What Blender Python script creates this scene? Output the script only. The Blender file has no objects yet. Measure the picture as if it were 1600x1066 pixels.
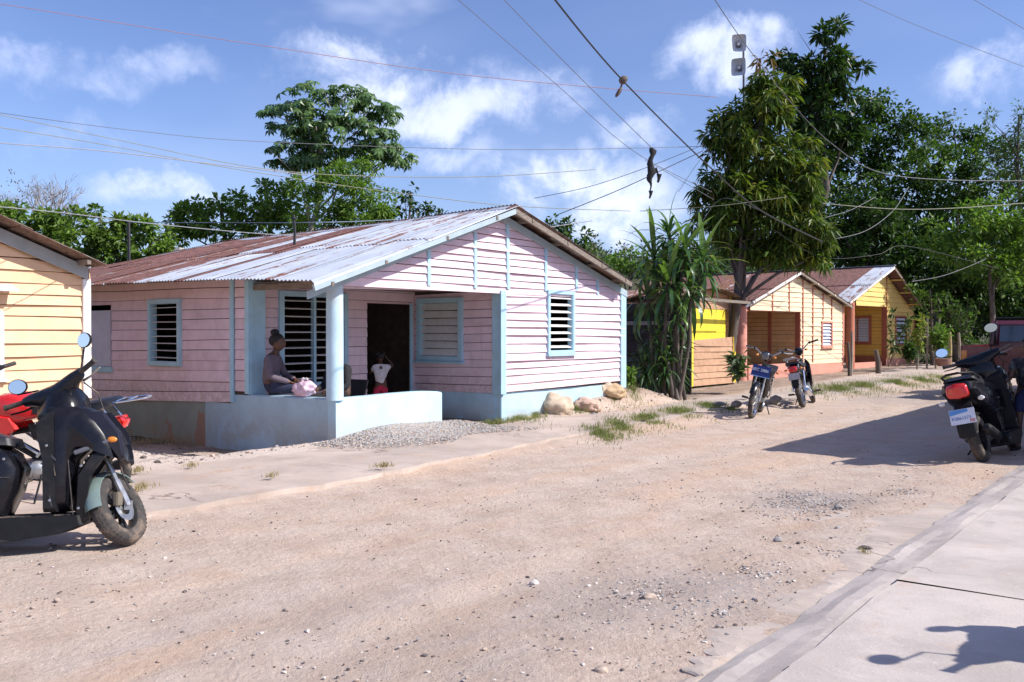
import bpy, bmesh, math, random
import numpy as np
from mathutils import Vector, Matrix, noise as mnoise

C = bpy.context.scene.collection
R = math.radians
random.seed(7)
rng = np.random.default_rng(7)

# ------------------------------------------------------------------ camera
F, CX, CY, HOR, EYE = 1400.0, 800.0, 533.0, 520.0, 1.4
PITCH = math.atan((HOR - CY) / F)
cam = bpy.data.cameras.new('camera')
cam.sensor_width = 36.0
cam.lens = 36.0 * F / 1600.0
cam.clip_start = 0.05
cam.clip_end = 2000
cam_ob = bpy.data.objects.new('camera', cam)
C.objects.link(cam_ob)
cam_ob.location = (0, 0, EYE)
cam_ob.rotation_euler = (math.pi / 2 + PITCH, 0, 0)
bpy.context.scene.camera = cam_ob

# ------------------------------------------------------------------ light
SUN_AZ, SUN_EL = R(-16.0), R(41.0)         # azimuth counter-clockwise from +X
sdir = Vector((math.cos(SUN_AZ) * math.cos(SUN_EL), math.sin(SUN_AZ) * math.cos(SUN_EL), math.sin(SUN_EL)))
sun = bpy.data.lights.new('sun', 'SUN')
sun.energy = 5.0
sun.angle = R(0.53)
sun.color = (1.0, 0.955, 0.89)
sun_ob = bpy.data.objects.new('sun', sun)
C.objects.link(sun_ob)
sun_ob.rotation_euler = sdir.to_track_quat('Z', 'Y').to_euler()
sun_ob.location = (20, -5, 30)
vs = bpy.context.scene.view_settings
vs.view_transform = 'Standard'
vs.look = 'None'
vs.gamma = 1.0
vs.use_curve_mapping = False
vs.exposure = 0.40


def ray(px, py):
    x, yu = (px - CX) / F, -(py - CY) / F
    cp, sp = math.cos(PITCH), math.sin(PITCH)
    return Vector((x, cp - yu * sp, sp + yu * cp))


def gz(px, py, z=0.0):
    """the point of the plane at height z seen at this place of the photograph"""
    r = ray(px, py)
    t = (z - EYE) / r.z
    return Vector((r.x * t, r.y * t, z))


def at(px, py, Y):
    r = ray(px, py)
    t = Y / r.y
    return Vector((r.x * t, Y, EYE + r.z * t))


# ------------------------------------------------------------------ nodes
class NT:
    def __init__(s, tree):
        s.t = tree
        s.n = tree.nodes
        s.l = tree.links

    def node(s, typ, **kw):
        nd = s.n.new(typ)
        for k, v in kw.items():
            if k.startswith('i_'):
                key = k[2:]
                key = int(key) if key.isdigit() else key.replace('_', ' ')
                s.put(nd.inputs[key], v)
            else:
                setattr(nd, k, v)
        return nd

    def put(s, sock, v):
        if isinstance(v, bpy.types.NodeSocket):
            s.l.new(v, sock)
        elif v is not None:
            sock.default_value = v

    def noise(s, vec, scale, detail=4, rough=0.55, dist=0.0):
        nd = s.node('ShaderNodeTexNoise')
        s.put(nd.inputs['Vector'], vec)
        nd.inputs['Scale'].default_value = scale
        nd.inputs['Detail'].default_value = detail
        nd.inputs['Roughness'].default_value = rough
        nd.inputs['Distortion'].default_value = dist
        return nd.outputs['Fac']

    def rng(s, v, a, b, c=0.0, d=1.0, smooth=True):
        nd = s.node('ShaderNodeMapRange')
        nd.interpolation_type = 'SMOOTHSTEP' if smooth else 'LINEAR'
        s.put(nd.inputs['Value'], v)
        for i, q in zip((1, 2, 3, 4), (a, b, c, d)):
            nd.inputs[i].default_value = q
        return nd.outputs[0]

    def mix(s, f, a, b, mode='MIX'):
        nd = s.node('ShaderNodeMix')
        nd.data_type = 'RGBA'
        nd.blend_type = mode
        s.put(nd.inputs[0], f)
        for sock, v in ((nd.inputs[6], a), (nd.inputs[7], b)):
            if isinstance(v, tuple) and len(v) == 3:
                v = (*v, 1)
            s.put(sock, v)
        return nd.outputs[2]

    def math(s, op, a, b=None, c=None):
        nd = s.node('ShaderNodeMath')
        nd.operation = op
        for i, v in enumerate((a, b, c)):
            if v is not None:
                s.put(nd.inputs[i], v)
        return nd.outputs[0]

    def vmath(s, op, a, b=None):
        nd = s.node('ShaderNodeVectorMath')
        nd.operation = op
        s.put(nd.inputs[0], a)
        if b is not None:
            s.put(nd.inputs[1], b)
        return nd.outputs['Value'] if op in ('LENGTH', 'DOT_PRODUCT', 'DISTANCE') else nd.outputs[0]

    def pos(s):
        return s.node('ShaderNodeNewGeometry').outputs['Position']

    def objrand(s):
        return s.node('ShaderNodeObjectInfo').outputs['Random']


def new_mat(name):
    m = bpy.data.materials.new(name)
    m.use_nodes = True
    t = NT(m.node_tree)
    b = m.node_tree.nodes['Principled BSDF']
    return m, t, b


MATS = {}


def mat(name, col, rough=0.6, var=0.12, scale=6.0, bump=0.0, bscale=40.0, metal=0.0, dirt=None, dirtamt=0.5,
        dscale=2.0, rnd=0.0, spec=0.5, coat=0.0, stretch=None, trans=0.0, ior=None, splash=None):
    """painted / worn surface: base colour, tonal noise, dirt blotches, per-object variation, fine relief"""
    if name in MATS:
        return MATS[name]
    m, t, b = new_mat(name)
    p = t.pos()
    if stretch:
        p = t.vmath('MULTIPLY', p, stretch)
    n1 = t.noise(p, scale, 5, 0.6)
    lo = tuple(c * (1 - var) for c in col)
    hi = tuple(min(1, c * (1 + var)) for c in col)
    c = t.mix(t.rng(n1, 0.3, 0.7), lo, hi)
    if dirt:
        n2 = t.noise(p, dscale, 6, 0.65, 0.4)
        f = t.math('MULTIPLY', t.rng(n2, 0.48, 0.72), dirtamt)
        c = t.mix(f, c, dirt)
    if splash:
        sz = t.node('ShaderNodeSeparateXYZ')
        t.put(sz.inputs[0], t.pos())
        f = t.math('MULTIPLY', t.rng(sz.outputs[2], splash[0], splash[1], .75, 0), t.rng(t.noise(p, 13, 6, .75), .35, .62))
        c = t.mix(f, c, splash[2])
        st = t.noise(t.vmath('MULTIPLY', t.pos(), (9, 9, .7)), 2.0, 4, .6)
        c = t.mix(t.rng(st, .58, .75, 0, .35), c, splash[2])
        nd = t.noise(t.pos(), 55, 2, .5)
        c = t.mix(t.rng(nd, .73, .76, 0, .55), c, (.20, .13, .12))
    if rnd:
        r = t.rng(t.objrand(), 0, 1, 1 - rnd, 1 + rnd, False)
        cc = t.node('ShaderNodeCombineXYZ')
        for i in range(3):
            t.put(cc.inputs[i], r)
        c = t.mix(1.0, c, cc.outputs[0], 'MULTIPLY')
    t.put(b.inputs['Base Color'], c)
    b.inputs['Metallic'].default_value = metal
    t.put(b.inputs['Roughness'], t.rng(t.noise(p, scale * 2.3, 3), 0.2, 0.8, max(0.03, rough - 0.08), min(1, rough + 0.08)))
    b.inputs['Specular IOR Level'].default_value = spec
    if coat:
        b.inputs['Coat Weight'].default_value = coat
        b.inputs['Coat Roughness'].default_value = 0.06
    if trans:
        b.inputs['Transmission Weight'].default_value = trans
    if bump:
        bn = t.node('ShaderNodeBump')
        bn.inputs['Strength'].default_value = bump
        bn.inputs['Distance'].default_value = 0.01
        t.put(bn.inputs['Height'], t.noise(p, bscale, 5, 0.65))
        t.put(b.inputs['Normal'], bn.outputs[0])
    MATS[name] = m
    return m


# ------------------------------------------------------------------ world: Nishita sky with fair-weather clouds
W = bpy.data.worlds.new('World')
bpy.context.scene.world = W
W.use_nodes = True
wt = NT(W.node_tree)
bg = W.node_tree.nodes['Background']
sky = wt.node('ShaderNodeTexSky')
sky.sky_type = 'NISHITA'
sky.sun_disc = False
sky.sun_elevation = SUN_EL
sky.sun_rotation = math.pi / 2 - SUN_AZ
sky.air_density = 1.0
sky.dust_density = 1.0
sky.ozone_density = 2.2
sky.altitude = 100
tc = wt.node('ShaderNodeTexCoord').outputs['Generated']
dirv = wt.vmath('NORMALIZE', tc)
wob = wt.node('ShaderNodeTexNoise')
wt.put(wob.inputs['Vector'], dirv)
wob.inputs['Scale'].default_value = 7.0
wob.inputs['Detail'].default_value = 6
wob.inputs['Roughness'].default_value = 0.6
wv = wt.vmath('SCALE', wt.vmath('SUBTRACT', wob.outputs['Color'], (0.5, 0.5, 0.5)))
wv.node.inputs['Scale'].default_value = 0.17
wdir = wt.vmath('ADD', dirv, wv)
# cumulus banks: centre in the sky (azimuth, elevation through their place), radius across and up, density
clouds = [(150, 95, 190, 38, .55), (110, 195, 120, 40, .45),
          (560, 120, 130, 52, 1.0), (700, 175, 130, 50, .85), (830, 145, 100, 75, .8),
          (985, 215, 90, 38, .7), (1145, 90, 95, 62, .95), (250, 300, 120, 34, .75),
          (680, 260, 130, 40, .55), (900, 310, 190, 60, .85), (1560, 100, 110, 46, .7),
          (-300, 150, 260, 90, .6), (1950, 180, 200, 90, .7)]
mask = None
for (px, py, rx, ry, dens) in clouds:
    c = ray(px, py).normalized()
    ln = ray(px, py).length
    k = F * ln
    # elliptic distance in the tangent frame of the direction sphere
    east = Vector((c.y, -c.x, 0)).normalized()
    up = east.cross(c)
    d = wt.vmath('SUBTRACT', wdir, tuple(c))
    ex = wt.math('MULTIPLY', wt.vmath('DOT_PRODUCT', d, tuple(east)), k / rx)
    ey = wt.math('MULTIPLY', wt.vmath('DOT_PRODUCT', d, tuple(up)), k / ry)
    rr = wt.math('SQRT', wt.math('ADD', wt.math('MULTIPLY', ex, ex), wt.math('MULTIPLY', ey, ey)))
    fr = wt.vmath('DOT_PRODUCT', dirv, tuple(c))
    v = wt.math('MULTIPLY', wt.rng(rr, 0.25, 1.45, dens, 0.0), wt.rng(fr, 0.3, 0.5))
    mask = v if mask is None else wt.math('MAXIMUM', mask, v)
dn = wt.noise(dirv, 7.5, 8, 0.66, 0.35)
fine = wt.rng(dn, 0.32, 0.66, 0.0, 1.0)
mask = wt.rng(wt.math('MULTIPLY', mask, wt.rng(fine, 0, 1, .25, 1.25, False)), 0.04, 1.10, 0.0, .92)
# scattered clouds all round the sky, thin
far = wt.rng(wt.noise(wt.vmath('MULTIPLY', dirv, (1, 1, 2.6)), 3.1, 4, 0.6), 0.55, 0.78, 0.0, 0.4)
veil = wt.rng(wt.noise(wt.vmath('MULTIPLY', dirv, (1, 1, 3.0)), 2.0, 3, 0.6), 0.35, 0.75, 0.0, 0.10)
mask = wt.math('MAXIMUM', mask, wt.math('MAXIMUM', far, veil))
sepz = wt.node('ShaderNodeSeparateXYZ')
wt.put(sepz.inputs[0], dirv)
mask = wt.math('MULTIPLY', mask, wt.rng(sepz.outputs[2], -0.02, 0.03))
cshade = wt.mix(wt.rng(wt.noise(dirv, 5.0, 5), 0.35, 0.65), (7.2, 8.0, 10.8), (9.3, 9.8, 11.8))
tint = wt.mix(1.0, sky.outputs[0], (1.06, 1.10, 1.42), 'MULTIPLY')
skyc = wt.mix(mask, tint, cshade)
wt.put(bg.inputs['Color'], skyc)
bg.inputs['Strength'].default_value = 0.095

# ------------------------------------------------------------------ mesh helpers
WM = {}      # world matrix of each thing / part


class MB:
    def __init__(s):
        s.v = []
        s.f = []
        s.mi = []
        s.cur = 0

    def add(s, vs_, fs):
        o = len(s.v)
        s.v += [tuple(v) for v in vs_]
        s.f += [tuple(i + o for i in f) for f in fs]
        s.mi += [s.cur] * len(fs)
        return s

    def box(s, c, size, M=None):
        x, y, z = [q / 2 for q in size]
        P = [Vector((a * x, b * y, d * z)) for a in (-1, 1) for b in (-1, 1) for d in (-1, 1)]
        if M is not None:
            P = [M @ p for p in P]
        c = Vector(c)
        return s.hex([p + c for p in P])

    def hex(s, P):
        return s.add(P, [(0, 1, 3, 2), (4, 6, 7, 5), (0, 4, 5, 1), (2, 3, 7, 6), (0, 2, 6, 4), (1, 5, 7, 3)])

    def beam(s, a, b, w, h, up=(0, 0, 1), w2=None, h2=None):
        a, b, up = Vector(a), Vector(b), Vector(up)
        d = (b - a).normalized()
        sd = d.cross(up)
        if sd.length < 1e-4:
            sd = d.cross(Vector((1, 0, 0)))
        sd.normalize()
        u = sd.cross(d)
        P = []
        for (q, ww, hh) in ((a, w, h), (b, w2 or w, h2 or h)):
            for i in (-1, 1):
                for j in (-1, 1):
                    P.append(q + sd * (i * ww / 2) + u * (j * hh / 2))
        return s.hex(P)

    def tube(s, pts, r, n=8, caps=True):
        pts = [Vector(p) for p in pts]
        rs = r if isinstance(r, (list, tuple)) else [r] * len(pts)
        V, Fc = [], []
        pu = None
        for i, p in enumerate(pts):
            a = pts[max(0, i - 1)]
            b = pts[min(len(pts) - 1, i + 1)]
            d = (b - a).normalized()
            if pu is None:
                pu = Vector((0, 0, 1)) if abs(d.z) < .9 else Vector((1, 0, 0))
            e = d.cross(pu).normalized()
            g = e.cross(d).normalized()
            pu = g
            for k in range(n):
                t = 2 * math.pi * k / n
                V.append(p + (e * math.cos(t) + g * math.sin(t)) * rs[i])
        m = len(pts)
        for i in range(m - 1):
            for k in range(n):
                Fc.append((i * n + k, i * n + (k + 1) % n, (i + 1) * n + (k + 1) % n, (i + 1) * n + k))
        if caps:
            Fc.append(tuple(range(n))[::-1])
            Fc.append(tuple((m - 1) * n + k for k in range(n)))
        return s.add(V, Fc)

    def ring(s, c, axis, Rr, r, n=28, m=8, sq=1.0):
        """torus round axis; sq stretches the section along the axis"""
        c, ax = Vector(c), Vector(axis).normalized()
        e = ax.orthogonal().normalized()
        g = ax.cross(e)
        V, Fc = [], []
        for i in range(n):
            t = 2 * math.pi * i / n
            o = e * math.cos(t) + g * math.sin(t)
            for k in range(m):
                q = 2 * math.pi * k / m
                V.append(c + o * (Rr + r * math.cos(q)) + ax * (r * sq * math.sin(q)))
        for i in range(n):
            for k in range(m):
                j = (i + 1) % n
                l = (k + 1) % m
                Fc.append((i * m + k, j * m + k, j * m + l, i * m + l))
        return s.add(V, Fc)

    def lathe(s, c, axis, prof, n=20):
        """prof: list of (along axis, radius)"""
        c, ax = Vector(c), Vector(axis).normalized()
        pts = [c + ax * a for a, _ in prof]
        e = ax.orthogonal().normalized()
        g = ax.cross(e)
        V, Fc = [], []
        for p, (_, r) in zip(pts, prof):
            for k in range(n):
                t = 2 * math.pi * k / n
                V.append(p + (e * math.cos(t) + g * math.sin(t)) * r)
        for i in range(len(prof) - 1):
            for k in range(n):
                Fc.append((i * n + k, i * n + (k + 1) % n, (i + 1) * n + (k + 1) % n, (i + 1) * n + k))
        Fc.append(tuple(range(n))[::-1])
        Fc.append(tuple((len(prof) - 1) * n + k for k in range(n)))
        return s.add(V, Fc)

    def pillow(s, poly, ys, M=None):
        """panel: side outline poly [(x, z)] swept through ys [(y, scale)] about its centroid"""
        cx = sum(p[0] for p in poly) / len(poly)
        cz = sum(p[1] for p in poly) / len(poly)
        n = len(poly)
        V, Fc = [], []
        for item in ys:
            y, k = item[0], item[1]
            dx, dz = (item[2], item[3]) if len(item) > 2 else (0, 0)
            for (x, z) in poly:
                V.append(Vector((cx + (x - cx) * k + dx, y, cz + (z - cz) * k + dz)))
        if M is not None:
            V = [M @ v for v in V]
        for i in range(len(ys) - 1):
            for k in range(n):
                Fc.append((i * n + k, i * n + (k + 1) % n, (i + 1) * n + (k + 1) % n, (i + 1) * n + k))
        Fc.append(tuple(range(n))[::-1])
        Fc.append(tuple((len(ys) - 1) * n + k for k in range(n)))
        return s.add(V, Fc)

    def loft(s, rings, closed=True, caps=True):
        n = len(rings[0])
        V = [Vector(p) for r_ in rings for p in r_]
        Fc = []
        for i in range(len(rings) - 1):
            for k in range(n if closed else n - 1):
                Fc.append((i * n + k, i * n + (k + 1) % n, (i + 1) * n + (k + 1) % n, (i + 1) * n + k))
        if caps and closed:
            Fc.append(tuple(range(n))[::-1])
            Fc.append(tuple((len(rings) - 1) * n + k for k in range(n)))
        return s.add(V, Fc)

    def blob(s, c, rad, sub=3, amp=0.12, freq=2.0, seed=0, M=None, flat=None):
        bm = bmesh.new()
        bmesh.ops.create_icosphere(bm, subdivisions=sub, radius=1.0)
        rad = Vector(rad) if not isinstance(rad, (int, float)) else Vector((rad,) * 3)
        V = []
        for v in bm.verts:
            p = v.co.copy()
            k = 1 + amp * mnoise.fractal(p * freq + Vector((seed * 3.1, seed * 1.7, seed)), 1.0, 2.0, 3)
            p = Vector((p.x * rad.x, p.y * rad.y, p.z * rad.z)) * k
            if flat is not None and p.z < flat:
                p.z = flat
            if M is not None:
                p = M @ p
            V.append(p + Vector(c))
        Fc = [tuple(v.index for v in f.verts) for f in bm.faces]
        bm.free()
        return s.add(V, Fc)

    def xf(s, M):
        s.v = [tuple(M @ Vector(v)) for v in s.v]
        return s

    def mesh(s, name, mats, smooth=35, bevel=0.0):
        me = bpy.data.meshes.new(name)
        me.from_pydata(s.v, [], s.f)
        bm = bmesh.new()
        bm.from_mesh(me)
        bmesh.ops.recalc_face_normals(bm, faces=bm.faces)
        if bevel:
            ed = [e for e in bm.edges if len(e.link_faces) == 2 and e.calc_face_angle(0) > R(40)]
            bmesh.ops.bevel(bm, geom=ed, offset=bevel, segments=2, affect='EDGES', clamp_overlap=True)
        bm.to_mesh(me)
        bm.free()
        mats = mats if isinstance(mats, (list, tuple)) else [mats]
        for m in mats:
            me.materials.append(m)
        if len(mats) > 1 and not bevel:
            me.polygons.foreach_set('material_index', s.mi)
        if smooth:
            me.polygons.foreach_set('use_smooth', [True] * len(me.polygons))
            me.set_sharp_from_angle(angle=R(smooth))
        return me


def thing(name, label, cat, loc=(0, 0, 0), rot=0.0, group=None, M=None):
    o = bpy.data.objects.new(name, None)
    o.empty_display_size = 0.2
    C.objects.link(o)
    Mx = M if M is not None else (Matrix.Translation(Vector(loc)) @ Matrix.Rotation(rot, 4, 'Z'))
    o.matrix_world = Mx
    WM[o] = Mx
    o['label'] = label
    o['category'] = cat
    if group:
        o['group'] = group
    return o


def part(name, mb, mats, parent=None, label=None, kind=None, smooth=35, bevel=0.0, local=False, cat=None, group=None, world_origin=None):
    """link one mesh object; vertices are world coordinates unless local"""
    if parent is not None and not local:
        mb.xf(WM[parent].inverted())
    o = None
    if parent is None and world_origin is not None:
        mb.xf(Matrix.Translation(-Vector(world_origin)))
    me = mb.mesh(name, mats, smooth, bevel)
    o = bpy.data.objects.new(name, me)
    C.objects.link(o)
    if parent is not None:
        o.parent = parent
        WM[o] = WM[parent]
    else:
        o.location = world_origin or (0, 0, 0)
        WM[o] = Matrix.Translation(Vector(world_origin or (0, 0, 0)))
    for k, v in (('label', label), ('kind', kind), ('category', cat), ('group', group)):
        if v:
            o[k] = v
    return o


def inst(name, me, parent, M, label=None):
    """a further object sharing a mesh, placed by world matrix M"""
    o = bpy.data.objects.new(name, me)
    C.objects.link(o)
    o.parent = parent
    o.matrix_local = WM[parent].inverted() @ M
    WM[o] = M
    if label:
        o['label'] = label
    return o


def np_mesh(name, V, Fq, mats, smooth=False, mi=None):
    me = bpy.data.meshes.new(name)
    n, m = len(V), len(Fq)
    k = Fq.shape[1]
    me.vertices.add(n)
    me.vertices.foreach_set('co', np.asarray(V, dtype=np.float32).ravel())
    me.loops.add(m * k)
    me.loops.foreach_set('vertex_index', np.asarray(Fq, dtype=np.int32).ravel())
    me.polygons.add(m)
    me.polygons.foreach_set('loop_start', np.arange(0, m * k, k, dtype=np.int32))
    me.polygons.foreach_set('loop_total', np.full(m, k, dtype=np.int32))
    for q in (mats if isinstance(mats, (list, tuple)) else [mats]):
        me.materials.append(q)
    if mi is not None:
        me.polygons.foreach_set('material_index', np.asarray(mi, dtype=np.int32))
    me.polygons.foreach_set('use_smooth', np.full(m, bool(smooth)))
    me.update(calc_edges=True)
    return me


def np_obj(name, V, Fq, mats, parent=None, kind=None, label=None, cat=None, group=None, smooth=False, mi=None):
    V = np.asarray(V, dtype=np.float64)
    if parent is not None:
        Mi = np.array(WM[parent].inverted())
        V = V @ Mi[:3, :3].T + Mi[:3, 3]
    o = bpy.data.objects.new(name, np_mesh(name, V, Fq, mats, smooth, mi))
    C.objects.link(o)
    if parent is not None:
        o.parent = parent
        WM[o] = WM[parent]
    for k, v in (('label', label), ('kind', kind), ('category', cat), ('group', group)):
        if v:
            o[k] = v
    return o


def sstep(x, a, b):
    t = np.clip((x - a) / (b - a), 0, 1)
    return t * t * (3 - 2 * t)
# ------------------------------------------------------------------ street frame: u along the street, v across it
D1 = Vector((0.6178, 0.7863, 0))
N1 = Vector((0.7863, -0.6178, 0))


def uv2(u, v, z=0.0):
    return Vector((u * D1.x + v * N1.x, u * D1.y + v * N1.y, z))


def kerb_v(u):
    """edge between the dirt road and the left pavement"""
    return -6.62 + 0.28 * np.sin(u * 0.33 + 0.6) - 0.35 * sstep(u, 11, 17) + 0.5 * sstep(u, 22, 32) - 0.25 * sstep(u, 8, 0)


def walk_v(u):
    return -8.42 - 0.15 * np.sin(u * 0.21) - 0.2 * sstep(u, 16, 22)


def terrain(x, y):
    """height of the bare ground"""
    x = np.asarray(x, dtype=np.float64)
    y = np.asarray(y, dtype=np.float64)
    u = x * D1.x + y * D1.y
    v = x * N1.x + y * N1.y
    z = 0.012 * np.maximum(0, u - 22)
    mound = 0.31 * sstep(u, 10.9, 14.2) * sstep(-v, 8.40, 9.0) * (1 - sstep(u, 15.4, 17.2))
    z = z + mound
    z = z - 0.27 * sstep(-v, 8.9, 9.9) * sstep(u, 5.3, 7.0) * (1 - sstep(u, 7.8, 8.6))
    # the road lies a little lower than the pavement
    road = sstep(v, -6.75, -6.4) * (1 - sstep(v, -2.9, -2.1))
    z = z - 0.045 * road
    z = z + 0.012 * np.sin(x * 1.3 + 0.7 * y) * np.sin(y * 0.9 - 0.4 * x) + 0.006 * np.sin(4.1 * x + 1.0) * np.sin(3.7 * y)
    # wheel ruts along the street
    for vr in (-3.3, -4.7):
        z = z - 0.014 * np.exp(-((v - vr - 0.15 * np.sin(u * 0.5)) / 0.16) ** 2) * road
    z = z + 8.0 * sstep(y, 62, 130) + 0.0 * x
    return z


def th(x, y):
    return float(terrain(x, y))


# near ground: fine grid, far ground coarse, one sheet
xs = np.concatenate([np.linspace(-60, -14, 24)[:-1], np.linspace(-14, 16, 340), np.linspace(16, 80, 32)[1:]])
ys = np.concatenate([np.linspace(-20, 2.5, 12)[:-1], 2.5 * (36 / 2.5) ** np.linspace(0, 1, 330), np.linspace(36, 150, 40)[1:]])
XX, YY = np.meshgrid(xs, ys)
ZZ = terrain(XX, YY)
nn = np.zeros_like(ZZ)
for (fx, fy, ph, am) in ((9.1, 3.3, 0.2, .0022), (3.9, 11.7, 1.1, .0022), (17.0, 13.0, 2.2, .0014), (23.0, -19.0, 0.9, .0012), (7.7, -6.1, 3.0, .003)):
    nn += am * np.sin(fx * XX + fy * YY + ph + 1.4 * np.sin(1.7 * YY + 0.9 * XX))
nn += rng.normal(0, 0.0022, ZZ.shape)
ZZ = ZZ + nn * ((XX > -14) & (XX < 16) & (YY < 36))
GV = np.stack([XX.ravel(), YY.ravel(), ZZ.ravel()], 1)
ny, nx = XX.shape
ii, jj = np.meshgrid(np.arange(ny - 1), np.arange(nx - 1), indexing='ij')
a0 = (ii * nx + jj).ravel()
GF = np.stack([a0, a0 + 1, a0 + 1 + nx, a0 + nx], 1)


def ground_mat():
    m, t, b = new_mat('dry_dirt')
    p = t.pos()
    u = t.vmath('DOT_PRODUCT', p, tuple(D1))
    v = t.vmath('DOT_PRODUCT', p, tuple(N1))
    cu = t.node('ShaderNodeCombineXYZ')
    t.put(cu.inputs[0], t.math('MULTIPLY', u, 0.22))
    t.put(cu.inputs[1], v)
    suv = cu.outputs[0]
    big = t.noise(p, 0.55, 5, 0.6, 0.5)
    streak = t.noise(suv, 1.6, 7, 0.62, 0.25)
    mid = t.noise(p, 2.7, 7, 0.65)
    fine = t.noise(p, 34, 6, 0.7)
    grit = t.noise(p, 130, 4, 0.7)
    c = t.mix(t.rng(mid, 0.32, 0.68), (0.49, 0.375, 0.30), (0.59, 0.475, 0.395))
    c = t.mix(t.rng(streak, 0.44, 0.70, 0, 0.65), c, (0.60, 0.415, 0.29))     # orange clay
    c = t.mix(t.rng(big, 0.52, 0.70, 0, 0.75), c, (0.54, 0.455, 0.39))       # greyer dust
    c = t.mix(t.rng(t.noise(suv, 3.1, 5, 0.6), 0.56, 0.72, 0, 0.6), c, (0.56, 0.47, 0.42))   # pale dust tracks

    for vr, k_ in ((-3.3, .3), (-4.7, .3), (-2.6, .2), (-5.4, .2)):
        dd = t.math('ABSOLUTE', t.math('ADD', t.math('SUBTRACT', v, vr), t.math('MULTIPLY', t.math('SUBTRACT', t.noise(suv, 1.2, 2), .5), .9)))
        f = t.math('MULTIPLY', t.rng(dd, .06, .24, k_, 0), t.rng(mid, .35, .6, .2, 1))
        c = t.mix(f, c, (0.62, 0.51, 0.43))

    def spot(px, py, r1, r2, z=0.0):
        g = gz(px, py, z)
        d = t.vmath('DISTANCE', t.vmath('ADD', p, t.vmath('SCALE', t.vmath('SUBTRACT', t.noisecol(p, 1.5), (.5, .5, .5)))), tuple(g))
        return t.rng(d, r1, r2, 1.0, 0.0)
    # grey gravel spilled on the road, and the gravelly near edge
    for (px, py, a, bb, k) in ((1265, 775, .25, .75, .8), (1000, 930, .2, 1.0, .5), (1180, 925, .1, .8, .5), (560, 970, .3, 1.2, .3), (1420, 620, .5, 2.4, .5)):
        f = t.math('MULTIPLY', spot(px, py, a, bb), t.rng(fine, 0.35, 0.6, 0, k))
        c = t.mix(f, c, (0.30, 0.27, 0.26))
    # soil and dry litter along the house foot and under the trees
    yard = t.math('MULTIPLY', t.rng(v, -9.0, -8.55, 1, 0), t.math('MAXIMUM', t.rng(u, 8.0, 8.6, 0, 1), t.rng(t.math('ADD', u, t.math('MULTIPLY', mid, .8)), 7.25, 7.75, 0, .9)))
    c = t.mix(t.math('MULTIPLY', yard, t.rng(mid, 0.3, 0.6, 0.2, 0.8)), c, (0.20, 0.14, 0.10))
    # light sand in front of the porch
    f = spot(400, 712, .8, 1.9, -0.1)
    c = t.mix(f, c, (0.66, 0.56, 0.49))
    f = spot(230, 722, .8, 1.9, -0.1)
    c = t.mix(f, c, (0.64, 0.54, 0.47))
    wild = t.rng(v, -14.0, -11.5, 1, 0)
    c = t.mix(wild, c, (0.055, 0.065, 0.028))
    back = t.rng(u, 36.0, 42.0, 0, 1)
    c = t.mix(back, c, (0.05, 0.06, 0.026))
    c = t.mix(t.rng(grit, 0.30, 0.44, 0.5, 0), c, (0.20, 0.15, 0.125))
    c = t.mix(t.rng(grit, 0.62, 0.74, 0, 0.55), c, (0.64, 0.56, 0.50))
    c = t.mix(t.rng(fine, 0.35, 0.65, 0.22, 0), c, (0.22, 0.16, 0.13))
    t.put(b.inputs['Base Color'], c)
    b.inputs['Roughness'].default_value = 0.95
    b.inputs['Specular IOR Level'].default_value = 0.15
    h = t.math('ADD', t.math('MULTIPLY', fine, 0.9), t.math('MULTIPLY', grit, 0.5))
    h = t.math('ADD', h, t.math('MULTIPLY', t.noise(p, 11, 5, 0.6), 1.4))
    bn = t.node('ShaderNodeBump')
    bn.inputs['Strength'].default_value = 0.75
    bn.inputs['Distance'].default_value = 0.022
    t.put(bn.inputs['Height'], h)
    t.put(b.inputs['Normal'], bn.outputs[0])
    return m


def _noisecol(self, vec, scale):
    nd = self.node('ShaderNodeTexNoise')
    self.put(nd.inputs['Vector'], vec)
    nd.inputs['Scale'].default_value = scale
    nd.inputs['Detail'].default_value = 4
    return nd.outputs['Color']


NT.noisecol = _noisecol
M_DIRT = ground_mat()
np_obj('ground', GV, GF, M_DIRT, kind='structure', smooth=True)

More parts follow.
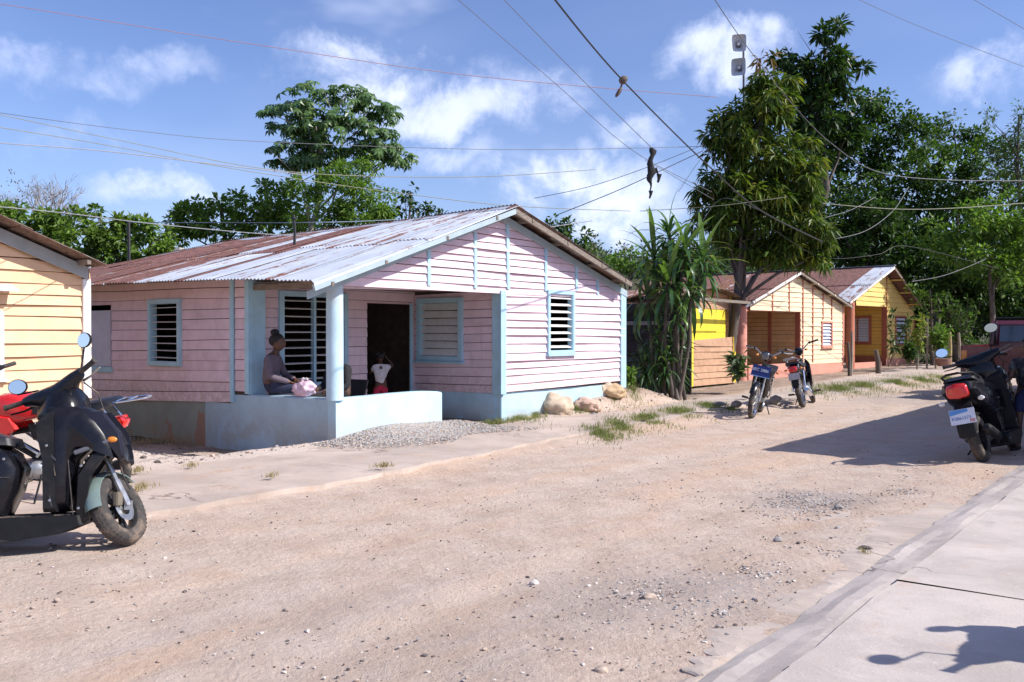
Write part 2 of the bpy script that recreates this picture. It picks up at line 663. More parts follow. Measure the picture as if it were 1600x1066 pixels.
def conc_mat(name, base, stain=(0.42, 0.30, 0.22), crack=True):
    m, t, b = new_mat(name)
    p = t.pos()
    c = t.mix(t.rng(t.noise(p, 1.1, 6, 0.62, 0.3), 0.3, 0.7), tuple(q * 0.80 for q in base), tuple(q * 1.08 for q in base))
    c = t.mix(t.rng(t.noise(p, 3.4, 7, 0.68, 0.5), 0.52, 0.74, 0, 0.6), c, stain)
    c = t.mix(t.rng(t.noise(p, 6.0, 6, 0.7), 0.55, 0.72, 0, 0.4), c, tuple(q * 0.6 for q in base))
    c = t.mix(t.rng(t.noise(p, 90, 4, 0.7), 0.25, 0.42, 0.35, 0), c, tuple(q * 0.5 for q in base))
    c = t.mix(t.rng(t.noise(p, 0.9, 7, 0.7, 1.2), 0.50, 0.60, 0, 0.45), c, tuple(q * 0.72 for q in base))
    c = t.mix(t.rng(t.noise(p, 17, 5, 0.75), 0.60, 0.68, 0, 0.55), c, tuple(min(1, q * 1.22) for q in base))
    ht = t.noise(p, 60, 5, 0.7)
    if crack:
        vo = t.node('ShaderNodeTexVoronoi')
        vo.feature = 'DISTANCE_TO_EDGE'
        wv_ = t.vmath('SCALE', t.vmath('SUBTRACT', t.noisecol(p, 2.4), (.5, .5, .5)))
        wv_.node.inputs['Scale'].default_value = 0.7
        t.put(vo.inputs['Vector'], t.vmath('ADD', p, wv_))
        vo.inputs['Scale'].default_value = 0.33
        ck = t.rng(vo.outputs['Distance'], 0.0, 0.006, 1, 0)
        ck = t.math('MULTIPLY', ck, t.rng(t.noise(p, 0.8, 2), 0.45, 0.6))
        c = t.mix(t.math('MULTIPLY', ck, 0.8), c, (0.13, 0.10, 0.085))
        ht = t.math('SUBTRACT', ht, ck)
    t.put(b.inputs['Base Color'], c)
    b.inputs['Roughness'].default_value = 0.88
    b.inputs['Specular IOR Level'].default_value = 0.25
    bn = t.node('ShaderNodeBump')
    bn.inputs['Strength'].default_value = 0.35
    bn.inputs['Distance'].default_value = 0.01
    t.put(bn.inputs['Height'], ht)
    t.put(b.inputs['Normal'], bn.outputs[0])
    return m


M_CONC = conc_mat('worn_concrete', (0.51, 0.445, 0.405), stain=(0.47, 0.345, 0.27))
M_CONC2 = conc_mat('dusty_concrete', (0.48, 0.395, 0.34), stain=(0.46, 0.30, 0.20))
M_CONC3 = conc_mat('rough_kerb_concrete', (0.41, 0.36, 0.335), stain=(0.25, 0.225, 0.21))


M_APR = conc_mat('dusty_spilt_concrete', (0.48, 0.40, 0.345), stain=(0.50, 0.37, 0.27))


def slab_strip(name, u0, u1, f0, f1, zt, thick, m, du=0.12, nv=3, wob0=0.0, wob1=0.0, parent=None, seed=0, **kw):
    """concrete strip following the street between two edges f0(u), f1(u), slightly ragged"""
    us = np.linspace(u0, u1, max(2, int((u1 - u0) / du) + 1))
    r = np.random.default_rng(seed)
    def wobble(a):
        w = np.zeros_like(us)
        for k in range(11):
            w += r.normal() * np.sin(us * (1.3 + 2.9 * k * (1 + .25 * k)) + r.uniform(0, 6)) / (1 + k) ** .8
        return w * a
    e0, e1 = f0(us) + wobble(wob0), f1(us) + wobble(wob1)
    rows = []
    for k in range(nv + 1):
        rows.append(e0 + (e1 - e0) * k / nv)
    V = []
    prof = [(0, -thick)] + [(k, 0) for k in range(nv + 1)] + [(nv, -thick)]
    for i, u in enumerate(us):
        for (k, dz) in prof:
            v = rows[k][i]
            p = uv2(u, v)
            g = th(p.x, p.y) if False else 0.0
            z = zt(u, v)
            if dz == 0 and k in (0, nv):
                z -= 0.006
            V.append((p.x, p.y, z + dz + r.normal(0, 0.0015)))
    n = len(prof)
    Fq = []
    for i in range(len(us) - 1):
        for k in range(n - 1):
            Fq.append((i * n + k, i * n + k + 1, (i + 1) * n + k + 1, (i + 1) * n + k))
    return np_obj(name, np.array(V), np.array(Fq), m, parent=parent, smooth=False, **kw)


rise = lambda u: 0.012 * max(0, u - 22)
# left pavement (low, worn, dust-covered)
slab_strip('pavement', -6, 40, walk_v, kerb_v, lambda u, v: 0.022 + rise(u) + 0.010 * math.sin(u * 0.8) + .008 * math.sin(3.1 * u + 4 * v), 0.15, M_CONC2,
           wob0=0.035, wob1=0.02, seed=3, kind='structure')
# right pavement, its kerb strip and the ragged apron of spilt concrete beside the road
slab_strip('kerb', -3, 34, lambda u: -1.60 + 0 * u, lambda u: -1.372 + 0 * u, lambda u, v: 0.022 + rise(u) + .010 * math.sin(u * 2.3) * math.sin(v * 31), 0.15, M_CONC3, wob0=0.010, wob1=0.010, seed=11, kind='structure', nv=4)
slab_strip('concrete_apron', 2.2, 9.4, lambda u: -1.98 - 0.14 * np.sin(u * 2.1) - 0.13 * np.sin(u * 4.7 + 1) + 0.30 * sstep(u, 4.4, 3.4) - 0.25 * sstep(u, 6.0, 7.5), lambda u: -1.604 + 0 * u,
           lambda u, v: 0.010 + rise(u) - .022 * min(1, max(0, (-1.65 - v) / .35)), 0.12, M_APR, du=0.025, wob0=0.075, wob1=0.0, seed=12, kind='structure')
cuts = [-4, 1.9, 3.55, 5.15, 6.75, 8.35, 9.95, 12, 14.5, 17, 20]
paving = thing('right_pavement', 'long pale concrete pavement of wide slabs along the near side of the dirt road', 'pavement', (2, 3, 0))
del paving['category']; del paving['label']
paving['kind'] = 'structure'
for i in range(len(cuts) - 1):
    slab_strip('slab', cuts[i] + 0.0008, cuts[i + 1] - 0.0008, lambda u: -1.360 + 0 * u, lambda u: 3.2 + 0 * u,
               lambda u, v, k=i: 0.052 + rise(u) + 0.004 * math.sin(k * 2.3), 0.14, M_CONC, du=0.3, nv=6, wob0=0.006, parent=paving, seed=20 + i)


def stone_template(kind=0):
    bm = bmesh.new()
    bmesh.ops.create_icosphere(bm, subdivisions=1, radius=1.0)
    V = np.array([v.co[:] for v in bm.verts])
    Fq = np.array([[v.index for v in f.verts] for f in bm.faces])
    bm.free()
    r = np.random.default_rng(kind)
    V *= 1 + r.uniform(-.28, .28, (len(V), 1))
    V[:, 2] *= 0.62
    return V, Fq


def scatter(name, P, S, m, label, cat, parent=None, sub=0, kind='stuff', mats=None, **kw):
    """many little stones as one mesh"""
    T = [stone_template(k) for k in range(5)]
    VV, FF, MI = [], [], []
    off = 0
    for k, (V, Fq) in enumerate(T):
        sel = np.arange(len(P)) % 5 == k
        Pk, Sk = P[sel], S[sel]
        n = len(Pk)
        if not n:
            continue
        an = rng.uniform(0, 2 * np.pi, n)
        ca, sa = np.cos(an), np.sin(an)
        sc = Sk[:, None] * rng.uniform(.7, 1.3, (n, 3))
        X = V[None] * sc[:, None, :]
        x = X[..., 0] * ca[:, None] - X[..., 1] * sa[:, None]
        y = X[..., 0] * sa[:, None] + X[..., 1] * ca[:, None]
        Q = np.stack([x, y, X[..., 2]], -1) + Pk[:, None, :]
        VV.append(Q.reshape(-1, 3))
        FF.append((Fq[None] + (np.arange(n) * len(V))[:, None, None] + off).reshape(-1, 3))
        MI.append(np.repeat(rng.integers(0, len(m) if isinstance(m, list) else 1, n), len(Fq)))
        off += n * len(V)
    return np_obj(name, np.concatenate(VV), np.concatenate(FF), m, parent=parent, kind=kind, label=label, cat=cat,
                  mi=np.concatenate(MI), **kw)


M_ST = [mat('stone_tan', (0.40, 0.31, 0.25), .9, .25, 30), mat('stone_grey', (0.30, 0.28, 0.27), .9, .25, 30),
        mat('stone_dark', (0.12, 0.10, 0.09), .9, .25, 30), mat('stone_pale', (0.56, 0.50, 0.45), .9, .2, 30)]
# loose pebbles over the road
n = 11500
Y = 3.0 * (9.0) ** rng.uniform(0, 1, n)
X = Y * rng.uniform(-0.62, 0.62, n)
U = X * D1.x + Y * D1.y
V_ = X * N1.x + Y * N1.y
clump = np.sin(X * 1.9 + np.sin(Y * 1.3)) * np.sin(Y * 1.6 + 1.2 * np.sin(X * 0.8)) + rng.normal(0, .45, n)
keep = (V_ > kerb_v(U) - 0.12) & (V_ < -1.72) & (clump > -0.15)
X, Y = X[keep], Y[keep]
S = 0.0035 + 0.0065 * rng.power(0.55, len(X)) * rng.uniform(.6, 1.3, len(X)) + (rng.uniform(size=len(X)) < .02) * rng.uniform(.004, .014, len(X))
P = np.stack([X, Y, terrain(X, Y) + S * 0.25], 1)
scatter('road_pebbles', P, S, [M_ST[0], M_ST[1], M_ST[2], M_ST[0], M_ST[2], M_ST[3]], 'loose pebbles and grit scattered over the dirt road', 'pebbles')
# gravel spill on the road and at its near edge
pts = []
for (px, py, rr, k) in ((1270, 775, .55, 900), (1230, 790, .35, 300), (1010, 930, .6, 200), (1190, 905, .4, 160), (1130, 960, .35, 90), (1330, 870, .3, 260), (1420, 770, .4, 200), (700, 705, .5, 200)):
    g = gz(px, py)
    a = rng.uniform(0, 6.283, k)
    r_ = np.abs(rng.normal(0, rr * .55, k))
    pts.append(np.stack([g.x + r_ * np.cos(a), g.y + 1.3 * r_ * np.sin(a)], 1))
pts = np.concatenate(pts)
U = pts[:, 0] * D1.x + pts[:, 1] * D1.y
V_ = pts[:, 0] * N1.x + pts[:, 1] * N1.y
pts = pts[(V_ > kerb_v(U)) & (V_ < -1.85)]
S = rng.uniform(.004, .011, len(pts))
scatter('gravel_spill', np.column_stack([pts, terrain(pts[:, 0], pts[:, 1]) + S * .3]), S, M_ST[:2] + [M_ST[3]], 'patches of grey gravel spilled on the dirt road', 'gravel')
# stones one can pick out singly
for i, (px, py, r_, lab) in enumerate([(1015, 936, .028, 'angular tan stone lying by itself on the road below the gravel patch'),
                                       (940, 1052, .026, 'brown stone on the road at the bottom edge near its middle'),
                                       (1310, 790, .030, 'grey stone at the right rim of the road gravel patch'),
                                       (1215, 842, .024, 'small stone on the road between gravel patch and concrete apron'),
                                       (835, 900, .022, 'flat tan pebble alone in the middle of the dirt road'),
                                       (1352, 858, .035, 'dark clod at the ragged tip of the concrete apron')]):
    g = gz(px, py)
    p = (g.x, g.y, th(g.x, g.y) + r_ * .3)
    mb = MB().blob((0, 0, 0), (r_ * 1.3, r_, r_ * .75), 2, .35, 1.4, i + 3)
    o = part('stone', mb, M_ST[[0, 0, 1, 1, 3, 2][i]], label=lab, cat='stone', group='single stones lying on the road', smooth=25)
    o.location = p
# ------------------------------------------------------------------ wall frames
class Wall:
    """vertical wall plane: P on the ground plan, u along d, z up, n outward"""

    def __init__(s, P, d, n):
        s.P = Vector((P[0], P[1], 0))
        s.d = Vector((d[0], d[1], 0)).normalized()
        s.n = Vector((n[0], n[1], 0)).normalized()

    def pt(s, u, z, o=0.0):
        return s.P + s.d * u + s.n * o + Vector((0, 0, z))

    def hit(s, px, py, o=0.0):
        r = ray(px, py)
        c = Vector((0, 0, EYE))
        t = ((s.P + s.n * o) - c).dot(s.n) / r.dot(s.n)
        p = c + r * t
        return (p - s.P).dot(s.d), p.z

    def u(s, px, o=0.0):
        return s.hit(px, HOR, o)[0]

    def z(s, px, py, o=0.0):
        return s.hit(px, py, o)[1]

    def box(s, mb, u0, u1, z0, z1, o0, o1):
        return mb.hex([s.pt(a, c, b) for a in (u0, u1) for b in (o0, o1) for c in (z0, z1)])


def lerp(a, b, t):
    return a + (b - a) * t


def cells(lo, hi, u, openings):
    """vertical runs left of [lo, hi] at u once the openings are cut out"""
    runs = [(lo, hi)]
    for (a, b, c, d) in openings:
        if a <= u <= b:
            nr = []
            for (x, y) in runs:
                if d <= x or c >= y:
                    nr.append((x, y))
                else:
                    if c - x > 0.012:
                        nr.append((x, c))
                    if y - d > 0.012:
                        nr.append((d, y))
            runs = nr
    return runs


def siding(wall, parent, m, ua, ub, L, Rr, openings=(), top=None, seed=0, step=0.42, lip=0.020, name='siding_board', gap=None, waves=0.008, joints=0):
    """lapped boards. L / Rr: heights of the board edges at ua and ub, bottom to top"""
    r = random.Random(seed)
    cuts = {ua, ub}
    for (a, b, c, d) in openings:
        for q in (a, b):
            if ua < q < ub:
                cuts.add(q)
    cuts = sorted(cuts)
    out = []
    for i in range(len(L) - 1):
        wob = [r.uniform(-waves, waves) for _ in range(4)]
        jit = r.uniform(-.004, .004)
        lipi = lip * r.uniform(.75, 1.35)
        gapi = r.uniform(.004, .013) if gap is None else gap
        warp = r.uniform(0, 6.28)

        def edge(k, u, base=i):
            t = (u - ua) / (ub - ua)
            z = lerp(L[k], Rr[k], t)
            rr_ = random.Random(seed * 977 + k * 31)
            f1, f2 = rr_.uniform(0.6, 1.6), rr_.uniform(0, 6.28)
            return z + (waves * math.sin(f1 * u + f2) if 0 < k < len(L) - 1 else 0)
        us_all = []
        for a, b in zip(cuts[:-1], cuts[1:]):
            n_ = max(1, int((b - a) / step))
            us_all.append([lerp(a, b, k / n_) for k in range(n_ + 1)])
        chains = []
        active = []
        for us in us_all:
            mid = 0.5 * (us[0] + us[-1])
            lo_m, hi_m = edge(i, mid), edge(i + 1, mid)
            runs = cells(lo_m, hi_m, mid, openings)
            nxt_active = []
            for (x, y) in runs:
                cutlo, cuthi = x > lo_m + 1e-6, y < hi_m - 1e-6
                rings = []
                for u in us:
                    lo = x if cutlo else edge(i, u)
                    hi = y if cuthi else edge(i + 1, u) + (0.012 if i == len(L) - 2 else -gapi)
                    if top:
                        hi = min(hi, top(u))
                        if lo > hi - 0.004:
                            if rings:
                                hi = lo + 0.0015
                            else:
                                nxt = [w for w in us if w > u]
                                if nxt and min(edge(i + 1, nxt[0]), top(nxt[0])) > edge(i, nxt[0]) + 0.01:
                                    hi = lo + 0.0015
                                else:
                                    continue
                    k = lipi * (1 + .3 * math.sin(2.2 * u + warp))
                    rings.append([wall.pt(u, lo, 0.0), wall.pt(u, lo, k), wall.pt(u, hi, 0.004), wall.pt(u, hi, 0.0)])
                    if top and len(rings) > 2 and hi - lo < 0.002:
                        break
                if len(rings) < 2:
                    continue
                host = None
                for (ch, cx_, cy_, used) in active:
                    if not used[0] and min(y, cy_) - max(x, cx_) > 0.004:
                        host = ch
                        used[0] = True
                        break
                if host is None:
                    host = []
                    chains.append(host)
                host += rings
                nxt_active.append((host, x, y, [False]))
            active = nxt_active
        for ch in chains:
            out.append(part(name, MB().loft(ch), m, parent, smooth=0))
    return out


def lining(wall, parent, m, ua, ub, z0, z1, openings=(), top=None, th_=0.03, o=0.0, name='wall_lining', step=0.5):
    """the board wall behind the siding"""
    mb = MB()
    cuts = sorted({ua, ub} | {q for op in openings for q in op[:2] if ua < q < ub})
    for a, b in zip(cuts[:-1], cuts[1:]):
        n_ = max(1, int((b - a) / step)) if top else 1
        for k in range(n_):
            p, q = lerp(a, b, k / n_), lerp(a, b, (k + 1) / n_)
            hi_p = min(top(p), z1) if top else z1
            hi_q = min(top(q), z1) if top else z1
            mid = .5 * (p + q)
            for (x, y) in cells(z0, min(hi_p, hi_q), mid, openings):
                tp = (hi_p, hi_q) if y >= min(hi_p, hi_q) - 1e-6 else (y, y)
                if tp[0] - x < .01 and tp[1] - x < .01:
                    continue
                mb.hex([wall.pt(uu, zz, oo) for uu, zt in ((p, tp[0]), (q, tp[1])) for oo in (o - th_, o - 0.001) for zz in (x, zt)])
    return part(name, mb, m, parent, smooth=0)


def strip(wall, parent, m, u0, u1, z0, z1, o=0.03, th_=0.03, name='trim_board', label=None, tilt=0.0, bev=0.003):
    mb = MB()
    z0 = z0 if isinstance(z0, tuple) else (z0, z0)
    z1 = z1 if isinstance(z1, tuple) else (z1, z1)
    mb.hex([wall.pt(uu + (tilt if zz > .5 * (z0[0] + z1[0]) else 0), zz, oo) for uu, zz_ in ((u0, (z0[0], z1[0])), (u1, (z0[1], z1[1]))) for oo in (o - th_, o) for zz in zz_])
    return part(name, mb, m, parent, label=label, smooth=0, bevel=bev)


SLAT = {}


def slat_mesh(w, dpt, m, thick=0.008):
    key = (round(w, 3), round(dpt, 3), m.name)
    if key not in SLAT:
        SLAT[key] = MB().box((0, 0, 0), (w, dpt, thick)).mesh('slat', m, 0)
    return SLAT[key]


def window(wall, house, u0, u1, z0, z1, fw, mf, ms, ns, ang=35, dep=0.085, mull=(), label=None, o=0.055, sill=True, back=None, open_gap=0.0, jitter=1.5, seed=0):
    """frame u0..u1 x z0..z1 of width fw, with ns louvre slats"""
    if u0 > u1:
        u0, u1 = u1, u0
    mb = MB()
    for (a, b, c, d) in ((u0, u0 + fw, z0, z1), (u1 - fw, u1, z0, z1), (u0 + fw, u1 - fw, z1 - fw, z1), (u0 + fw, u1 - fw, z0, z0 + fw)):
        wall.box(mb, a, b, c, d, -0.03, o)
    # jamb lining
    for (a, b) in ((u0 + fw, u0 + fw + .012), (u1 - fw - .012, u1 - fw)):
        wall.box(mb, a, b, z0 + fw, z1 - fw, -0.06, o - .012)
    w = part('window', mb, mf, house, label=label, smooth=0, bevel=0.003)
    if sill:
        sm = MB()
        wall.box(sm, u0 - .03, u1 + .03, z0 - .035, z0 - 0.001, -.01, o + .035)
        part('sill', sm, mf, w, smooth=0, bevel=.003)
    r = random.Random(seed)
    iu0, iu1, iz0, iz1 = u0 + fw + .012, u1 - fw - .012, z0 + fw, z1 - fw
    edges = [iu0] + [q for m_ in mull for q in (m_ - .022, m_ + .022)] + [iu1]
    for m_ in mull:
        mm = MB()
        wall.box(mm, m_ - .021, m_ + .021, iz0, iz1, -.03, o - .01)
        part('mullion', mm, mf if not back else mf, w, smooth=0)
    rot = Matrix((wall.d.to_4d(), wall.n.to_4d(), Vector((0, 0, 1, 0)), Vector((0, 0, 0, 1)))).transposed()
    rot[0][3] = rot[1][3] = rot[2][3] = 0
    rot[3][0] = rot[3][1] = rot[3][2] = 0
    rot[3][3] = 1
    for a, b in zip(edges[::2], edges[1::2]):
        me = slat_mesh(b - a - .006, dep, ms)
        for k in range(ns):
            z = lerp(iz0, iz1, (k + .5) / ns)
            M = Matrix.Translation(wall.pt(.5 * (a + b), z, 0.0)) @ rot @ Matrix.Rotation(R(-(ang + r.uniform(-jitter, jitter))), 4, 'X') @ Matrix.Rotation(R(r.uniform(-.5, .5)), 4, 'Y')
            inst('slat', me, w, M)
    return w


# ------------------------------------------------------------------ paints
PINK = mat('pink_paint', (0.73, 0.565, 0.625), .62, .06, 5, .25, 60, dirt=(.54, .38, .41), dirtamt=.5, dscale=2.2, rnd=.06, splash=(.35, .95, (.44, .33, .30)))
BLUE = mat('pale_blue_paint', (0.37, 0.575, 0.69), .6, .06, 5, .2, 60, dirt=(.30, .38, .40), dirtamt=.3, rnd=.04)
WHITE = mat('white_slat_paint', (0.70, 0.69, 0.68), .5, .06, 6, dirt=(.42, .38, .34), dirtamt=.3, rnd=.06)
LILAC = mat('lilac_grey_door_paint', (0.50, 0.50, 0.62), .6, .08, 4, .1, 40, dirt=(.30, .42, .46), dirtamt=.5)
DARKWOOD = mat('dark_wood', (0.055, 0.040, 0.032), .9, .3, 9)
GREYWOOD = mat('weathered_wood', (0.20, 0.165, 0.135), .85, .25, 9, .4, 50, stretch=(1, 1, 6))
FASCIA = mat('blue_grey_fascia_paint', (0.34, 0.42, 0.46), .65, .08, 5, .2, 50)


def plinth_mat(name, paint, stain, patch, zlo, zhi, wear=.5):
    """painted concrete skirt: damp stains from the soil, knocked-off render"""
    m, t, b = new_mat(name)
    p = t.pos()
    sz = t.node('ShaderNodeSeparateXYZ')
    t.put(sz.inputs[0], p)
    z = sz.outputs[2]
    c = t.mix(t.rng(t.noise(p, 2.2, 6, .65), .3, .7), tuple(q * .88 for q in paint), tuple(min(1, q * 1.08) for q in paint))
    damp = t.math('MULTIPLY', t.rng(z, zlo, zhi, 1, 0), t.rng(t.noise(p, 1.7, 7, .7, .6), .35, .6))
    c = t.mix(t.math('MULTIPLY', damp, .85), c, stain)
    c = t.mix(t.math('MULTIPLY', t.rng(t.noise(p, 1.15, 5, .6, .2), .56, .60), wear), c, patch)
    c = t.mix(t.rng(t.noise(p, 14, 6, .75), .60, .70, 0, .35), c, patch)
    t.put(b.inputs['Base Color'], c)
    b.inputs['Roughness'].default_value = .8
    bn = t.node('ShaderNodeBump')
    bn.inputs['Strength'].default_value = .35
    bn.inputs['Distance'].default_value = .012
    t.put(bn.inputs['Height'], t.math('ADD', t.noise(p, 9, 6, .65), t.math('MULTIPLY', t.noise(p, 70, 3), .25)))
    t.put(b.inputs['Normal'], bn.outputs[0])
    return m


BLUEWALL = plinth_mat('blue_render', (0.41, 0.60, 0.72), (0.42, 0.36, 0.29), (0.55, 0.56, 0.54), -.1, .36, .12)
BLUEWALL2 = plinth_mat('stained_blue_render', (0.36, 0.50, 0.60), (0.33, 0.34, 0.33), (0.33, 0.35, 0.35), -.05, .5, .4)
OLDWALL = plinth_mat('mouldy_green_grey_render', (0.25, 0.285, 0.265), (0.27, 0.16, 0.06), (0.30, 0.17, 0.12), -.35, .12, .85)


def tin_mat(name, base, rust, amount, metal=.25, rough=.45, streak=1.0):
    m, t, b = new_mat(name)
    tcn = t.node('ShaderNodeTexCoord').outputs['Object']
    p = t.pos()
    rn = t.objrand()
    off = t.node('ShaderNodeCombineXYZ')
    t.put(off.inputs[0], t.math('MULTIPLY', rn, 17.0))
    q = t.vmath('ADD', p, off.outputs[0])
    u = t.vmath('DOT_PRODUCT', q, tuple(D1))
    v = t.vmath('DOT_PRODUCT', q, tuple(N1))
    cx = t.node('ShaderNodeCombineXYZ')
    t.put(cx.inputs[0], t.math('MULTIPLY', u, .35))
    t.put(cx.inputs[1], t.math('MULTIPLY', v, 3.2))
    s1 = t.noise(cx.outputs[0], 1.6, 6, .65)
    s2 = t.noise(q, 4.5, 7, .7)
    f = t.math('ADD', t.math('MULTIPLY', s1, .65), t.math('MULTIPLY', s2, .45))
    f = t.math('ADD', f, t.rng(rn, 0, 1, -.05, .05, False))
    lo = .56 - amount * .4
    f = t.rng(f, lo, lo + .09)
    r2 = t.mix(t.rng(t.noise(q, 9, 5, .7), .35, .65), tuple(k * .6 for k in rust), tuple(min(1, k * 1.35) for k in rust))
    g2 = t.mix(t.rng(t.noise(q, 1.3, 5, .6), .35, .7), tuple(k * .82 for k in base), base)
    t.put(b.inputs['Base Color'], t.mix(f, g2, r2))
    t.put(b.inputs['Metallic'], t.rng(f, 0, 1, metal, 0))
    t.put(b.inputs['Roughness'], t.rng(f, 0, 1, rough, .9))
    return m


TIN = tin_mat('galvanised_tin', (0.56, 0.60, 0.67), (0.15, .062, .045), .02)
TIN_R = tin_mat('rusted_tin', (0.50, 0.42, 0.42), (0.15, .070, .062), .62)
TIN_M = tin_mat('half_rusted_tin', (0.55, 0.56, 0.60), (0.17, .075, .055), .33)
TIN_D = tin_mat('dull_grey_tin', (0.30, 0.29, 0.27), (0.14, .09, .07), .30, .1, .7)


def tin_sheet(surf, t0, t1, s0, s1, m, parent, amp=0.011, pitch=0.076, rows=3, lift=0.0, name='roof_sheet', label=None, sag=0.0):
    """corrugated sheet on surf(t, s) with t metres along the eave and s from the ridge (0) to the eave (1)"""
    n_ = max(4, int((t1 - t0) / pitch * 5))
    mb = MB()
    V = []
    for j in range(rows + 1):
        s_ = lerp(s0, s1, j / rows)
        for i in range(n_ + 1):
            t = lerp(t0, t1, i / n_)
            p = surf(t, s_)
            w = amp * math.sin(2 * math.pi * (t) / pitch) + lift
            w -= sag * math.sin(math.pi * j / rows)
            V.append(p + Vector((0, 0, w)))
    k = n_ + 1
    Fq = [(j * k + i, j * k + i + 1, (j + 1) * k + i + 1, (j + 1) * k + i) for j in range(rows) for i in range(n_)]
    nv = len(V)
    # give the tin its thickness
    V2 = [v - Vector((0, 0, .0025)) for v in V]
    F2 = [tuple(q + nv for q in f[::-1]) for f in Fq]
    rim = list(range(k)) + [j * k + k - 1 for j in range(1, rows + 1)] + [rows * k + i for i in range(k - 2, -1, -1)] + [j * k for j in range(rows - 1, 0, -1)]
    F3 = [(rim[a], rim[(a + 1) % len(rim)], rim[(a + 1) % len(rim)] + nv, rim[a] + nv) for a in range(len(rim))]
    mb.add(V + V2, Fq + F2 + F3)
    return part(name, mb, m, parent, smooth=50, label=label)


# ================================================================== the pink house
s0_ = F * EYE / 172.0
P0 = Vector(((525 - 800) / F * s0_, s0_, 0))
D2 = Vector((-0.7863, 0.6178, 0))
house = thing('pink_house', 'pink board house with pale blue trim, corner porch and rusty tin roof', 'house', (P0.x - 1, P0.y + 2.5, 0))
G = Wall(P0, D1, N1)                    # gable front, towards the street
S = Wall(P0, D2, -D1)                   # long side, in the shade
uc = G.u(784)                           # corner of the porch recess
ur = G.u(974)                           # far corner
Q = G.pt(uc, 0)
REC = Wall(Q, D2, -D1)                  # side wall of the room beyond the porch
ud = REC.u(647)
DW = Wall(REC.pt(ud, 0), D1, N1)        # back wall of the porch: u negative to the left

# --- roof outline, measured on the gable plane pushed out by the overhang
OV = 0.34
ua_, za_ = G.hit(808, 324, OV)          # apex
ul_, zl_ = G.hit(493, 449, OV)          # near eave tip
ue_, ze_ = G.hit(990, 441, OV)          # far eave tip
apex = (ua_, za_)


def rake(u, drop=0.0):
    if u < ua_:
        return lerp(zl_, za_, (u - ul_) / (ua_ - ul_)) - drop
    return lerp(za_, ze_, (u - ua_) / (ue_ - ua_)) - drop


RIDGE = Wall(G.pt(ua_, 0, OV), D2, -D1)
EAVE = Wall(G.pt(ul_, 0, OV), D2, -D1)
ridge_px = [(808, 324), (700, 338), (606, 351), (480, 366), (370, 377), (215, 408), (140, 426)]
eave_px = [(493, 449), (488, 438), (430, 438), (368, 436.5), (250, 440), (143, 445)]
ridge_pts = [RIDGE.hit(*p) for p in ridge_px] + [(11.0, None)]
eave_pts = [EAVE.hit(*p) for p in eave_px] + [(11.0, None)]
ridge_pts[-1] = (11.0, ridge_pts[-2][1] - .02)
eave_pts[-1] = (11.0, eave_pts[-2][1])


def interp(tab, t):
    if t <= tab[0][0]:
        return tab[0][1]
    for (a, za), (b, zb) in zip(tab[:-1], tab[1:]):
        if t <= b:
            return lerp(za, zb, (t - a) / max(1e-6, b - a))
    return tab[-1][1]


def left_slope(t, s_):
    zr, ze = interp(ridge_pts, t), interp(eave_pts, t)
    u = lerp(ua_, ul_ - .02 * math.sin(t * 1.3), s_)
    z = lerp(zr, ze, s_)
    return G.pt(u, z, OV) + D2 * t


def right_slope(t, s_):
    zr = interp(ridge_pts, t)
    u = lerp(ua_, ue_, s_)
    return G.pt(u, lerp(zr, ze_, s_), OV) + D2 * t


sheets = [(-0.0, .72, TIN), (.68, 1.42, TIN), (1.38, 2.10, TIN), (2.06, 2.80, TIN), (2.76, 3.12, TIN_R), (3.06, 3.78, TIN), (3.74, 4.40, TIN), (4.36, 4.98, TIN_R), (4.93, 5.52, TIN_M), (5.48, 6.2, TIN_R), (6.16, 6.8, TIN_M),
          (6.76, 7.5, TIN_R), (7.46, 8.2, TIN_R), (8.16, 8.9, TIN_R), (8.86, 9.8, TIN_R), (9.76, 10.8, TIN_R)]
for i, (a, b, m_) in enumerate(sheets):
    lf = .012 * (i % 2)
    far_ = a > 3.0
    tin_sheet(left_slope, a, b, -.01, .56 if i % 3 else .50, (TIN_R if (far_ and i % 2) or a > 5 else m_), house, lift=lf + .012)
    tin_sheet(left_slope, a + .01, b + .01, .50 if i % 3 else .44, 1.0 + .004 * math.sin(i * 2.7), m_, house, lift=lf)
for i in range(13):
    a = i * .82
    for (s0, s1, lf) in ((-.01, .42, .034), (.36, .76, .016), (.70, 1.02, 0.0)):
        tin_sheet(right_slope, a, a + .86, s0, s1, TIN_D if i == 0 else TIN_M, house, lift=lf + .006 * (i % 2))
# ridge cap and rake flashing
mb = MB()
capp = []
for k in range(12):
    t = k * .98
    p = left_slope(t, 0) + Vector((0, 0, .035))
    a = left_slope(t, .045) + Vector((0, 0, .028))
    b = right_slope(t, .07) + Vector((0, 0, .040))
    capp.append([a, p + Vector((0, 0, .012)), b, b - Vector((0, 0, .004)), p, a - Vector((0, 0, .004))])
mb.loft(capp)
part('ridge_cap', mb, TIN, house, smooth=0)
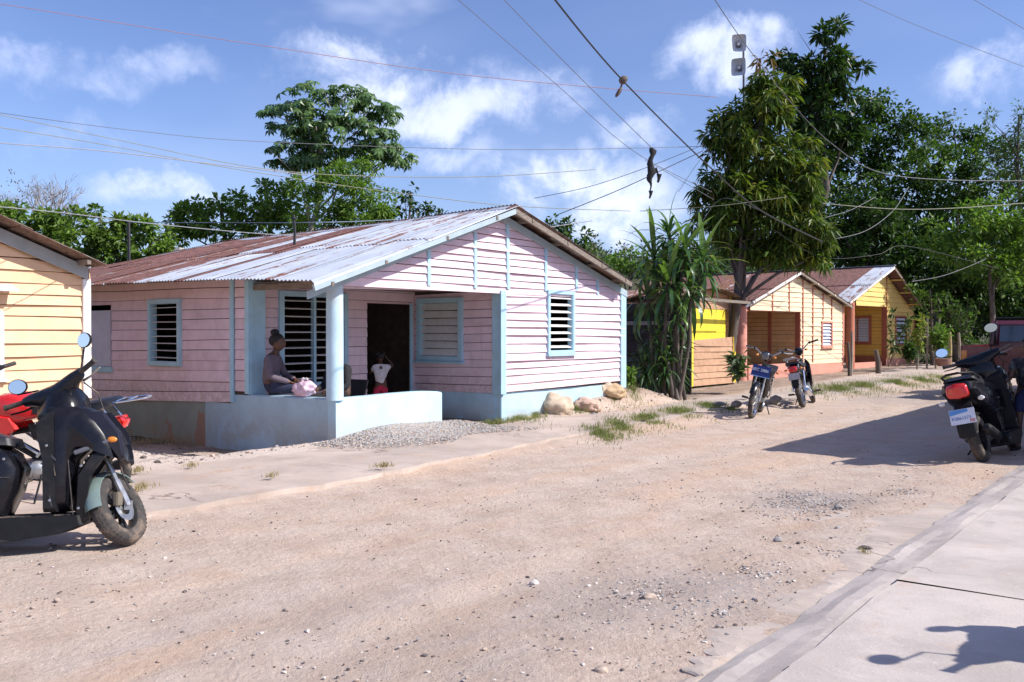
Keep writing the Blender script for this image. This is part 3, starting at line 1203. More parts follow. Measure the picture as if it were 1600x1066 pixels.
# rafters and purlins under the overhang
mb = MB()
mb.beam(left_slope(.03, 0.0) - Vector((0, 0, .06)), left_slope(.03, 1.0) - Vector((0, 0, .05)), .035, .075)
part('rake_board', mb, FASCIA, house, smooth=0)
mb = MB()
mb.beam(right_slope(.03, 0.0) - Vector((0, 0, .06)), right_slope(.03, .99) - Vector((0, 0, .055)), .035, .08)
part('rake_board', mb, GREYWOOD, house, smooth=0)
for s_ in (.12, .4, .7, .93):
    for fn in (left_slope, right_slope):
        mb = MB()
        for k in range(10):
            mb.beam(fn(.0 + k * 1.1, s_) - Vector((0, 0, .045)), fn((k + 1) * 1.1, s_) - Vector((0, 0, .045)), .04, .05)
        part('purlin', mb, GREYWOOD, house, smooth=0)
# blue grey fascia boards fixed to the wall under each slope
for (a, b) in ((ul_ + .12, ua_ - .02), (ua_ + .02, ur + .05)):
    mb = MB()
    hgt = .12 if a > 3 else .10
    mb.hex([G.pt(u, rake(u, d), o) for u in (a, b) for o in (.031, .056) for d in (.075 + hgt, .075)])
    part('fascia', mb, FASCIA, house, smooth=0)

# --- gable boards above the porch beam
zb_l, zb_r = G.z(545, 447), G.z(784, 454)
zbeam = lambda u: lerp(zb_l, zb_r, (u - G.u(545)) / (uc - G.u(545)))
topf = lambda u: rake(u, .10)
NB = 11
pitch_b = (za_ - .1 - zb_l) / NB
Lg = [zb_l + k * pitch_b for k in range(NB + 1)]
ub0 = G.u(512)
siding(G, house, PINK, ub0, ur, [z + 0.0 for z in Lg], [z + .02 for z in Lg], top=topf, seed=3, step=.22, lip=.03)
lining(G, house, DARKWOOD, ub0 + .02, ur, zb_l + .004, 9, top=lambda u: rake(u, .05), step=.25)
# lower right wall
w_g = [(G.u(853), G.u(895), G.z(874, 553), G.z(874, 454.5))]
op_g = [(w_g[0][0] + .03, w_g[0][1] - .03, w_g[0][2] + .03, w_g[0][3] - .03)]
zL = [G.z(788, y) for y in (613, 600.5, 588, 576.5, 565.5, 551.5, 537, 524, 511, 498.8, 486.5, 475, 463, 455)]
zR = [G.z(966, y) for y in (595, 586.8, 575, 564.5, 557.8, 548, 537.3, 526, 514, 502.6, 491.5, 479.5, 467.5, 459)]
siding(G, house, PINK, G.u(786), ur, zL, zR, op_g, seed=5, lip=.03)
lining(G, house, DARKWOOD, uc + .02, ur, zL[0]-.01, zb_l + .002, op_g)
lining(S, house, DARKWOOD, S.u(386), 9.5, .39, 2.3, [(S.u(284), S.u(236), S.z(260, 568), S.z(260, 471)), (S.u(174), S.u(128), S.z(160, 577), S.z(160, 476))])
window(G, house, *w_g[0], .062, BLUE, WHITE, 8, ang=28, dep=.075, label='narrow louvred window with pale blue frame and open white slats', seed=1)
# vertical cover boards
for (px, yb) in ((668.5, 447), (741, 451), (851, 455), (899, 455), (932, 461)):
    u = G.u(px)
    hw = .033
    strip(G, house, BLUE, u - hw, u + hw, G.z(px, yb), rake(u, .16), o=.036, tilt=random.uniform(-.006, .006))
u = G.u(792)
strip(G, house, BLUE, u - .035, u + .035, G.z(792, 452), rake(u, .17), o=.040, tilt=-.02)
# corner boards
strip(G, house, BLUE, G.u(779.5), G.u(788), G.z(785, 616), zb_r - .005, o=.045, name='corner_board')
strip(REC, house, BLUE, -.012, REC.u(771), G.z(785, 616), zb_r - .005, o=.036, name='corner_board')
strip(G, house, BLUE, G.u(967.5), G.u(975.5), G.z(972, 606), rake(ur - .05, .16), o=.045, name='corner_board')
# plinth
mb = MB()
G.box(mb, uc + .004, ur + .02, -.25, G.z(788, 613) - .0, -.16, -.012)
part('plinth', mb, BLUEWALL, house, smooth=0, bevel=.008)
mb = MB()
REC.box(mb, .13, ud + .1, -.3, REC.z(700, 611), -.12, .012)
part('plinth', mb, BLUEWALL, house, smooth=0, bevel=.008)
# --- recess wall with closed louvres
zr0, zr1 = REC.z(720, 611.5), 2.05
Nr = 12
wr = (REC.u(724.5), REC.u(653.5), REC.z(690, 564.5), REC.z(690, 465.5))
opr = [(wr[0] + .03, wr[1] - .03, wr[2] + .03, wr[3] - .03)]
hz = [lerp(zr0, zr1, k / Nr) for k in range(Nr + 1)]
siding(REC, house, PINK, REC.u(772), ud, hz, [z - .03 for z in hz], opr, seed=9, lip=.012)
lining(REC, house, DARKWOOD, 0.02, ud - .02, zr0-.01, 2.2, opr)
window(REC, house, *wr, .085, BLUE, WHITE, 7, ang=62, dep=.125, label='wide louvred window, blue frame, slats nearly shut, inside the porch', seed=2)
# --- porch back wall: louvre window and open doorway
uw0, uw1 = DW.u(434), DW.u(541)
wz0, wz1 = DW.z(480, 606), DW.z(480, 456)
dor0, dor1, dz1 = DW.u(573), DW.u(640), DW.z(610, 475)
opd = [(uw0 + .03, uw1 - .03, wz0 + .03, wz1 - .03), (dor0, dor1, -.5, dz1)]
N_ = 13
hz = [lerp(.30, 2.2, k / N_) for k in range(N_ + 1)]
siding(DW, house, PINK, DW.u(396), -.004, hz, [z + .01 for z in hz], opd, seed=12, lip=.013)
lining(DW, house, DARKWOOD, DW.u(396), -.02, -.2, 2.25, opd)
window(DW, house, uw0, uw1, wz0, wz1, .08, BLUE, WHITE, 11, ang=18, dep=.05, mull=(DW.u(489.5),), label='two-panel louvred window with open slats beside the doorway', seed=3)
mb = MB()
for (a, b) in ((DW.u(396), dor0 - .0), (dor1, -.01)):
    DW.box(mb, a, b, -.3, .30, -.05, .02)
part('plinth', mb, BLUEWALL, house, smooth=0)
strip(DW, house, BLUE, dor1 - .005, dor1 + .055, -.05, dz1 + .02, o=.03, name='door_frame')
strip(DW, house, PINK, dor1 + .058, dor1 + .10, -.05, 2.1, o=.028, name='trim_board')
# --- long side wall
sb, se = S.u(361), 9.5
zs = [S.z(361, 628.5), S.z(361, 436)]
ze = [S.z(142, 624.0), S.z(142, 443)]
slope = (ze[0] - zs[0]) / (S.u(142) - sb)
slope1 = (ze[1] - zs[1]) / (S.u(142) - sb)
N_ = 12
Lz = [lerp(zs[0], zs[1] + .03, k / N_) for k in range(N_ + 1)]
Rz = [lerp(zs[0] + slope * (se - sb), zs[1] + slope1 * (se - sb) + .03, k / N_) for k in range(N_ + 1)]
wS = (S.u(285), S.u(235), S.z(260, 572), S.z(260, 467.5))
dS = (S.u(175), S.u(125), S.z(160, 577), S.z(160, 477))
opS = [(wS[0] + .03, wS[1] - .03, wS[2] + .03, wS[3] - .03), dS]
siding(S, house, PINK, sb, se, Lz, Rz, opS, seed=21, step=.5, lip=.014)
window(S, house, *wS, .075, BLUE, WHITE, 8, ang=12, dep=.045, label='louvred window with open slats in the shaded long wall', seed=4, sill=False)
# solid shutter with a dark gap above it
mb = MB()
S.box(mb, dS[0] + .012, dS[1] - .01, dS[2] + .05, dS[3] - .09, -.02, .022)
sh_ = part('shutter', mb, LILAC, house, label='plain lilac grey shutter with a dark gap above it', smooth=0, bevel=.004)
mb = MB()
S.box(mb, dS[0] - .04, dS[1] + .02, dS[2] - .05, dS[2] + .045, -.02, .035)
part('sill', mb, BLUE, sh_, smooth=0, bevel=.004)
strip(S, house, BLUE, S.u(367), S.u(361.5), S.z(364, 628), S.z(364, 437), o=.032)
# short stretch of boards above the porch wall, then the porch pilaster
Lz2 = [lerp(S.z(385, 612), zs[1] + .03, k / 11) for k in range(12)]
siding(S, house, PINK, S.u(386), S.u(368), Lz2, Lz2, seed=23, lip=.014)
mb = MB()
S.box(mb, S.u(391.5), S.u(385), S.z(388, 615.5), S.z(388, 438), -.10, .035)
part('pilaster', mb, BLUE, house, smooth=0, bevel=.005)
# side face of the pilaster, turned to the porch
mb = MB()
mb.hex([S.pt(uu, zz, oo) for uu in (S.u(391.5) - .012, S.u(391.5) - .002) for oo in (-.24, .0) for zz in (.5, S.z(388, 438))])
part('porch_end_board', mb, BLUE, house, smooth=0)
# plinth of the long side: mouldy, patched, then blue
mb = MB()
S.box(mb, S.u(318), se, -.6, .34, -.15, .018)
zt_ = [S.z(361, 629), S.z(142, 625)]
mb.v = []
mb.f = []
mb.mi = []
mb.hex([S.pt(uu, zz, oo) for uu, zt in ((S.u(320), S.z(320, 627.5)), (se, Rz[0])) for oo in (-.15, -.008) for zz in (-.6, zt)])
part('plinth', mb, OLDWALL, house, label='mouldy green-grey foundation with knocked-off plaster', smooth=0)
mb = MB()
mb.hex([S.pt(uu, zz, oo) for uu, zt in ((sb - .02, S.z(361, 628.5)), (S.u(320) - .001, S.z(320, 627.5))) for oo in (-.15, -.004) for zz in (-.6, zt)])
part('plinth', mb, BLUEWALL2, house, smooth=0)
# --- porch walls
mb = MB()
h0, h1 = S.z(361, 614.5), S.z(515, 623)
us_ = [sb + .002 - (sb + .002) * k / 8 for k in range(9)]
rings = []
for k, uu in enumerate(us_):
    zt = lerp(h0, h1, k / 8) + .004 * math.sin(k * 2.1)
    uu = uu if k < 8 else .012
    rings.append([S.pt(uu, -.45, .0), S.pt(uu, zt - .02, .0), S.pt(uu, zt, -.018), S.pt(uu, zt, -.14), S.pt(uu, zt - .02, -.16), S.pt(uu, -.45, -.16)])
mb.loft(rings)
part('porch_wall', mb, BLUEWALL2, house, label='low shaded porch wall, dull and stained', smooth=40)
mb = MB()
ufe = G.u(690.5)
rings = []
prof_t = [(524, 622.5), (545, 621.5), (580, 618.5), (620, 614.5), (655, 611.8), (672, 611.4), (684, 611.8), (689, 613)]
for k, (px, py) in enumerate(prof_t):
    uu = G.u(px) if k else -.004
    zt = G.z(px, py)
    uu2 = uu if k < len(prof_t) - 1 else ufe
    rings.append([G.pt(uu2, -.4, .0), G.pt(uu2, zt - .02, .0), G.pt(uu2, zt, -.016), G.pt(uu2, zt, -.14), G.pt(uu2, zt - .02, -.155), G.pt(uu2, -.4, -.155)])
mb.loft(rings)
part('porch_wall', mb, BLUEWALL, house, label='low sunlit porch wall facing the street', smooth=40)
# column
cc = G.pt((G.u(515.5) + G.u(542.5)) / 2, 0, -.075)
rad = .5 * 27 / (F / (cc.y))
mb = MB()
zc0 = h1 - .02
prof = [(zc0, rad * 1.03), (zc0 + .03, rad), (.9, rad * .985), (1.3, rad * 1.0), (1.7, rad * .98), (zb_l + .02, rad * .97)]
mb.lathe((cc.x, cc.y, 0), (0, 0, 1), prof, 28)
COLM = plinth_mat('white_blue_column_paint', (0.45, 0.62, 0.72), (0.50, 0.50, 0.50), (0.42, 0.42, 0.43), .4, .8, .35)
part('column', mb, COLM, house, smooth=50)
# porch beam
mb = MB()
mb.hex([G.pt(uu, zz, oo) for uu, zz_ in ((ub0 + .03, (zb_l - .035, zb_l + .05)), (uc, (zb_r - .03, zb_r + .05))) for oo in (-.11, -.035) for zz in zz_])
part('beam', mb, PINK, house, smooth=0)
mb = MB()
mb.hex([S.pt(uu, zz, oo) for uu in (.1, S.u(390)) for oo in (-.11, -.03) for zz in (zb_l - .01, zb_l + .06)])
part('beam', mb, GREYWOOD, house, smooth=0)
# floor, ceiling, hidden walls
FLOORM = conc_mat('grey_floor', (.28, .27, .26), crack=False)
mb = MB()
mb.hex([G.pt(uu, zz, oo) for uu in (.16, ur) for oo in (-9.3, -.16) for zz in (-.3, -.035)])
part('floor', mb, FLOORM, house, smooth=0)
CEIL = mat('brown_ceiling_board', (0.17, 0.13, 0.11), .85, .2, 5)
mb = MB()
mb.hex([G.pt(uu, zz, oo) for uu in (.05, ur - .06) for oo in (-9.3, -.12) for zz in (2.085, 2.10)])
part('ceiling', mb, CEIL, house, smooth=0)
BK = Wall(G.pt(ur, 0, 0), D2, D1)
siding(BK, house, PINK, .02, 9.45, [.1 + .16 * k for k in range(13)], [.1 + .16 * k for k in range(13)], seed=31, step=2)
lining(BK, house, DARKWOOD, .02, 9.45, -.3, 2.2)
BB = Wall(G.pt(0, 0, -9.5), D1, -N1)
lining(BB, house, DARKWOOD, .0, ur, -.3, 2.2)
# wall between the rooms
lining(Wall(REC.pt(ud, 0), D2, -D1), house, DARKWOOD, .0, 3.5, -.2, 2.2)
# small mast standing on the roof with its wires
mb = MB()
pm = left_slope(3.3, .42)
mb.tube([pm - Vector((0, 0, .1)), pm + Vector((0.01, 0, .28)), pm + Vector((-.01, 0, .52))], [.025, .022, .02], 7)
mb.ring(pm + Vector((0, 0, .46)), (0, 0, 1), .03, .012, 10, 6)
mast = part('wire_post', mb, mat('black_metal', (.02, .02, .02), .5), label='short black wire post standing on the pink house roof', cat='post')
MAST = pm + Vector((0, 0, .48))

# ================================================================== the peach house at the left
PE = Vector(((140 - 800) / F * 11.2, 11.2, 0))
PG = Wall(PE, -D1, N1)                  # u grows to the left, towards the camera
peach = thing('peach_house', 'peach board house with white corner post and grey tin eave at the left edge', 'house', (PE.x - 1.5, PE.y + .5, 0))
PEACH = mat('peach_paint', (0.72, 0.465, 0.275), .62, .05, 5, .3, 60, dirt=(.60, .36, .18), dirtamt=.25, rnd=.05)
PWHITE = mat('white_paint', (0.72, 0.70, 0.68), .6, .05, 5, .2, 50, dirt=(.5, .45, .4), dirtamt=.3)
PGREY = mat('grey_rake_paint', (0.30, 0.315, 0.31), .7, .1, 5, .2, 50)
OP = .36
pa = PG.hit(0, 338, OP)
pb = PG.hit(167, 414, OP)
sl = (pa[1] - pb[1]) / (pa[0] - pb[0])
U_AP = pb[0] + 2.9


def prake(u, d=0.0):
    k = pb[1] + sl * (u - pb[0]) if u < U_AP else pb[1] + sl * (2 * U_AP - pb[0] - u)
    return k - d


ys_l = [383 - 0, 405, 424.5, 444, 461, 477.5, 495, 515, 537.5, 556.5, 577, 596, 614, 633, 652, 671]
zz_ = sorted([PG.z(60, y) for y in ys_l])
last = zz_[-1]
while last < prake(U_AP) + .1:
    last += .165
    zz_.append(last)
pu0, pu1 = PG.u(128), 5.6
wP = (PG.u(3.5), PG.u(3.5) + .75, PG.z(2, 592), PG.z(2, 486))
opP = [(wP[0] + .02, wP[1] - .03, wP[2] + .03, wP[3] - .03)]
siding(PG, peach, PEACH, pu0, pu1, zz_, [z + .015 for z in zz_], opP, top=lambda u: prake(u, .17), seed=41, step=.3, lip=.024)
lining(PG, peach, DARKWOOD, pu0 - .05, pu1, PG.z(134,622), 9, opP, top=lambda u: prake(u, .1), step=.4)
strip(PG, peach, PWHITE, PG.u(139.7), PG.u(127.5), PG.z(134, 622), prake(PG.u(134), .2), o=.05, th_=.06, name='corner_post', bev=.006)
window(PG, peach, *wP, .07, mat('grey_blue_frame', (.55, .60, .66), .6, .05), WHITE, 8, ang=30, label='louvred window cut by the picture edge', seed=8)
mb = MB()
a = wP
mb.hex([PG.pt(uu, zz, oo) for uu in (wP[0] - .10, wP[1] + .1) for oo, z_ in ((.03, PG.z(2, 446)), (.22, PG.z(2, 456))) for zz in (z_, z_ + .02)])
part('window_hood', mb, mat('hood_tin', (.5, .5, .52), .5), peach, smooth=0)
for u0, u1 in ((pb[0] - .03, U_AP), (2 * U_AP - pb[0] + .03, U_AP)):
    mb = MB()
    mb.hex([PG.pt(u, prake(u, d), o) for u in (u0 + (.12 if u0 < U_AP else -.12), u1) for o in (.052, .085) for d in (.21, .055)])
    part('rake_board', mb, PGREY, peach, smooth=0)
PL = lambda t, s_: PG.pt(lerp(U_AP, pb[0], s_), lerp(prake(U_AP), pb[1], s_), OP) + D2 * t
PR = lambda t, s_: PG.pt(lerp(U_AP, 2 * U_AP - pb[0], s_), lerp(prake(U_AP), pb[1], s_), OP) + D2 * t
for i in range(7):
    for fn in (PL, PR):
        for (s0, s1, lf) in ((-.01, .38, .038), (.33, .70, .018), (.655, 1.0, 0.0)):
            tin_sheet(fn, i * .84, i * .84 + .88, s0, s1, TIN_D if i % 3 == 0 else TIN_M, peach, lift=lf, amp=.012)
for s_ in (.1, .45, .93):
    mb = MB()
    mb.beam(PL(0.03, s_) - Vector((0, 0, .05)), PL(5.8, s_) - Vector((0, 0, .05)), .045, .06)
    part('purlin', mb, GREYWOOD, peach, smooth=0)
mb = MB()
mb.hex([PG.pt(uu, zz, oo) for uu in (PG.u(139), pu1) for oo in (-5.5, -.02) for zz in (-.4, PG.z(134, 622))])
part('plinth', mb, conc_mat('peach_plinth', (.45, .40, .36), crack=False), peach, smooth=0)
PS = Wall(PG.pt(PG.u(140), 0), D2, D1)
siding(PS, peach, PEACH, 0.0, 5.4, [.58 + .16 * k for k in range(11)], [.58 + .16 * k for k in range(11)], seed=43, step=2)
lining(PS, peach, DARKWOOD, .0, 5.5, .5, 2.35, o=-.02)
lining(Wall(PG.pt(pu1, 0), D2, -D1), peach, PEACH, 0, 5.5, -.2, 2.35)
lining(Wall(PG.pt(0, 0, -5.5), -D1, -N1), peach, PEACH, 0, pu1, .0, 2.35)
# ------------------------------------------------------------------ the cream house and the yellow house up the street
SALMON = plinth_mat('salmon_render', (0.62, 0.27, 0.20), (0.40, 0.22, 0.17), (0.50, 0.28, 0.24), -.1, .25, .2)
SALMONT = mat('terracotta_trim_paint', (0.36, 0.105, 0.062), .6, .1, 5, dirt=(.22, .07, .04), dirtamt=.3)
SALMONL = mat('salmon_trim_paint', (0.60, 0.26, 0.185), .6, .08, 5)
CREAM = mat('cream_paint', (0.74, 0.58, 0.385), .62, .06, 5, .2, 60, dirt=(.6, .4, .25), dirtamt=.25, rnd=.05)
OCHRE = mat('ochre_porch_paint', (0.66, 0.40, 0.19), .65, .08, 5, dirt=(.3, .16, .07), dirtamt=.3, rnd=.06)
YEL = mat('butter_yellow_paint', (0.72, 0.51, 0.17), .62, .05, 5, .2, 60, dirt=(.6, .4, .12), dirtamt=.25, rnd=.05)
PANE = mat('milky_pane', (0.66, 0.70, 0.80), .25, .05, 4)


def small_house(name, label, pcol, zg, vp, apexp, left, right, corner, ov, colors, cols, win, base_px, sheets_l, gable_boards, trims, porch_win=None, depth=5.0, porch_x=None, base_right=None, sheet_r=None, floor_z=.1):
    """pcol: (px of column centre, distance). Front plane runs away from there towards vp."""
    cpx, dist, crad = pcol
    body, trim, base, inner, trimL = colors
    P = Vector(((cpx - CX) / F * dist, dist, 0))
    ang = Vector(((vp - CX) / F, 1, 0)).normalized()
    nrm = Vector((ang.y, -ang.x, 0))
    dp = -nrm
    T = thing(name, label, 'house', (P.x, P.y + 2, 0))
    Fw = Wall(P, ang, nrm)
    ax, az = Fw.hit(*apexp, ov)
    lx, lz = Fw.hit(*left, ov)
    rx, rz = Fw.hit(*right, ov)

    def rk(u, d=0.0):
        return (lerp(lz, az, (u - lx) / (ax - lx)) if u < ax else lerp(az, rz, (u - ax) / (rx - ax))) - d
    u0 = Fw.u(porch_x[0])
    u1 = Fw.u(porch_x[1])
    u2 = Fw.u(corner)
    zb = Fw.z(.5 * (porch_x[0] + porch_x[1]), porch_x[2])
    zlow = Fw.z(.5 * (porch_x[1] + corner), base_px[0])
    # upper gable over the porch, then the solid part
    wn = (Fw.u(win[0]), Fw.u(win[1]), Fw.z(win[0], win[3]), Fw.z(win[0], win[2]))
    op = [(wn[0] + .02, wn[1] - .02, wn[2] + .02, wn[3] - .02)]
    N_ = gable_boards
    pitch = (zb - zlow) / N_
    n_up = int((az - zb) / pitch) + 1
    Lh = [zb + k * pitch for k in range(n_up + 1)]
    siding(Fw, T, body, u0 - .05, u1, Lh, Lh, top=lambda u: rk(u, .06), seed=51, step=.2, lip=.022)
    Lh = [zlow + k * pitch for k in range(N_ + n_up + 1)]
    siding(Fw, T, body, u1, u2, Lh, [z + .0 for z in Lh], op, top=lambda u: rk(u, .06), seed=52, step=.2, lip=.022)
    lining(Fw, T, DARKWOOD, u0 - .04, u1, zb + .003, 9, top=lambda u: rk(u, .04), step=.25)
    lining(Fw, T, DARKWOOD, u1, u2, zlow, 9, op, top=lambda u: rk(u, .04), step=.25)
    window(Fw, T, *wn, .055, trimL, PANE, 7, ang=55, dep=.11, seed=61)
    for (px, yb) in trims:
        u = Fw.u(px)
        strip(Fw, T, trim, u - .025, u + .025, Fw.z(px, yb), rk(u, .09), o=.034, th_=.03, bev=0)
    strip(Fw, T, trimL, u2 - .05, u2 + .03, Fw.z(corner, base_px[1]) if base_px[1] else -.1, rk(u2, .08), o=.036, name='corner_board', bev=0)
    # plinth and low porch wall
    mb = MB()
    Fw.box(mb, u1 - .02, u2 + .02, zg - .5, zlow, -.15, .012)
    part('plinth', mb, base, T, smooth=0, bevel=.008)
    mb = MB()
    zp = Fw.z(.5 * (porch_x[0] + porch_x[1]), porch_x[3])
    Fw.box(mb, u0 - .12, u1 - .022 - porch_x[4], zg - .5, zp, -.13, .0)
    part('porch_wall', mb, base, T, smooth=0, bevel=.01)
    mb = MB()
    zc = Fw.z(cpx, porch_x[2] - 8)
    mb.lathe((P + Vector((0, 0, 0))) - nrm * .08, (0, 0, 1), [(zg - .4, crad * 1.02), (zg + 1, crad), (zb + .12, crad * .97)], 20)
    part('column', mb, cols, T, smooth=50)
    mb = MB()
    Fw.box(mb, u0 - .2, u1 + .02, zb - .03, zb + .10, -.13, -.04)
    part('beam', mb, trim, T, smooth=0)
    # recessed porch walls
    pd = 1.9
    B = Wall(Fw.pt(0, 0, -pd), ang, nrm)
    hz = [zg + .2 + .13 * k for k in range(18)]
    Sd = Wall(Fw.pt(u1, 0), dp, -ang)
    opb = []
    if porch_win:
        w = (Sd.u(porch_win[1]), Sd.u(porch_win[0]), Sd.z(porch_win[0], porch_win[3]), Sd.z(porch_win[0], porch_win[2]))
        opb = [(w[0] + .02, w[1] - .02, w[2] + .02, w[3] - .02)]
        window(Sd, T, *w, .085, trim, PANE, 9, ang=60, dep=.10, seed=62, mull=(.5 * (w[0] + w[1]),) if porch_win[4] else ())
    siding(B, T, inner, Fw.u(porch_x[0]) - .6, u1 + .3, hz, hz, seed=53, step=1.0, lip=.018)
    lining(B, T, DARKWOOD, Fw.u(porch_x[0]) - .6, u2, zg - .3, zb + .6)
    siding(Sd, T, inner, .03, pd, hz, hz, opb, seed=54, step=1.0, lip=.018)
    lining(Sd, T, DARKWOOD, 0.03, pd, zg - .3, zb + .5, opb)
    strip(Sd, T, trim, -.004, .16, zg, zb, o=.03, name='corner_board', bev=0)
    strip(Sd, T, trim, .16, pd, zg, zg + .42, o=.024, name='base_board', bev=0)
    if porch_x[5]:
        u = Sd.u(porch_x[5])
        strip(Sd, T, trim, u - .06, u + .06, zg + .1, zb + .2, o=.035, bev=0)
    mb = MB()
    Fw.box(mb, u0 - .5, u2, zg - .3, zg + floor_z, -depth, -.14)
    part('floor', mb, FLOORM, T, smooth=0)
    mb = MB()
    Fw.box(mb, u0 - .3, u2 - .05, zb + .12, zb + .14, -depth, -.05)
    part('ceiling', mb, CEIL, T, smooth=0)
    # sides and back
    for Wl in (Wall(Fw.pt(u2, 0), dp, ang), ):
        siding(Wl, T, body, .0, depth, hz, hz, seed=55, step=2)
        lining(Wl, T, DARKWOOD, .0, depth, zg - .3, rk(u2, .1))
    Wl = Wall(Fw.pt(u0 - .1, 0), dp, -ang)
    siding(Wl, T, body, pd, depth, hz, hz, seed=56, step=2)
    lining(Wl, T, DARKWOOD, pd, depth, zg - .3, rk(u0, .1))
    lining(Wall(Fw.pt(0, 0, -depth), ang, -nrm), T, DARKWOOD, u0 - .1, u2, zg - .3, 9, top=lambda u: rk(u, .05))
    LS = lambda t, s_: Fw.pt(lerp(ax, lx, s_), lerp(az, lz, s_), ov) + dp * t
    RS = lambda t, s_: Fw.pt(lerp(ax, rx, s_), lerp(az, rz, s_), ov) + dp * t
    tt = 0
    k = 0
    while tt < depth + ov:
        m1 = sheets_l[min(k, len(sheets_l) - 1)]
        tin_sheet(LS, tt, tt + .80, -.01, .55, m1, T, lift=.022 + .008 * (k % 2))
        tin_sheet(LS, tt, tt + .80, .50, 1.0, m1, T, lift=.008 * (k % 2))
        for (s0, s1, lf) in ((-.01, .38, .03), (.33, .70, .014), (.66, 1.0, 0)):
            tin_sheet(RS, tt, tt + .80, s0, s1, (sheet_r or TIN_D), T, lift=lf + .006 * (k % 2))
        tt += .76
        k += 1
    for fn in (LS, RS):
        mb = MB()
        mb.beam(fn(.03, 0) - Vector((0, 0, .05)), fn(.03, .99) - Vector((0, 0, .05)), .03, .075)
        part('rake_board', mb, PWHITE if fn is LS else GREYWOOD, T, smooth=0)
        for s_ in (.3, .62, .93):
            mb = MB()
            mb.beam(fn(.0, s_) - Vector((0, 0, .045)), fn(depth, s_) - Vector((0, 0, .045)), .045, .055)
            part('purlin', mb, body, T, smooth=0)
    mb = MB()
    for t_ in range(7):
        mb.beam(LS(t_ * .8, .0) + Vector((0, 0, .05)), LS((t_ + 1) * .8, 0) + Vector((0, 0, .05)), .16, .012)
    part('ridge_cap', mb, TIN, T, smooth=0)
    return T, Fw


small_house('cream_house', 'cream board house with thin terracotta battens and salmon porch column', (1160.5, 25.5, .19), -.02, 2200,
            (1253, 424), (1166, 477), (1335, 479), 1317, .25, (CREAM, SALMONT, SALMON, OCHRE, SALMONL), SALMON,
            (1282.5, 1299, 502, 543), (568, 570), [TIN_R, TIN_R, TIN_M, TIN_R, TIN_R], 11,
            [(1206, 486), (1232, 486), (1253.5, 570), (1269, 566), (1285, 499), (1298.5, 500)],
            porch_x=(1173, 1250.5, 486, 569, 0.0, 1203), floor_z=.25)
small_house('yellow_house', 'butter yellow board house with terracotta trim beside the dark wood', (1332, 31.8, .15), .1, 2200,
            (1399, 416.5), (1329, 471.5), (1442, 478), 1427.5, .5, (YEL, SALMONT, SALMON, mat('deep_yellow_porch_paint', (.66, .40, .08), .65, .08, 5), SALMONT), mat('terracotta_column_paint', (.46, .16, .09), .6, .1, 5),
            (1398, 1415.5, 493.5, 540), (559.5, 562), [TIN, TIN_R, TIN_R, TIN_R], 11,
            [(1384.5, 560)], porch_win=(1319, 1362, 494, 537, True), porch_x=(1338, 1384.5, 478.5, 566, .35, None), sheet_r=TIN_R, floor_z=.15)

# ------------------------------------------------------------------ the shed between the pink and the cream house
sh0 = Vector(((1076 - 800) / F * 22.2, 22.2, 0))
shed = thing('board_shed', 'low brown and yellow board shed with open counter behind the spiky plants', 'shed', (sh0.x, sh0.y + 1, 0))
SW = Wall(sh0, D1, N1)
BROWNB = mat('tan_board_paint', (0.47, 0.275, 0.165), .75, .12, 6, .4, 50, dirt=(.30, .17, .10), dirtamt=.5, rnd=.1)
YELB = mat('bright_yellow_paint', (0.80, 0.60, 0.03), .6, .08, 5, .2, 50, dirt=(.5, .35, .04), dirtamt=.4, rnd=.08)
DKB = mat('near_black_board', (0.035, 0.030, 0.030), .85, .3, 6, .4, 40, dirt=(.10, .08, .08), dirtamt=.5, rnd=.25)  # near-black boards with slightly lighter blotches
ua0, ua1 = SW.u(1078), SW.u(1147)
L_ = [SW.z(1078, y) for y in (604, 594, 583, 572, 562, 551, 541, 533)]
R_ = [SW.z(1147, y) for y in (598, 588, 579, 570, 559.5, 549, 541, 527)]
siding(SW, shed, BROWNB, ua0 + .1, ua1, L_, R_, seed=71, lip=.028, waves=.010)
for u in (ua0 + .04, ua1 - .06):
    strip(SW, shed, YELB, u - .07, u + .07, SW.z(1100, 602), SW.z(1100, 527), o=.045, bev=0)
SB = Wall(SW.pt(0, 0, -.14), D1, N1)
zt0 = SB.z(1110, 484)
siding(SB, shed, YELB, SB.u(1073), SB.u(1133), [.5, .80, 1.10, 1.40, zt0], [.5, .8, 1.12, 1.42, zt0], seed=72, lip=.012)
lining(SB, shed, DARKWOOD, SB.u(1073), SB.u(1134), .0, 2.1)
siding(SB, shed, BROWNB, SB.u(1090), SB.u(1138), [zt0 + .01, zt0 + .17, zt0 + .34, zt0 + .55], [zt0 + .02, zt0 + .18, zt0 + .35, zt0 + .55], seed=73, lip=.02)
strip(SB, shed, YELB, SB.u(1139), SB.u(1145), zt0 + .0, zt0 + .5, o=.05, bev=0)
SS = Wall(SW.pt(ua0, 0), D2, -D1)
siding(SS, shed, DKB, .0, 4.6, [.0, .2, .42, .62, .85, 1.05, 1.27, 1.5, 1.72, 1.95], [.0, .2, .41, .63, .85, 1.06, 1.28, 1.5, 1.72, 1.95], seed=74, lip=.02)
lining(SS, shed, DARKWOOD, .0, 4.6, -.1, 1.95)
strip(SS, shed, mat('grey_rail', (.22, .21, .20), .8, .2), 0, 4.6, 1.52, 1.60, o=.06, name='rail', bev=0)
lining(Wall(SW.pt(ua1, 0), D2, D1), shed, BROWNB, .8, 4.6, -.1, 2.0)
lining(Wall(SW.pt(0, 0, -4.6), D1, -N1), shed, BROWNB, ua0, ua1, -.1, 2.0)
sa, sz_ = SW.hit(1064, 437, .3)
rzl = SW.z(1075, 452, .3)
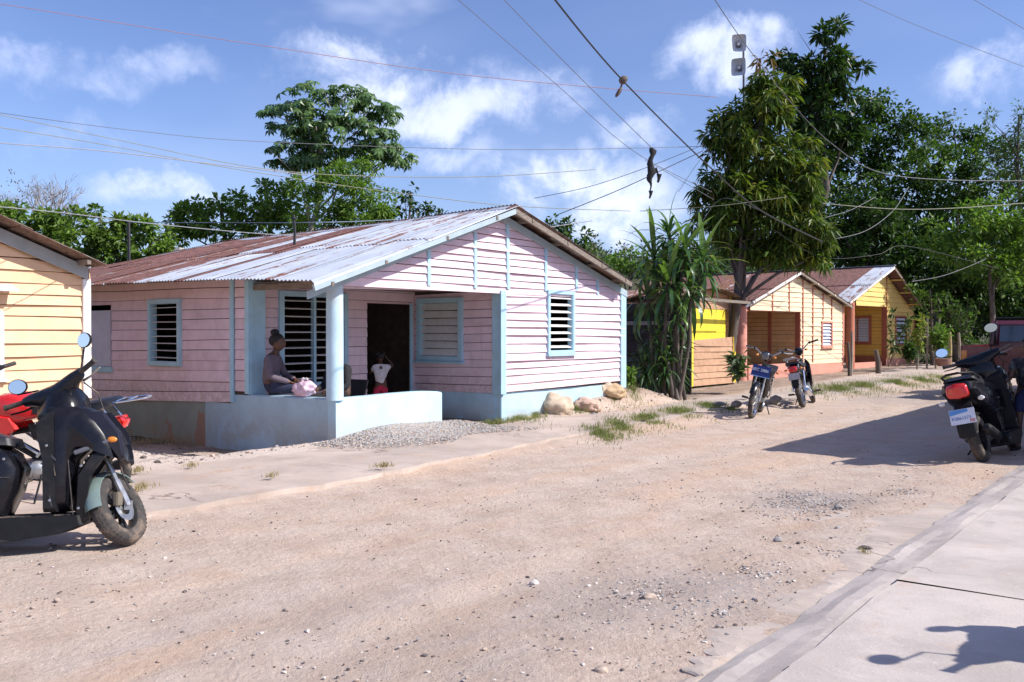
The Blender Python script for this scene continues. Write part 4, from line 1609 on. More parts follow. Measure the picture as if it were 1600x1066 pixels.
shr = lambda t, s_: SW.pt(lerp(ua0 - .55, ua1 + .30, s_), lerp(2.28, 2.36, math.sin(s_ * 3.1)) if False else (2.30 + .25 * math.sin(s_ * math.pi) - .02 * s_), .22) + D2 * t
for i in range(8):
    for (a, b, lf) in ((0, .52, .01), (.48, 1.0, 0)):
        tin_sheet(shr, i * .7, i * .7 + .74, a, b, [TIN_D, TIN_R, TIN_M][i % 3], shed, lift=lf + .01 * (i % 2), rows=4)
mb = MB()
mb.beam(SW.pt(ua0 - .5, 2.22, .42), SW.pt(ua1 + .25, 2.20, .42), .06, .07)
part('beam', mb, GREYWOOD, shed, smooth=0)
for u in (ua0 - .02, ua1 + .02):
    mb = MB()
    mb.tube([SB.pt(u, -.1, .02), SB.pt(u + .01, 1.0, .03), SB.pt(u, 2.25, .02)], .05, 8)
    part('post', mb, GREYWOOD, shed, smooth=40)
# lean-to roof piece sagging between the shed and the pink house
for i in range(4):
    tin_sheet(lambda t, s_: at(lerp(978, 1056, s_), lerp(467, 441, s_), 19.4) + Vector((.25 * t, .97 * t, .06 * t)), i * .7, i * .7 + .74, 0, 1, TIN_D if i < 2 else TIN_R, shed, rows=3, lift=.01 * (i % 2))
# board fence closing the gap; the deep shade there is put into its colour
SHADEB = mat('shade_dark_board', (0.022, 0.019, 0.021), .9, .35, 6, .4, 40, dirt=(.05, .045, .045), dirtamt=.6, rnd=.3)
fw0 = at(968, 600, 21.6)
fence = thing('board_fence', 'board fence, its near-black colour holding the shade of the gap beside the pink house', 'fence', fw0)
FW = Wall((fw0.x, fw0.y, 0), -D2, -D1)
hz = [.02 + .17 * k for k in range(13)]
siding(FW, fence, SHADEB, 0, 1.9, hz, [z - .03 for z in hz], seed=77, lip=.02, waves=.012)
lining(FW, fence, DARKWOOD, 0, 1.9, -.1, 2.1)
strip(FW, fence, mat('grey_rail', (.2, .2, .2), .8), 0, 1.9, 1.58, 1.67, o=.05, name='rail', bev=0)

# ------------------------------------------------------------------ the porch-roofed building on the camera's side of the street (it throws the shade over the road)
shop = thing('roadside_building', 'low flat-roofed building beside the near pavement, just out of frame', 'building', (11, 12, 0))
corner = Vector((6.12, 10.22, 0))
SHW = mat('building_render', (.55, .50, .42), .8, .08, 3)
mb = MB()
mb.hex([corner + D1 * a + N1 * b + Vector((0, 0, c)) for a in (0, 16) for b in (0, 8) for c in (2.55, 2.70)])
part('roof', mb, mat('roof_concrete', (.4, .38, .36), .85, .1, 3), shop, smooth=0)
mb = MB()
mb.hex([corner + D1 * a + N1 * b + Vector((0, 0, c)) for a in (.6, 15.5) for b in (2.4, 7.6) for c in (-.1, 2.549)])
part('wall', mb, SHW, shop, smooth=0)
for a in (.25, 5.2, 10.3, 15.4):
    mb = MB()
    mb.lathe(corner + D1 * a + N1 * 1.9, (0, 0, 1), [(-.1, .11), (2.549, .10)], 16)
    part('column', mb, SHW, shop, smooth=40)
# ------------------------------------------------------------------ foliage
def leaf_mat(name, col, var=.35, trans=.35, rough=.5, alt=None, altf=.15, spec=.28):
    m = bpy.data.materials.new(name)
    m.use_nodes = True
    t = NT(m.node_tree)
    b = m.node_tree.nodes['Principled BSDF']
    geo = t.node('ShaderNodeNewGeometry')
    r = geo.outputs['Random Per Island']
    c = t.mix(t.rng(r, 0, 1, 0, 1, False), tuple(q * (1 - var) for q in col), tuple(q * (1 + var) for q in col))
    if alt:
        r2 = t.math('FRACT', t.math('MULTIPLY', r, 37.7))
        nz = t.noise(geo.outputs['Position'], 0.9, 2)
        c = t.mix(t.math('MULTIPLY', t.rng(r2, 1 - altf * 2.2, 1.0, 0, 1, False), t.rng(nz, .4, .65, .3, 1)), c, alt)
    t.put(b.inputs['Base Color'], c)
    b.inputs['Roughness'].default_value = rough
    b.inputs['Specular IOR Level'].default_value = spec
    tr = t.node('ShaderNodeBsdfTranslucent')
    t.put(tr.inputs['Color'], t.mix(1.0, c, (1.5, 1.7, .7), 'MULTIPLY'))
    ms = t.node('ShaderNodeMixShader')
    ms.inputs[0].default_value = trans
    out = m.node_tree.nodes['Material Output']
    m.node_tree.links.new(b.outputs[0], ms.inputs[1])
    m.node_tree.links.new(tr.outputs[0], ms.inputs[2])
    m.node_tree.links.new(ms.outputs[0], out.inputs['Surface'])
    return m


BARK = mat('grey_brown_bark', (0.095, 0.075, 0.062), .9, .3, 7, .8, 25, stretch=(1, 1, .35), dirt=(.20, .18, .155), dirtamt=.5)
BARKP = mat('pale_bark', (0.30, 0.27, 0.22), .85, .25, 7, .6, 25, stretch=(1, 1, .4))


def unit(v):
    return v / np.maximum(1e-9, np.linalg.norm(v, axis=-1, keepdims=True))


def rosettes(cen, ax, k, L, w, droop, spread, fold=.25, offs=0.0, curl=.0):
    """k leaves round each centre; returns verts, quads. Each leaf: base, two flanks, tip"""
    n = len(cen)
    c = np.repeat(cen, k, 0)
    a = np.repeat(ax, k, 0)
    rd = unit(rng.normal(size=(n * k, 3)))
    d = unit(a * (1 - spread) + rd * spread * 1.25)
    d[:, 2] -= droop * rng.uniform(.5, 1.3, n * k)
    d = unit(d)
    c = c + rd * offs * rng.uniform(.2, 1, (n * k, 1)) ** .6
    up = np.tile([0, 0, 1.0], (n * k, 1)) + rng.normal(0, .45, (n * k, 3))
    sd = unit(np.cross(d, up))
    nr = np.cross(sd, d)
    l = L * rng.uniform(.65, 1.25, (n * k, 1))
    ww = w * rng.uniform(.75, 1.2, (n * k, 1)) * .5
    b = c
    m = c + d * l * .45
    p1 = m + sd * ww + nr * ww * fold
    p2 = m - sd * ww + nr * ww * fold
    tip = c + d * l
    tip[:, 2] -= (curl * l)[:, 0]
    V = np.stack([b, p1, tip, p2], 1).reshape(-1, 3)
    Fq = np.arange(n * k * 4).reshape(-1, 4)
    return V, Fq


def blob_clumps(blobs, Y, per, jig=.16, hollow=.55, depth=1.0, tuft=.27):
    """leaf clump centres: each lobe (px, py, rx, ry) of the crown carries tufts with gaps between them"""
    Cn, Ax = [], []
    for (px, py, rx, ry, *rest) in blobs:
        yy = Y + (rest[0] if rest else 0)
        c = np.array(at(px, py, yy)[:])
        r3 = np.array([rx, .5 * (rx + ry) * depth, ry]) * yy / F
        n = max(4, int(per * (rx * ry) / 1000.0))
        ns = max(5, int((rx * ry) / 95.0))
        d = unit(rng.normal(size=(ns, 3)))
        rr = rng.uniform(hollow ** 3, 1.0, (ns, 1)) ** (1 / 3)
        sc = c + d * r3 * rr * (1 + jig * rng.normal(size=(ns, 1)) * .7)
        sr = r3.mean() * tuft * rng.uniform(.6, 1.35, (ns, 1))
        k = rng.integers(0, ns, n)
        e = unit(rng.normal(size=(n, 3)))
        e[:, 2] = np.abs(e[:, 2]) * .9 - .25
        q = sc[k] + e * sr[k] * np.array([1.15, 1.15, .75]) * rng.uniform(.45, 1.0, (n, 1))
        Cn.append(q)
        Ax.append(unit(d[k] * .6 + e + np.array([0, 0, .3])))
    return np.concatenate(Cn), np.concatenate(Ax)


def trunk_mb(base, top, r0, r1, limbs, seed=0, n=10, wig=.12):
    """tapered trunk with limbs reaching to given points"""
    r = random.Random(seed)
    mb = MB()
    base, top = Vector(base), Vector(top)
    K = 7
    pts = []
    for i in range(K + 1):
        t = i / K
        p = base.lerp(top, t)
        if 0 < i < K:
            p += Vector((r.uniform(-1, 1), r.uniform(-1, 1), 0)) * wig * (top - base).length * .12
        pts.append(p)
    rs = [lerp(r0, r1, (i / K) ** .8) * (1.35 if i == 0 else 1) for i in range(K + 1)]
    mb.tube(pts, rs, n)
    for q in limbs:
        q = Vector(q)
        h = min(.97, max(.30, (q.z - base.z) / max(.1, (top.z - base.z)) - r.uniform(.15, .4)))
        i = min(K - 1, int(h * K))
        s = pts[i].lerp(pts[i + 1], h * K - i)
        rr = lerp(r0, r1, h) * .5
        m1 = s.lerp(q, .4) + Vector((r.uniform(-.1, .1), r.uniform(-.1, .1), .12)) * (q - s).length
        m2 = s.lerp(q, .72) + Vector((r.uniform(-.1, .1), r.uniform(-.1, .1), .08)) * (q - s).length
        mb.tube([s, m1, m2, q], [rr, rr * .7, rr * .45, rr * .15], 6)
        # twigs
        for _ in range(2):
            e = m2 + Vector((r.uniform(-1, 1), r.uniform(-1, 1), r.uniform(-.2, .9))).normalized() * (q - s).length * .35
            mb.tube([m1.lerp(m2, .6), e], [rr * .35, rr * .08], 5)
    return mb


def px_tree(name, label, Y, blobs, foot, lm, L, w, k=9, per=18, droop=.2, spread=.6, offs=.1, tr=(.2, .05), bark=None, group=None,
            top=None, jig=.16, hollow=.55, zbase=0.0, limbs=None, curl=.1, seed=0, fold=.25, extra=(), wig=.12):
    ft = at(foot[0], 520, Y)
    ft = Vector((ft.x, Y, zbase))
    T = thing(name, label, 'tree', ft, group=group)
    cn, axx = blob_clumps(blobs, Y, per, jig, hollow)
    V, Fq = rosettes(cn, axx, k, L, w, droop, spread, offs=offs, curl=curl, fold=fold)
    np_obj('crown', V, Fq, lm, parent=T)
    for (bl, lm2, kk, per2) in extra:
        cn2, ax2 = blob_clumps(bl, Y, per2, jig, hollow)
        V, Fq = rosettes(cn2, ax2, kk, L, w, droop, spread, offs=offs, curl=curl, fold=fold)
        np_obj('crown', V, Fq, lm2, parent=T)
    tp = at(*(top or (blobs[0][0], blobs[0][1])), Y)
    lb = [at(b[0], b[1], Y + (b[4] if len(b) > 4 else 0)) for b in blobs] if limbs is None else limbs
    part('trunk', trunk_mb(ft - Vector((0, 0, .3)), tp, tr[0], tr[1], lb[:16], seed, wig=wig), bark or BARK, T, smooth=60)
    return T


G_DARK = leaf_mat('dark_leaf', (0.030, 0.064, 0.015), .5, .25, .42, alt=(.10, .16, .03), altf=.1)
G_MID = leaf_mat('mid_leaf', (0.048, 0.098, 0.020), .5, .28, .55, alt=(.14, .20, .04), altf=.12)
G_MIDL = leaf_mat('fresh_mid_leaf', (0.12, 0.195, 0.038), .45, .38, .5, alt=(.20, .26, .05), altf=.22)
G_LIGHT = leaf_mat('light_leaf', (0.12, 0.21, 0.038), .35, .35, .45, alt=(.19, .25, .05), altf=.15)
G_YEL = leaf_mat('young_yellow_leaf', (0.15, 0.20, 0.030), .35, .35, .45, alt=(.26, .20, .05), altf=.2)
G_MANGO = leaf_mat('mango_leaf', (0.055, 0.100, 0.016), .5, .3, .45, alt=(.24, .24, .035), altf=.26, spec=.3)
G_RED = leaf_mat('reddish_young_leaf', (0.16, 0.085, 0.035), .4, .3, .4, alt=(.14, .16, .04), altf=.2)
G_GREY = leaf_mat('grey_green_leaf', (0.085, 0.12, 0.060), .35, .3, .5)
G_DRY = leaf_mat('dry_twig_leaf', (0.17, 0.13, 0.10), .4, .2, .8)
G_BROAD = leaf_mat('broad_leaf', (0.080, 0.150, 0.048), .35, .35, .4, alt=(.20, .28, .08), altf=.15, spec=.6)

# --- the mango tree by the shed
mb_ = SW.pt(SW.u(1141), 0, -.38)
mz = mb_.y
px_tree('mango_tree', 'tall mango tree with drooping yellow-green leaves rising behind the brown shed', mz,
        [(1182, 170, 40, 55), (1150, 205, 42, 42), (1210, 140, 28, 40), (1190, 250, 62, 55), (1225, 290, 55, 60), (1165, 300, 48, 45), (1120, 290, 42, 36),
         (1110, 340, 35, 26), (1150, 350, 50, 32), (1205, 345, 60, 45), (1250, 330, 42, 50), (1265, 375, 32, 42), (1235, 395, 45, 25), (1178, 385, 40, 24), (1120, 215, 18, 22), (1268, 405, 24, 22), (1255, 260, 25, 50)],
        (1134, 0), G_MANGO, .33, .075, k=14, per=34, droop=.75, spread=.75, offs=.10, tr=(.15, .06), wig=.05, top=(1190, 170), jig=.2, hollow=.4, seed=4, curl=.2, fold=.35,
        extra=(([(1195, 290, 48, 62), (1150, 200, 30, 28), (1225, 345, 42, 40), (1238, 400, 34, 18), (1180, 395, 24, 18)], G_YEL, 13, 12), ([(1188, 130, 30, 22), (1128, 300, 32, 26), (1200, 100, 18, 14)], G_RED, 10, 8)))
# --- tall dark tree right behind it
px_tree('avocado_tree', 'tall dark glossy tree, the highest of all, directly behind the mango tree', 37.0,
        [(1298, 60, 22, 30), (1285, 100, 38, 35), (1310, 120, 34, 36), (1265, 150, 42, 40), (1300, 175, 48, 45), (1240, 95, 24, 22), (1240, 190, 30, 48), (1320, 215, 30, 30), (1270, 230, 45, 35), (1235, 130, 20, 20)],
        (1275, 0), G_DARK, .42, .15, k=13, per=30, droop=.35, spread=.75, offs=.14, tr=(.28, .06), top=(1290, 80), jig=.22, hollow=.4, seed=9, curl=.15)
# --- the wood on the right
wood = [
    ('broad_crowned_tree', 'dark spreading tree with layered crown, left end of the wood behind the yellow house', 42, [(1375, 160, 34, 24), (1345, 190, 40, 28), (1405, 195, 42, 26), (1330, 240, 50, 34), (1390, 245, 55, 36), (1440, 225, 32, 20), (1300, 290, 40, 40), (1350, 300, 50, 36)], 1365, G_MID, .24, .12, G_DARK),
    ('bushy_tree', 'mid green bushy tree filling the middle of the wood', 40, [(1450, 262, 50, 30), (1500, 255, 46, 32), (1420, 300, 55, 36), (1480, 310, 60, 40), (1540, 300, 50, 40), (1430, 350, 50, 34)], 1470, G_MID, .22, .11, G_LIGHT),
    ('ragged_tree', 'ragged reddish-topped tree standing out above the wood near its right end', 44, [(1490, 205, 34, 26), (1525, 215, 30, 24), (1460, 215, 18, 20), (1550, 235, 34, 30)], 1500, G_MID, .22, .10, G_GREY),
    ('feathery_tree', 'pale feathery tree with thin whippy tops at the right picture edge', 38, [(1592, 180, 15, 24), (1545, 185, 9, 16), (1585, 230, 28, 34), (1620, 215, 30, 40), (1560, 260, 34, 30), (1610, 290, 45, 40)], 1600, G_GREY, .17, .05, G_LIGHT),
    ('leafy_tree', 'fresh green tree low in the wood, lit from the street side', 34, [(1545, 350, 52, 40), (1590, 380, 45, 42), (1500, 380, 48, 36), (1560, 420, 50, 34), (1600, 330, 40, 36)], 1560, G_LIGHT, .20, .10, G_MID),
    ('shaded_tree', 'deeply shaded tree whose dark crown closes the wood above the yellow house', 37, [(1310, 340, 50, 38), (1370, 350, 55, 40), (1330, 390, 46, 28), (1400, 395, 50, 34), (1450, 400, 45, 38), (1290, 385, 30, 22)], 1400, G_DARK, .24, .12, G_MID),
    ('thicket_tree', 'dark tree beside the yellow house reaching down to the fence stakes', 36, [(1470, 440, 40, 34), (1520, 450, 44, 36), (1575, 465, 46, 36), (1620, 450, 40, 50), (1490, 480, 34, 26), (1545, 490, 40, 26)], 1495, G_DARK, .22, .11, G_MID),
    ('background_tree', 'tall grey-green tree far back on the wood right of the picture', 50, [(1640, 260, 60, 60), (1660, 350, 60, 70), (1650, 440, 60, 70)], 1655, G_MID, .26, .12, G_DARK),
]
for i, (nm, lab, Y, bl, fx, lm, L, w, lm2) in enumerate(wood):
    px_tree(nm, lab, Y, bl, (fx, 0), lm, L * 1.05, w * 1.15, k=13, per=48, droop=.15, spread=.8, offs=.25, tr=(.17, .03), jig=.25, hollow=.3, seed=20 + i, group='trees of the wood beyond the houses',
            extra=((bl[:5], lm2, 10, 9),), zbase=.2)
# small fresh tree right beside the yellow house
px_tree('young_tree', 'small bright green tree growing close beside the yellow house', 33.5, [(1453, 452, 26, 17), (1440, 470, 15, 12), (1470, 470, 18, 14), (1460, 485, 14, 8)], (1458, 0), G_LIGHT, .2, .09,
        k=11, per=22, droop=.2, spread=.8, offs=.12, tr=(.09, .03), zbase=.2, seed=41)
# deep undergrowth behind everything on the right
V, Fq = [], []
cn, axx = blob_clumps([(1200 + 45 * i, 470 + 20 * math.sin(i * 2.2), 50, 75, (i % 3) * 1.5) for i in range(12)] + [(1220 + 50 * i, 385 + 12 * math.sin(i), 50, 50, 2 + (i % 3)) for i in range(10)], 48, 30, .25, .2)
V, Fq = rosettes(cn, axx, 12, .40, .2, .2, .8, offs=.35)
np_obj('undergrowth', V, Fq, G_DARK, kind='stuff', label='dense dark undergrowth closing the far side of the wood', cat='undergrowth')
cn, axx = blob_clumps([(1440 + 24 * i, 540 + 5 * math.sin(i * 2.2), 20, 22, (i % 2) * 1.0) for i in range(9)], 35, 30, .25, .2)
V, Fq = rosettes(cn, axx, 10, .22, .09, .2, .8, offs=.2)
np_obj('hedge_undergrowth', V, Fq, G_MID, kind='stuff', label='low mixed undergrowth behind the garden stakes', cat='undergrowth')
# --- broad leaved tree behind the pink house: palmate leaves one can tell apart
cz = 27.0
blobs = [(540, 150, 40, 24), (480, 160, 42, 26), (575, 175, 38, 28), (450, 190, 44, 26), (520, 200, 60, 34), (590, 215, 44, 28), (425, 180, 24, 14), (470, 235, 56, 26), (560, 245, 50, 26), (440, 250, 30, 16),
         (615, 240, 26, 18), (500, 262, 42, 16), (625, 248, 16, 10)]
ft = at(478, 520, cz)
ft = Vector((ft.x, cz, -.2))
T = thing('trumpet_tree', 'tall spreading tree with big hand-shaped leaves behind the pink house roof', 'tree', ft)
part('trunk', trunk_mb(ft, at(500, 190, cz), .16, .05, [at(b[0], b[1], cz) for b in blobs], 5), BARKP, T, smooth=60)


def palm_leaf(seed, lobes=8, R_=.21):
    mb = MB()
    r = random.Random(seed)
    for i in range(lobes):
        a = -2.5 + 5.0 * i / (lobes - 1)
        l = R_ * (1 - .22 * abs(a) / 2.5) * r.uniform(.9, 1.1)
        d = Vector((math.cos(a), math.sin(a), 0))
        s_ = Vector((-d.y, d.x, 0))
        mb.add([(0, 0, 0), d * l * .62 + s_ * l * .20 + Vector((0, 0, -.01)), d * l + Vector((0, 0, -.10 * r.uniform(.5, 1.6) * l / .2)), d * l * .62 - s_ * l * .20 + Vector((0, 0, -.01))], [(0, 1, 2, 3)])
    return mb.mesh('leaf', G_BROAD, 0)


pl = [palm_leaf(i) for i in range(4)]
cn, axx = blob_clumps(blobs, cz, 80, .18, .35, tuft=.60)
order = np.argsort(cn[:, 1] - .6 * cn[:, 2])          # nearest and highest first
cn, axx = cn[order], axx[order]
for i in range(min(290, len(cn))):
    p = Vector(cn[i])
    a = Vector(axx[i])
    a = (a * .5 + Vector((random.uniform(-.4, .4), random.uniform(-.8, .1), .8))).normalized()
    M = Matrix.Translation(p) @ a.to_track_quat('Z', 'Y').to_matrix().to_4x4() @ Matrix.Rotation(random.uniform(0, 6.28), 4, 'Z') @ Matrix.Scale(random.uniform(.85, 1.35), 4)
    inst('leaf', pl[i % 4], T, M)
VV, FF = [], []
off = 0
for i in range(290, len(cn)):
    me = pl[i % 4]
    co = np.array([v.co[:] for v in me.vertices])
    a = Vector(axx[i])
    a = (a * .6 + Vector((random.uniform(-.5, .5), random.uniform(-.7, .3), .7))).normalized()
    M = np.array(Matrix.Translation(Vector(cn[i])) @ a.to_track_quat('Z', 'Y').to_matrix().to_4x4() @ Matrix.Rotation(random.uniform(0, 6.28), 4, 'Z') @ Matrix.Scale(random.uniform(.8, 1.25), 4))
    VV.append(co @ M[:3, :3].T + M[:3, 3])
    FF.append(np.arange(len(co)).reshape(-1, 4) + off)
    off += len(co)
np_obj('crown', np.concatenate(VV), np.concatenate(FF), G_BROAD, parent=T, kind='stuff')
# --- other trees on the left skyline
px_tree('feathery_tree', 'light green feathery tree climbing round the foot of the trumpet tree', 25.5, [(555, 275, 48, 26), (540, 310, 60, 34), (590, 320, 30, 34), (480, 300, 30, 22), (600, 345, 22, 22), (500, 340, 46, 30), (560, 350, 50, 25)], (545, 0),
        G_LIGHT, .15, .055, k=16, per=60, droop=.2, spread=.8, offs=.16, tr=(.12, .04), seed=50, zbase=-.2, jig=.25)
px_tree('round_tree', 'rounded mid green tree on the skyline left of the tall trumpet tree', 28, [(345, 318, 46, 26), (310, 345, 40, 28), (385, 330, 38, 30), (420, 320, 46, 32), (350, 360, 55, 26), (440, 350, 50, 30), (290, 365, 30, 20)], (370, 0),
        G_MIDL, .20, .10, k=13, per=42, droop=.2, spread=.8, offs=.16, tr=(.18, .05), seed=51, zbase=-.2, jig=.22, extra=(([(430, 310, 40, 20), (400, 350, 50, 30), (450, 340, 30, 30)], G_LIGHT, 12, 14),))
px_tree('lone_tree', 'small lone tree with tufted crown peeping over the pink roof ridge', 30, [(642, 300, 14, 14), (630, 322, 22, 15), (655, 325, 20, 14), (675, 330, 14, 12), (640, 345, 28, 10), (690, 338, 10, 8), (615, 345, 12, 8)], (645, 0),
        G_DARK, .22, .10, k=11, per=26, droop=.3, spread=.8, offs=.1, tr=(.1, .03), seed=52, zbase=-.2)
px_tree('orchard_tree', 'leafy green tree behind the gap between peach and pink houses, right one', 22, [(180, 350, 26, 16), (215, 362, 36, 20), (175, 380, 40, 22), (235, 385, 34, 22), (130, 375, 40, 26), (200, 405, 60, 22), (145, 335, 14, 12), (250, 370, 20, 14)], (200, 0),
        G_MIDL, .17, .085, k=12, per=55, droop=.25, spread=.8, offs=.10, tr=(.12, .03), seed=53, zbase=-.2, extra=(([(150, 385, 40, 18), (190, 395, 40, 14)], G_YEL, 10, 16),))
px_tree('orchard_tree', 'leafy green tree rising behind the peach house roof, left one', 23, [(30, 345, 40, 24), (75, 345, 34, 22), (110, 350, 34, 22), (10, 330, 30, 18), (60, 370, 50, 24), (110, 385, 40, 20), (5, 360, 40, 30)], (60, 0),
        G_MIDL, .17, .085, k=12, per=55, droop=.25, spread=.8, offs=.10, tr=(.12, .03), seed=54, zbase=-.2, extra=(([(60, 360, 40, 14), (100, 370, 30, 14)], G_YEL, 10, 12),))
# nearly bare tree
bt = at(40, 520, 30)
T = thing('bare_tree', 'greyish half-bare tree with thin twigs above the peach house', 'tree', (bt.x, 30, 0))
r = random.Random(3)
mb = MB()


def grow(p, d, l, rr, dep):
    e = p + d * l
    mb.tube([p, p.lerp(e, .5) + Vector((r.uniform(-.1, .1) * l, 0, r.uniform(-.1, .1) * l)), e], [rr, rr * .8, rr * .6], 5 if dep > 1 else 4)
    if dep == 0:
        return
    for _ in range(3 if dep > 1 else 3):
        nd = (d + Vector((r.uniform(-.8, .8), r.uniform(-.8, .8), r.uniform(-.25, .5)))).normalized()
        grow(e, nd, l * r.uniform(.62, .85), rr * .58, dep - 1)


for k in range(5):
    grow(Vector((bt.x + (k - 2) * .05, 30, 3.6)), Vector(((k - 2) * .5, r.uniform(-.3, .3), 1.0)).normalized(), .95, .07, 5)
mb.tube([(bt.x, 30, -.2), (bt.x, 30, 1.2), (bt.x, 30, 3.7)], [.16, .13, .10], 8)
part('trunk', mb, mat('ashen_bark', (.27, .235, .215), .9, .2, 5), T, smooth=60)
cn, axx = blob_clumps([(30, 300, 55, 22), (70, 305, 30, 16), (5, 305, 30, 24)], 30, 20, .2, .2)
V, Fq = rosettes(cn, axx, 5, .10, .04, .1, .9, offs=.25)
np_obj('crown', V, Fq, G_DRY, parent=T)
# trees between the pink house and the mango, and the wooded hill beyond
px_tree('hillside_tree', 'dark rounded tree just past the pink house gable, left of the wooded hill', 30, [(862, 350, 24, 14), (890, 358, 24, 14), (905, 370, 24, 12), (870, 370, 30, 14), (900, 385, 34, 16)], (880, 0), G_MID, .2, .1, k=11, per=26, spread=.8, offs=.12, tr=(.12, .03), seed=60)
px_tree('hillside_tree', 'light green low tree beyond the shed roofs, right of the pink house', 33, [(985, 398, 26, 16), (960, 410, 30, 16), (1010, 410, 30, 16), (990, 425, 40, 14), (940, 408, 20, 12)], (985, 0), G_LIGHT, .2, .1, k=11, per=24, spread=.8, offs=.12, tr=(.12, .03), seed=61)
px_tree('hillside_tree', 'dark tree masses seen between dracaena and mango trunk', 32, [(1100, 400, 40, 34), (1060, 415, 40, 24), (1090, 430, 50, 24), (1140, 420, 34, 30)], (1090, 0), G_DARK, .22, .1, k=11, per=18, spread=.8, offs=.15, tr=(.14, .03), seed=62)
# wooded hill: terrain with a canopy on it
hx, hy = np.meshgrid(np.linspace(-30, 90, 90), np.linspace(95, 170, 46))
ridge_ = 10.5 * np.exp(-((hx - 24) / 30) ** 2) + 1.6 * np.sin(hx * .22) + .8 * np.sin(hx * .61 + 1)
hz_ = -1 + sstep(hy, 93, 138) * (ridge_ + 3)
HV = np.stack([hx.ravel(), hy.ravel(), hz_.ravel()], 1)
ny, nx = hx.shape
i_, j_ = np.meshgrid(np.arange(ny - 1), np.arange(nx - 1), indexing='ij')
a_ = (i_ * nx + j_).ravel()
np_obj('hill', HV, np.stack([a_, a_ + 1, a_ + 1 + nx, a_ + nx], 1), mat('hill_ground', (.045, .06, .03), .95, .3, .3), kind='structure', smooth=True)
k = 2600
hx2 = rng.uniform(-2, 62, k)
hy2 = rng.uniform(98, 140, k)
hz2 = -1 + sstep(hy2, 93, 138) * (10.5 * np.exp(-((hx2 - 24) / 30) ** 2) + 1.6 * np.sin(hx2 * .22) + .8 * np.sin(hx2 * .61 + 1) + 3) + rng.uniform(.2, 2.0, k)
cn = np.stack([hx2, hy2, hz2], 1)
V, Fq = rosettes(cn, np.tile([0, 0, 1.0], (k, 1)), 12, .75, .42, .1, .85, offs=.9)
G_HILL = leaf_mat('hill_canopy_leaf', (0.075, 0.105, 0.060), .4, .2, .7, alt=(.14, .13, .08), altf=.2)
np_obj('hill_forest', V, Fq, G_HILL, kind='stuff', label='far wooded hill beyond the village, hazy green', cat='forest')
# grey-brown scrub on the hill foot, and far skyline trees behind the village
cn, axx = blob_clumps([(905 + 28 * i, 405 - 8 * math.sin(i * 1.7) - (6 if i > 2 else 0), 22, 20) for i in range(8)], 60, 34, .2, .2)
V, Fq = rosettes(cn, axx, 9, .34, .14, .1, .9, offs=.35)
np_obj('scrub', V, Fq, leaf_mat('scrub_leaf', (0.10, 0.115, .065), .4, .2, .7, alt=(.20, .16, .11), altf=.3), kind='stuff', label='greyish scrub belt at the foot of the wooded hill', cat='undergrowth')
cn, axx = blob_clumps([(-60 + 62 * i, 440 + 6 * math.sin(i * 1.9), 50, 52, (i % 3) * 3) for i in range(26)], 46, 8, .25, .2)
V, Fq = rosettes(cn, axx, 10, .34, .16, .2, .8, offs=.4)
np_obj('treeline', V, Fq, G_MID, kind='stuff', label='continuous line of far trees behind all the houses', cat='trees')

# ------------------------------------------------------------------ dracaena clump in front of the shed
dz = 18.4
foot = at(1062, 608, dz)
T = thing('dracaena', 'tall clump of strappy long-leaved dracaena beside the shed', 'plant', (foot.x, dz, .05))
heads = [(1046, 362, 0), (1070, 385, -.2), (1022, 398, .2), (1098, 402, 0), (1044, 432, -.35), (1080, 440, -.1), (1012, 458, .2), (1058, 480, -.3), (1030, 515, 0), (1008, 560, .2), (1062, 410, .3), (1040, 560, -.1)]
mb = MB()
r = random.Random(12)
for i, (px, py, dy) in enumerate(heads):
    b = Vector((foot.x + r.uniform(-.16, .16) - (.35 if px < 1030 else 0), dz + r.uniform(-.15, .15), -.1))
    e = at(px, py, dz + dy)
    m_ = b.lerp(e, .5) + Vector((r.uniform(-.12, .12), r.uniform(-.1, .1), 0))
    mb2 = MB().tube([b, m_, e], [.045, .038, .026], 7)
    part('stem', mb2, BARK, T, smooth=60)


def strap_leaf(L, w, bend, seed, m):
    mb = MB()
    rings = []
    K = 6
    p = Vector((0, 0, 0))
    a = .0
    for i in range(K + 1):
        t = i / K
        ww = w * (math.sin(math.pi * min(1, t * .9 + .12)) ** .7) * .5 if i < K else .001
        rings.append([p + Vector((0, -ww, .18 * ww)), p + Vector((0, 0, 0)), p + Vector((0, ww, .18 * ww))])
        a += bend / K * (.4 + 1.3 * t)
        p = p + Vector((math.cos(a), 0, -math.sin(a))) * (L / K)
    mb.loft(rings, closed=False)
    return mb.mesh('leaf', m, 40)


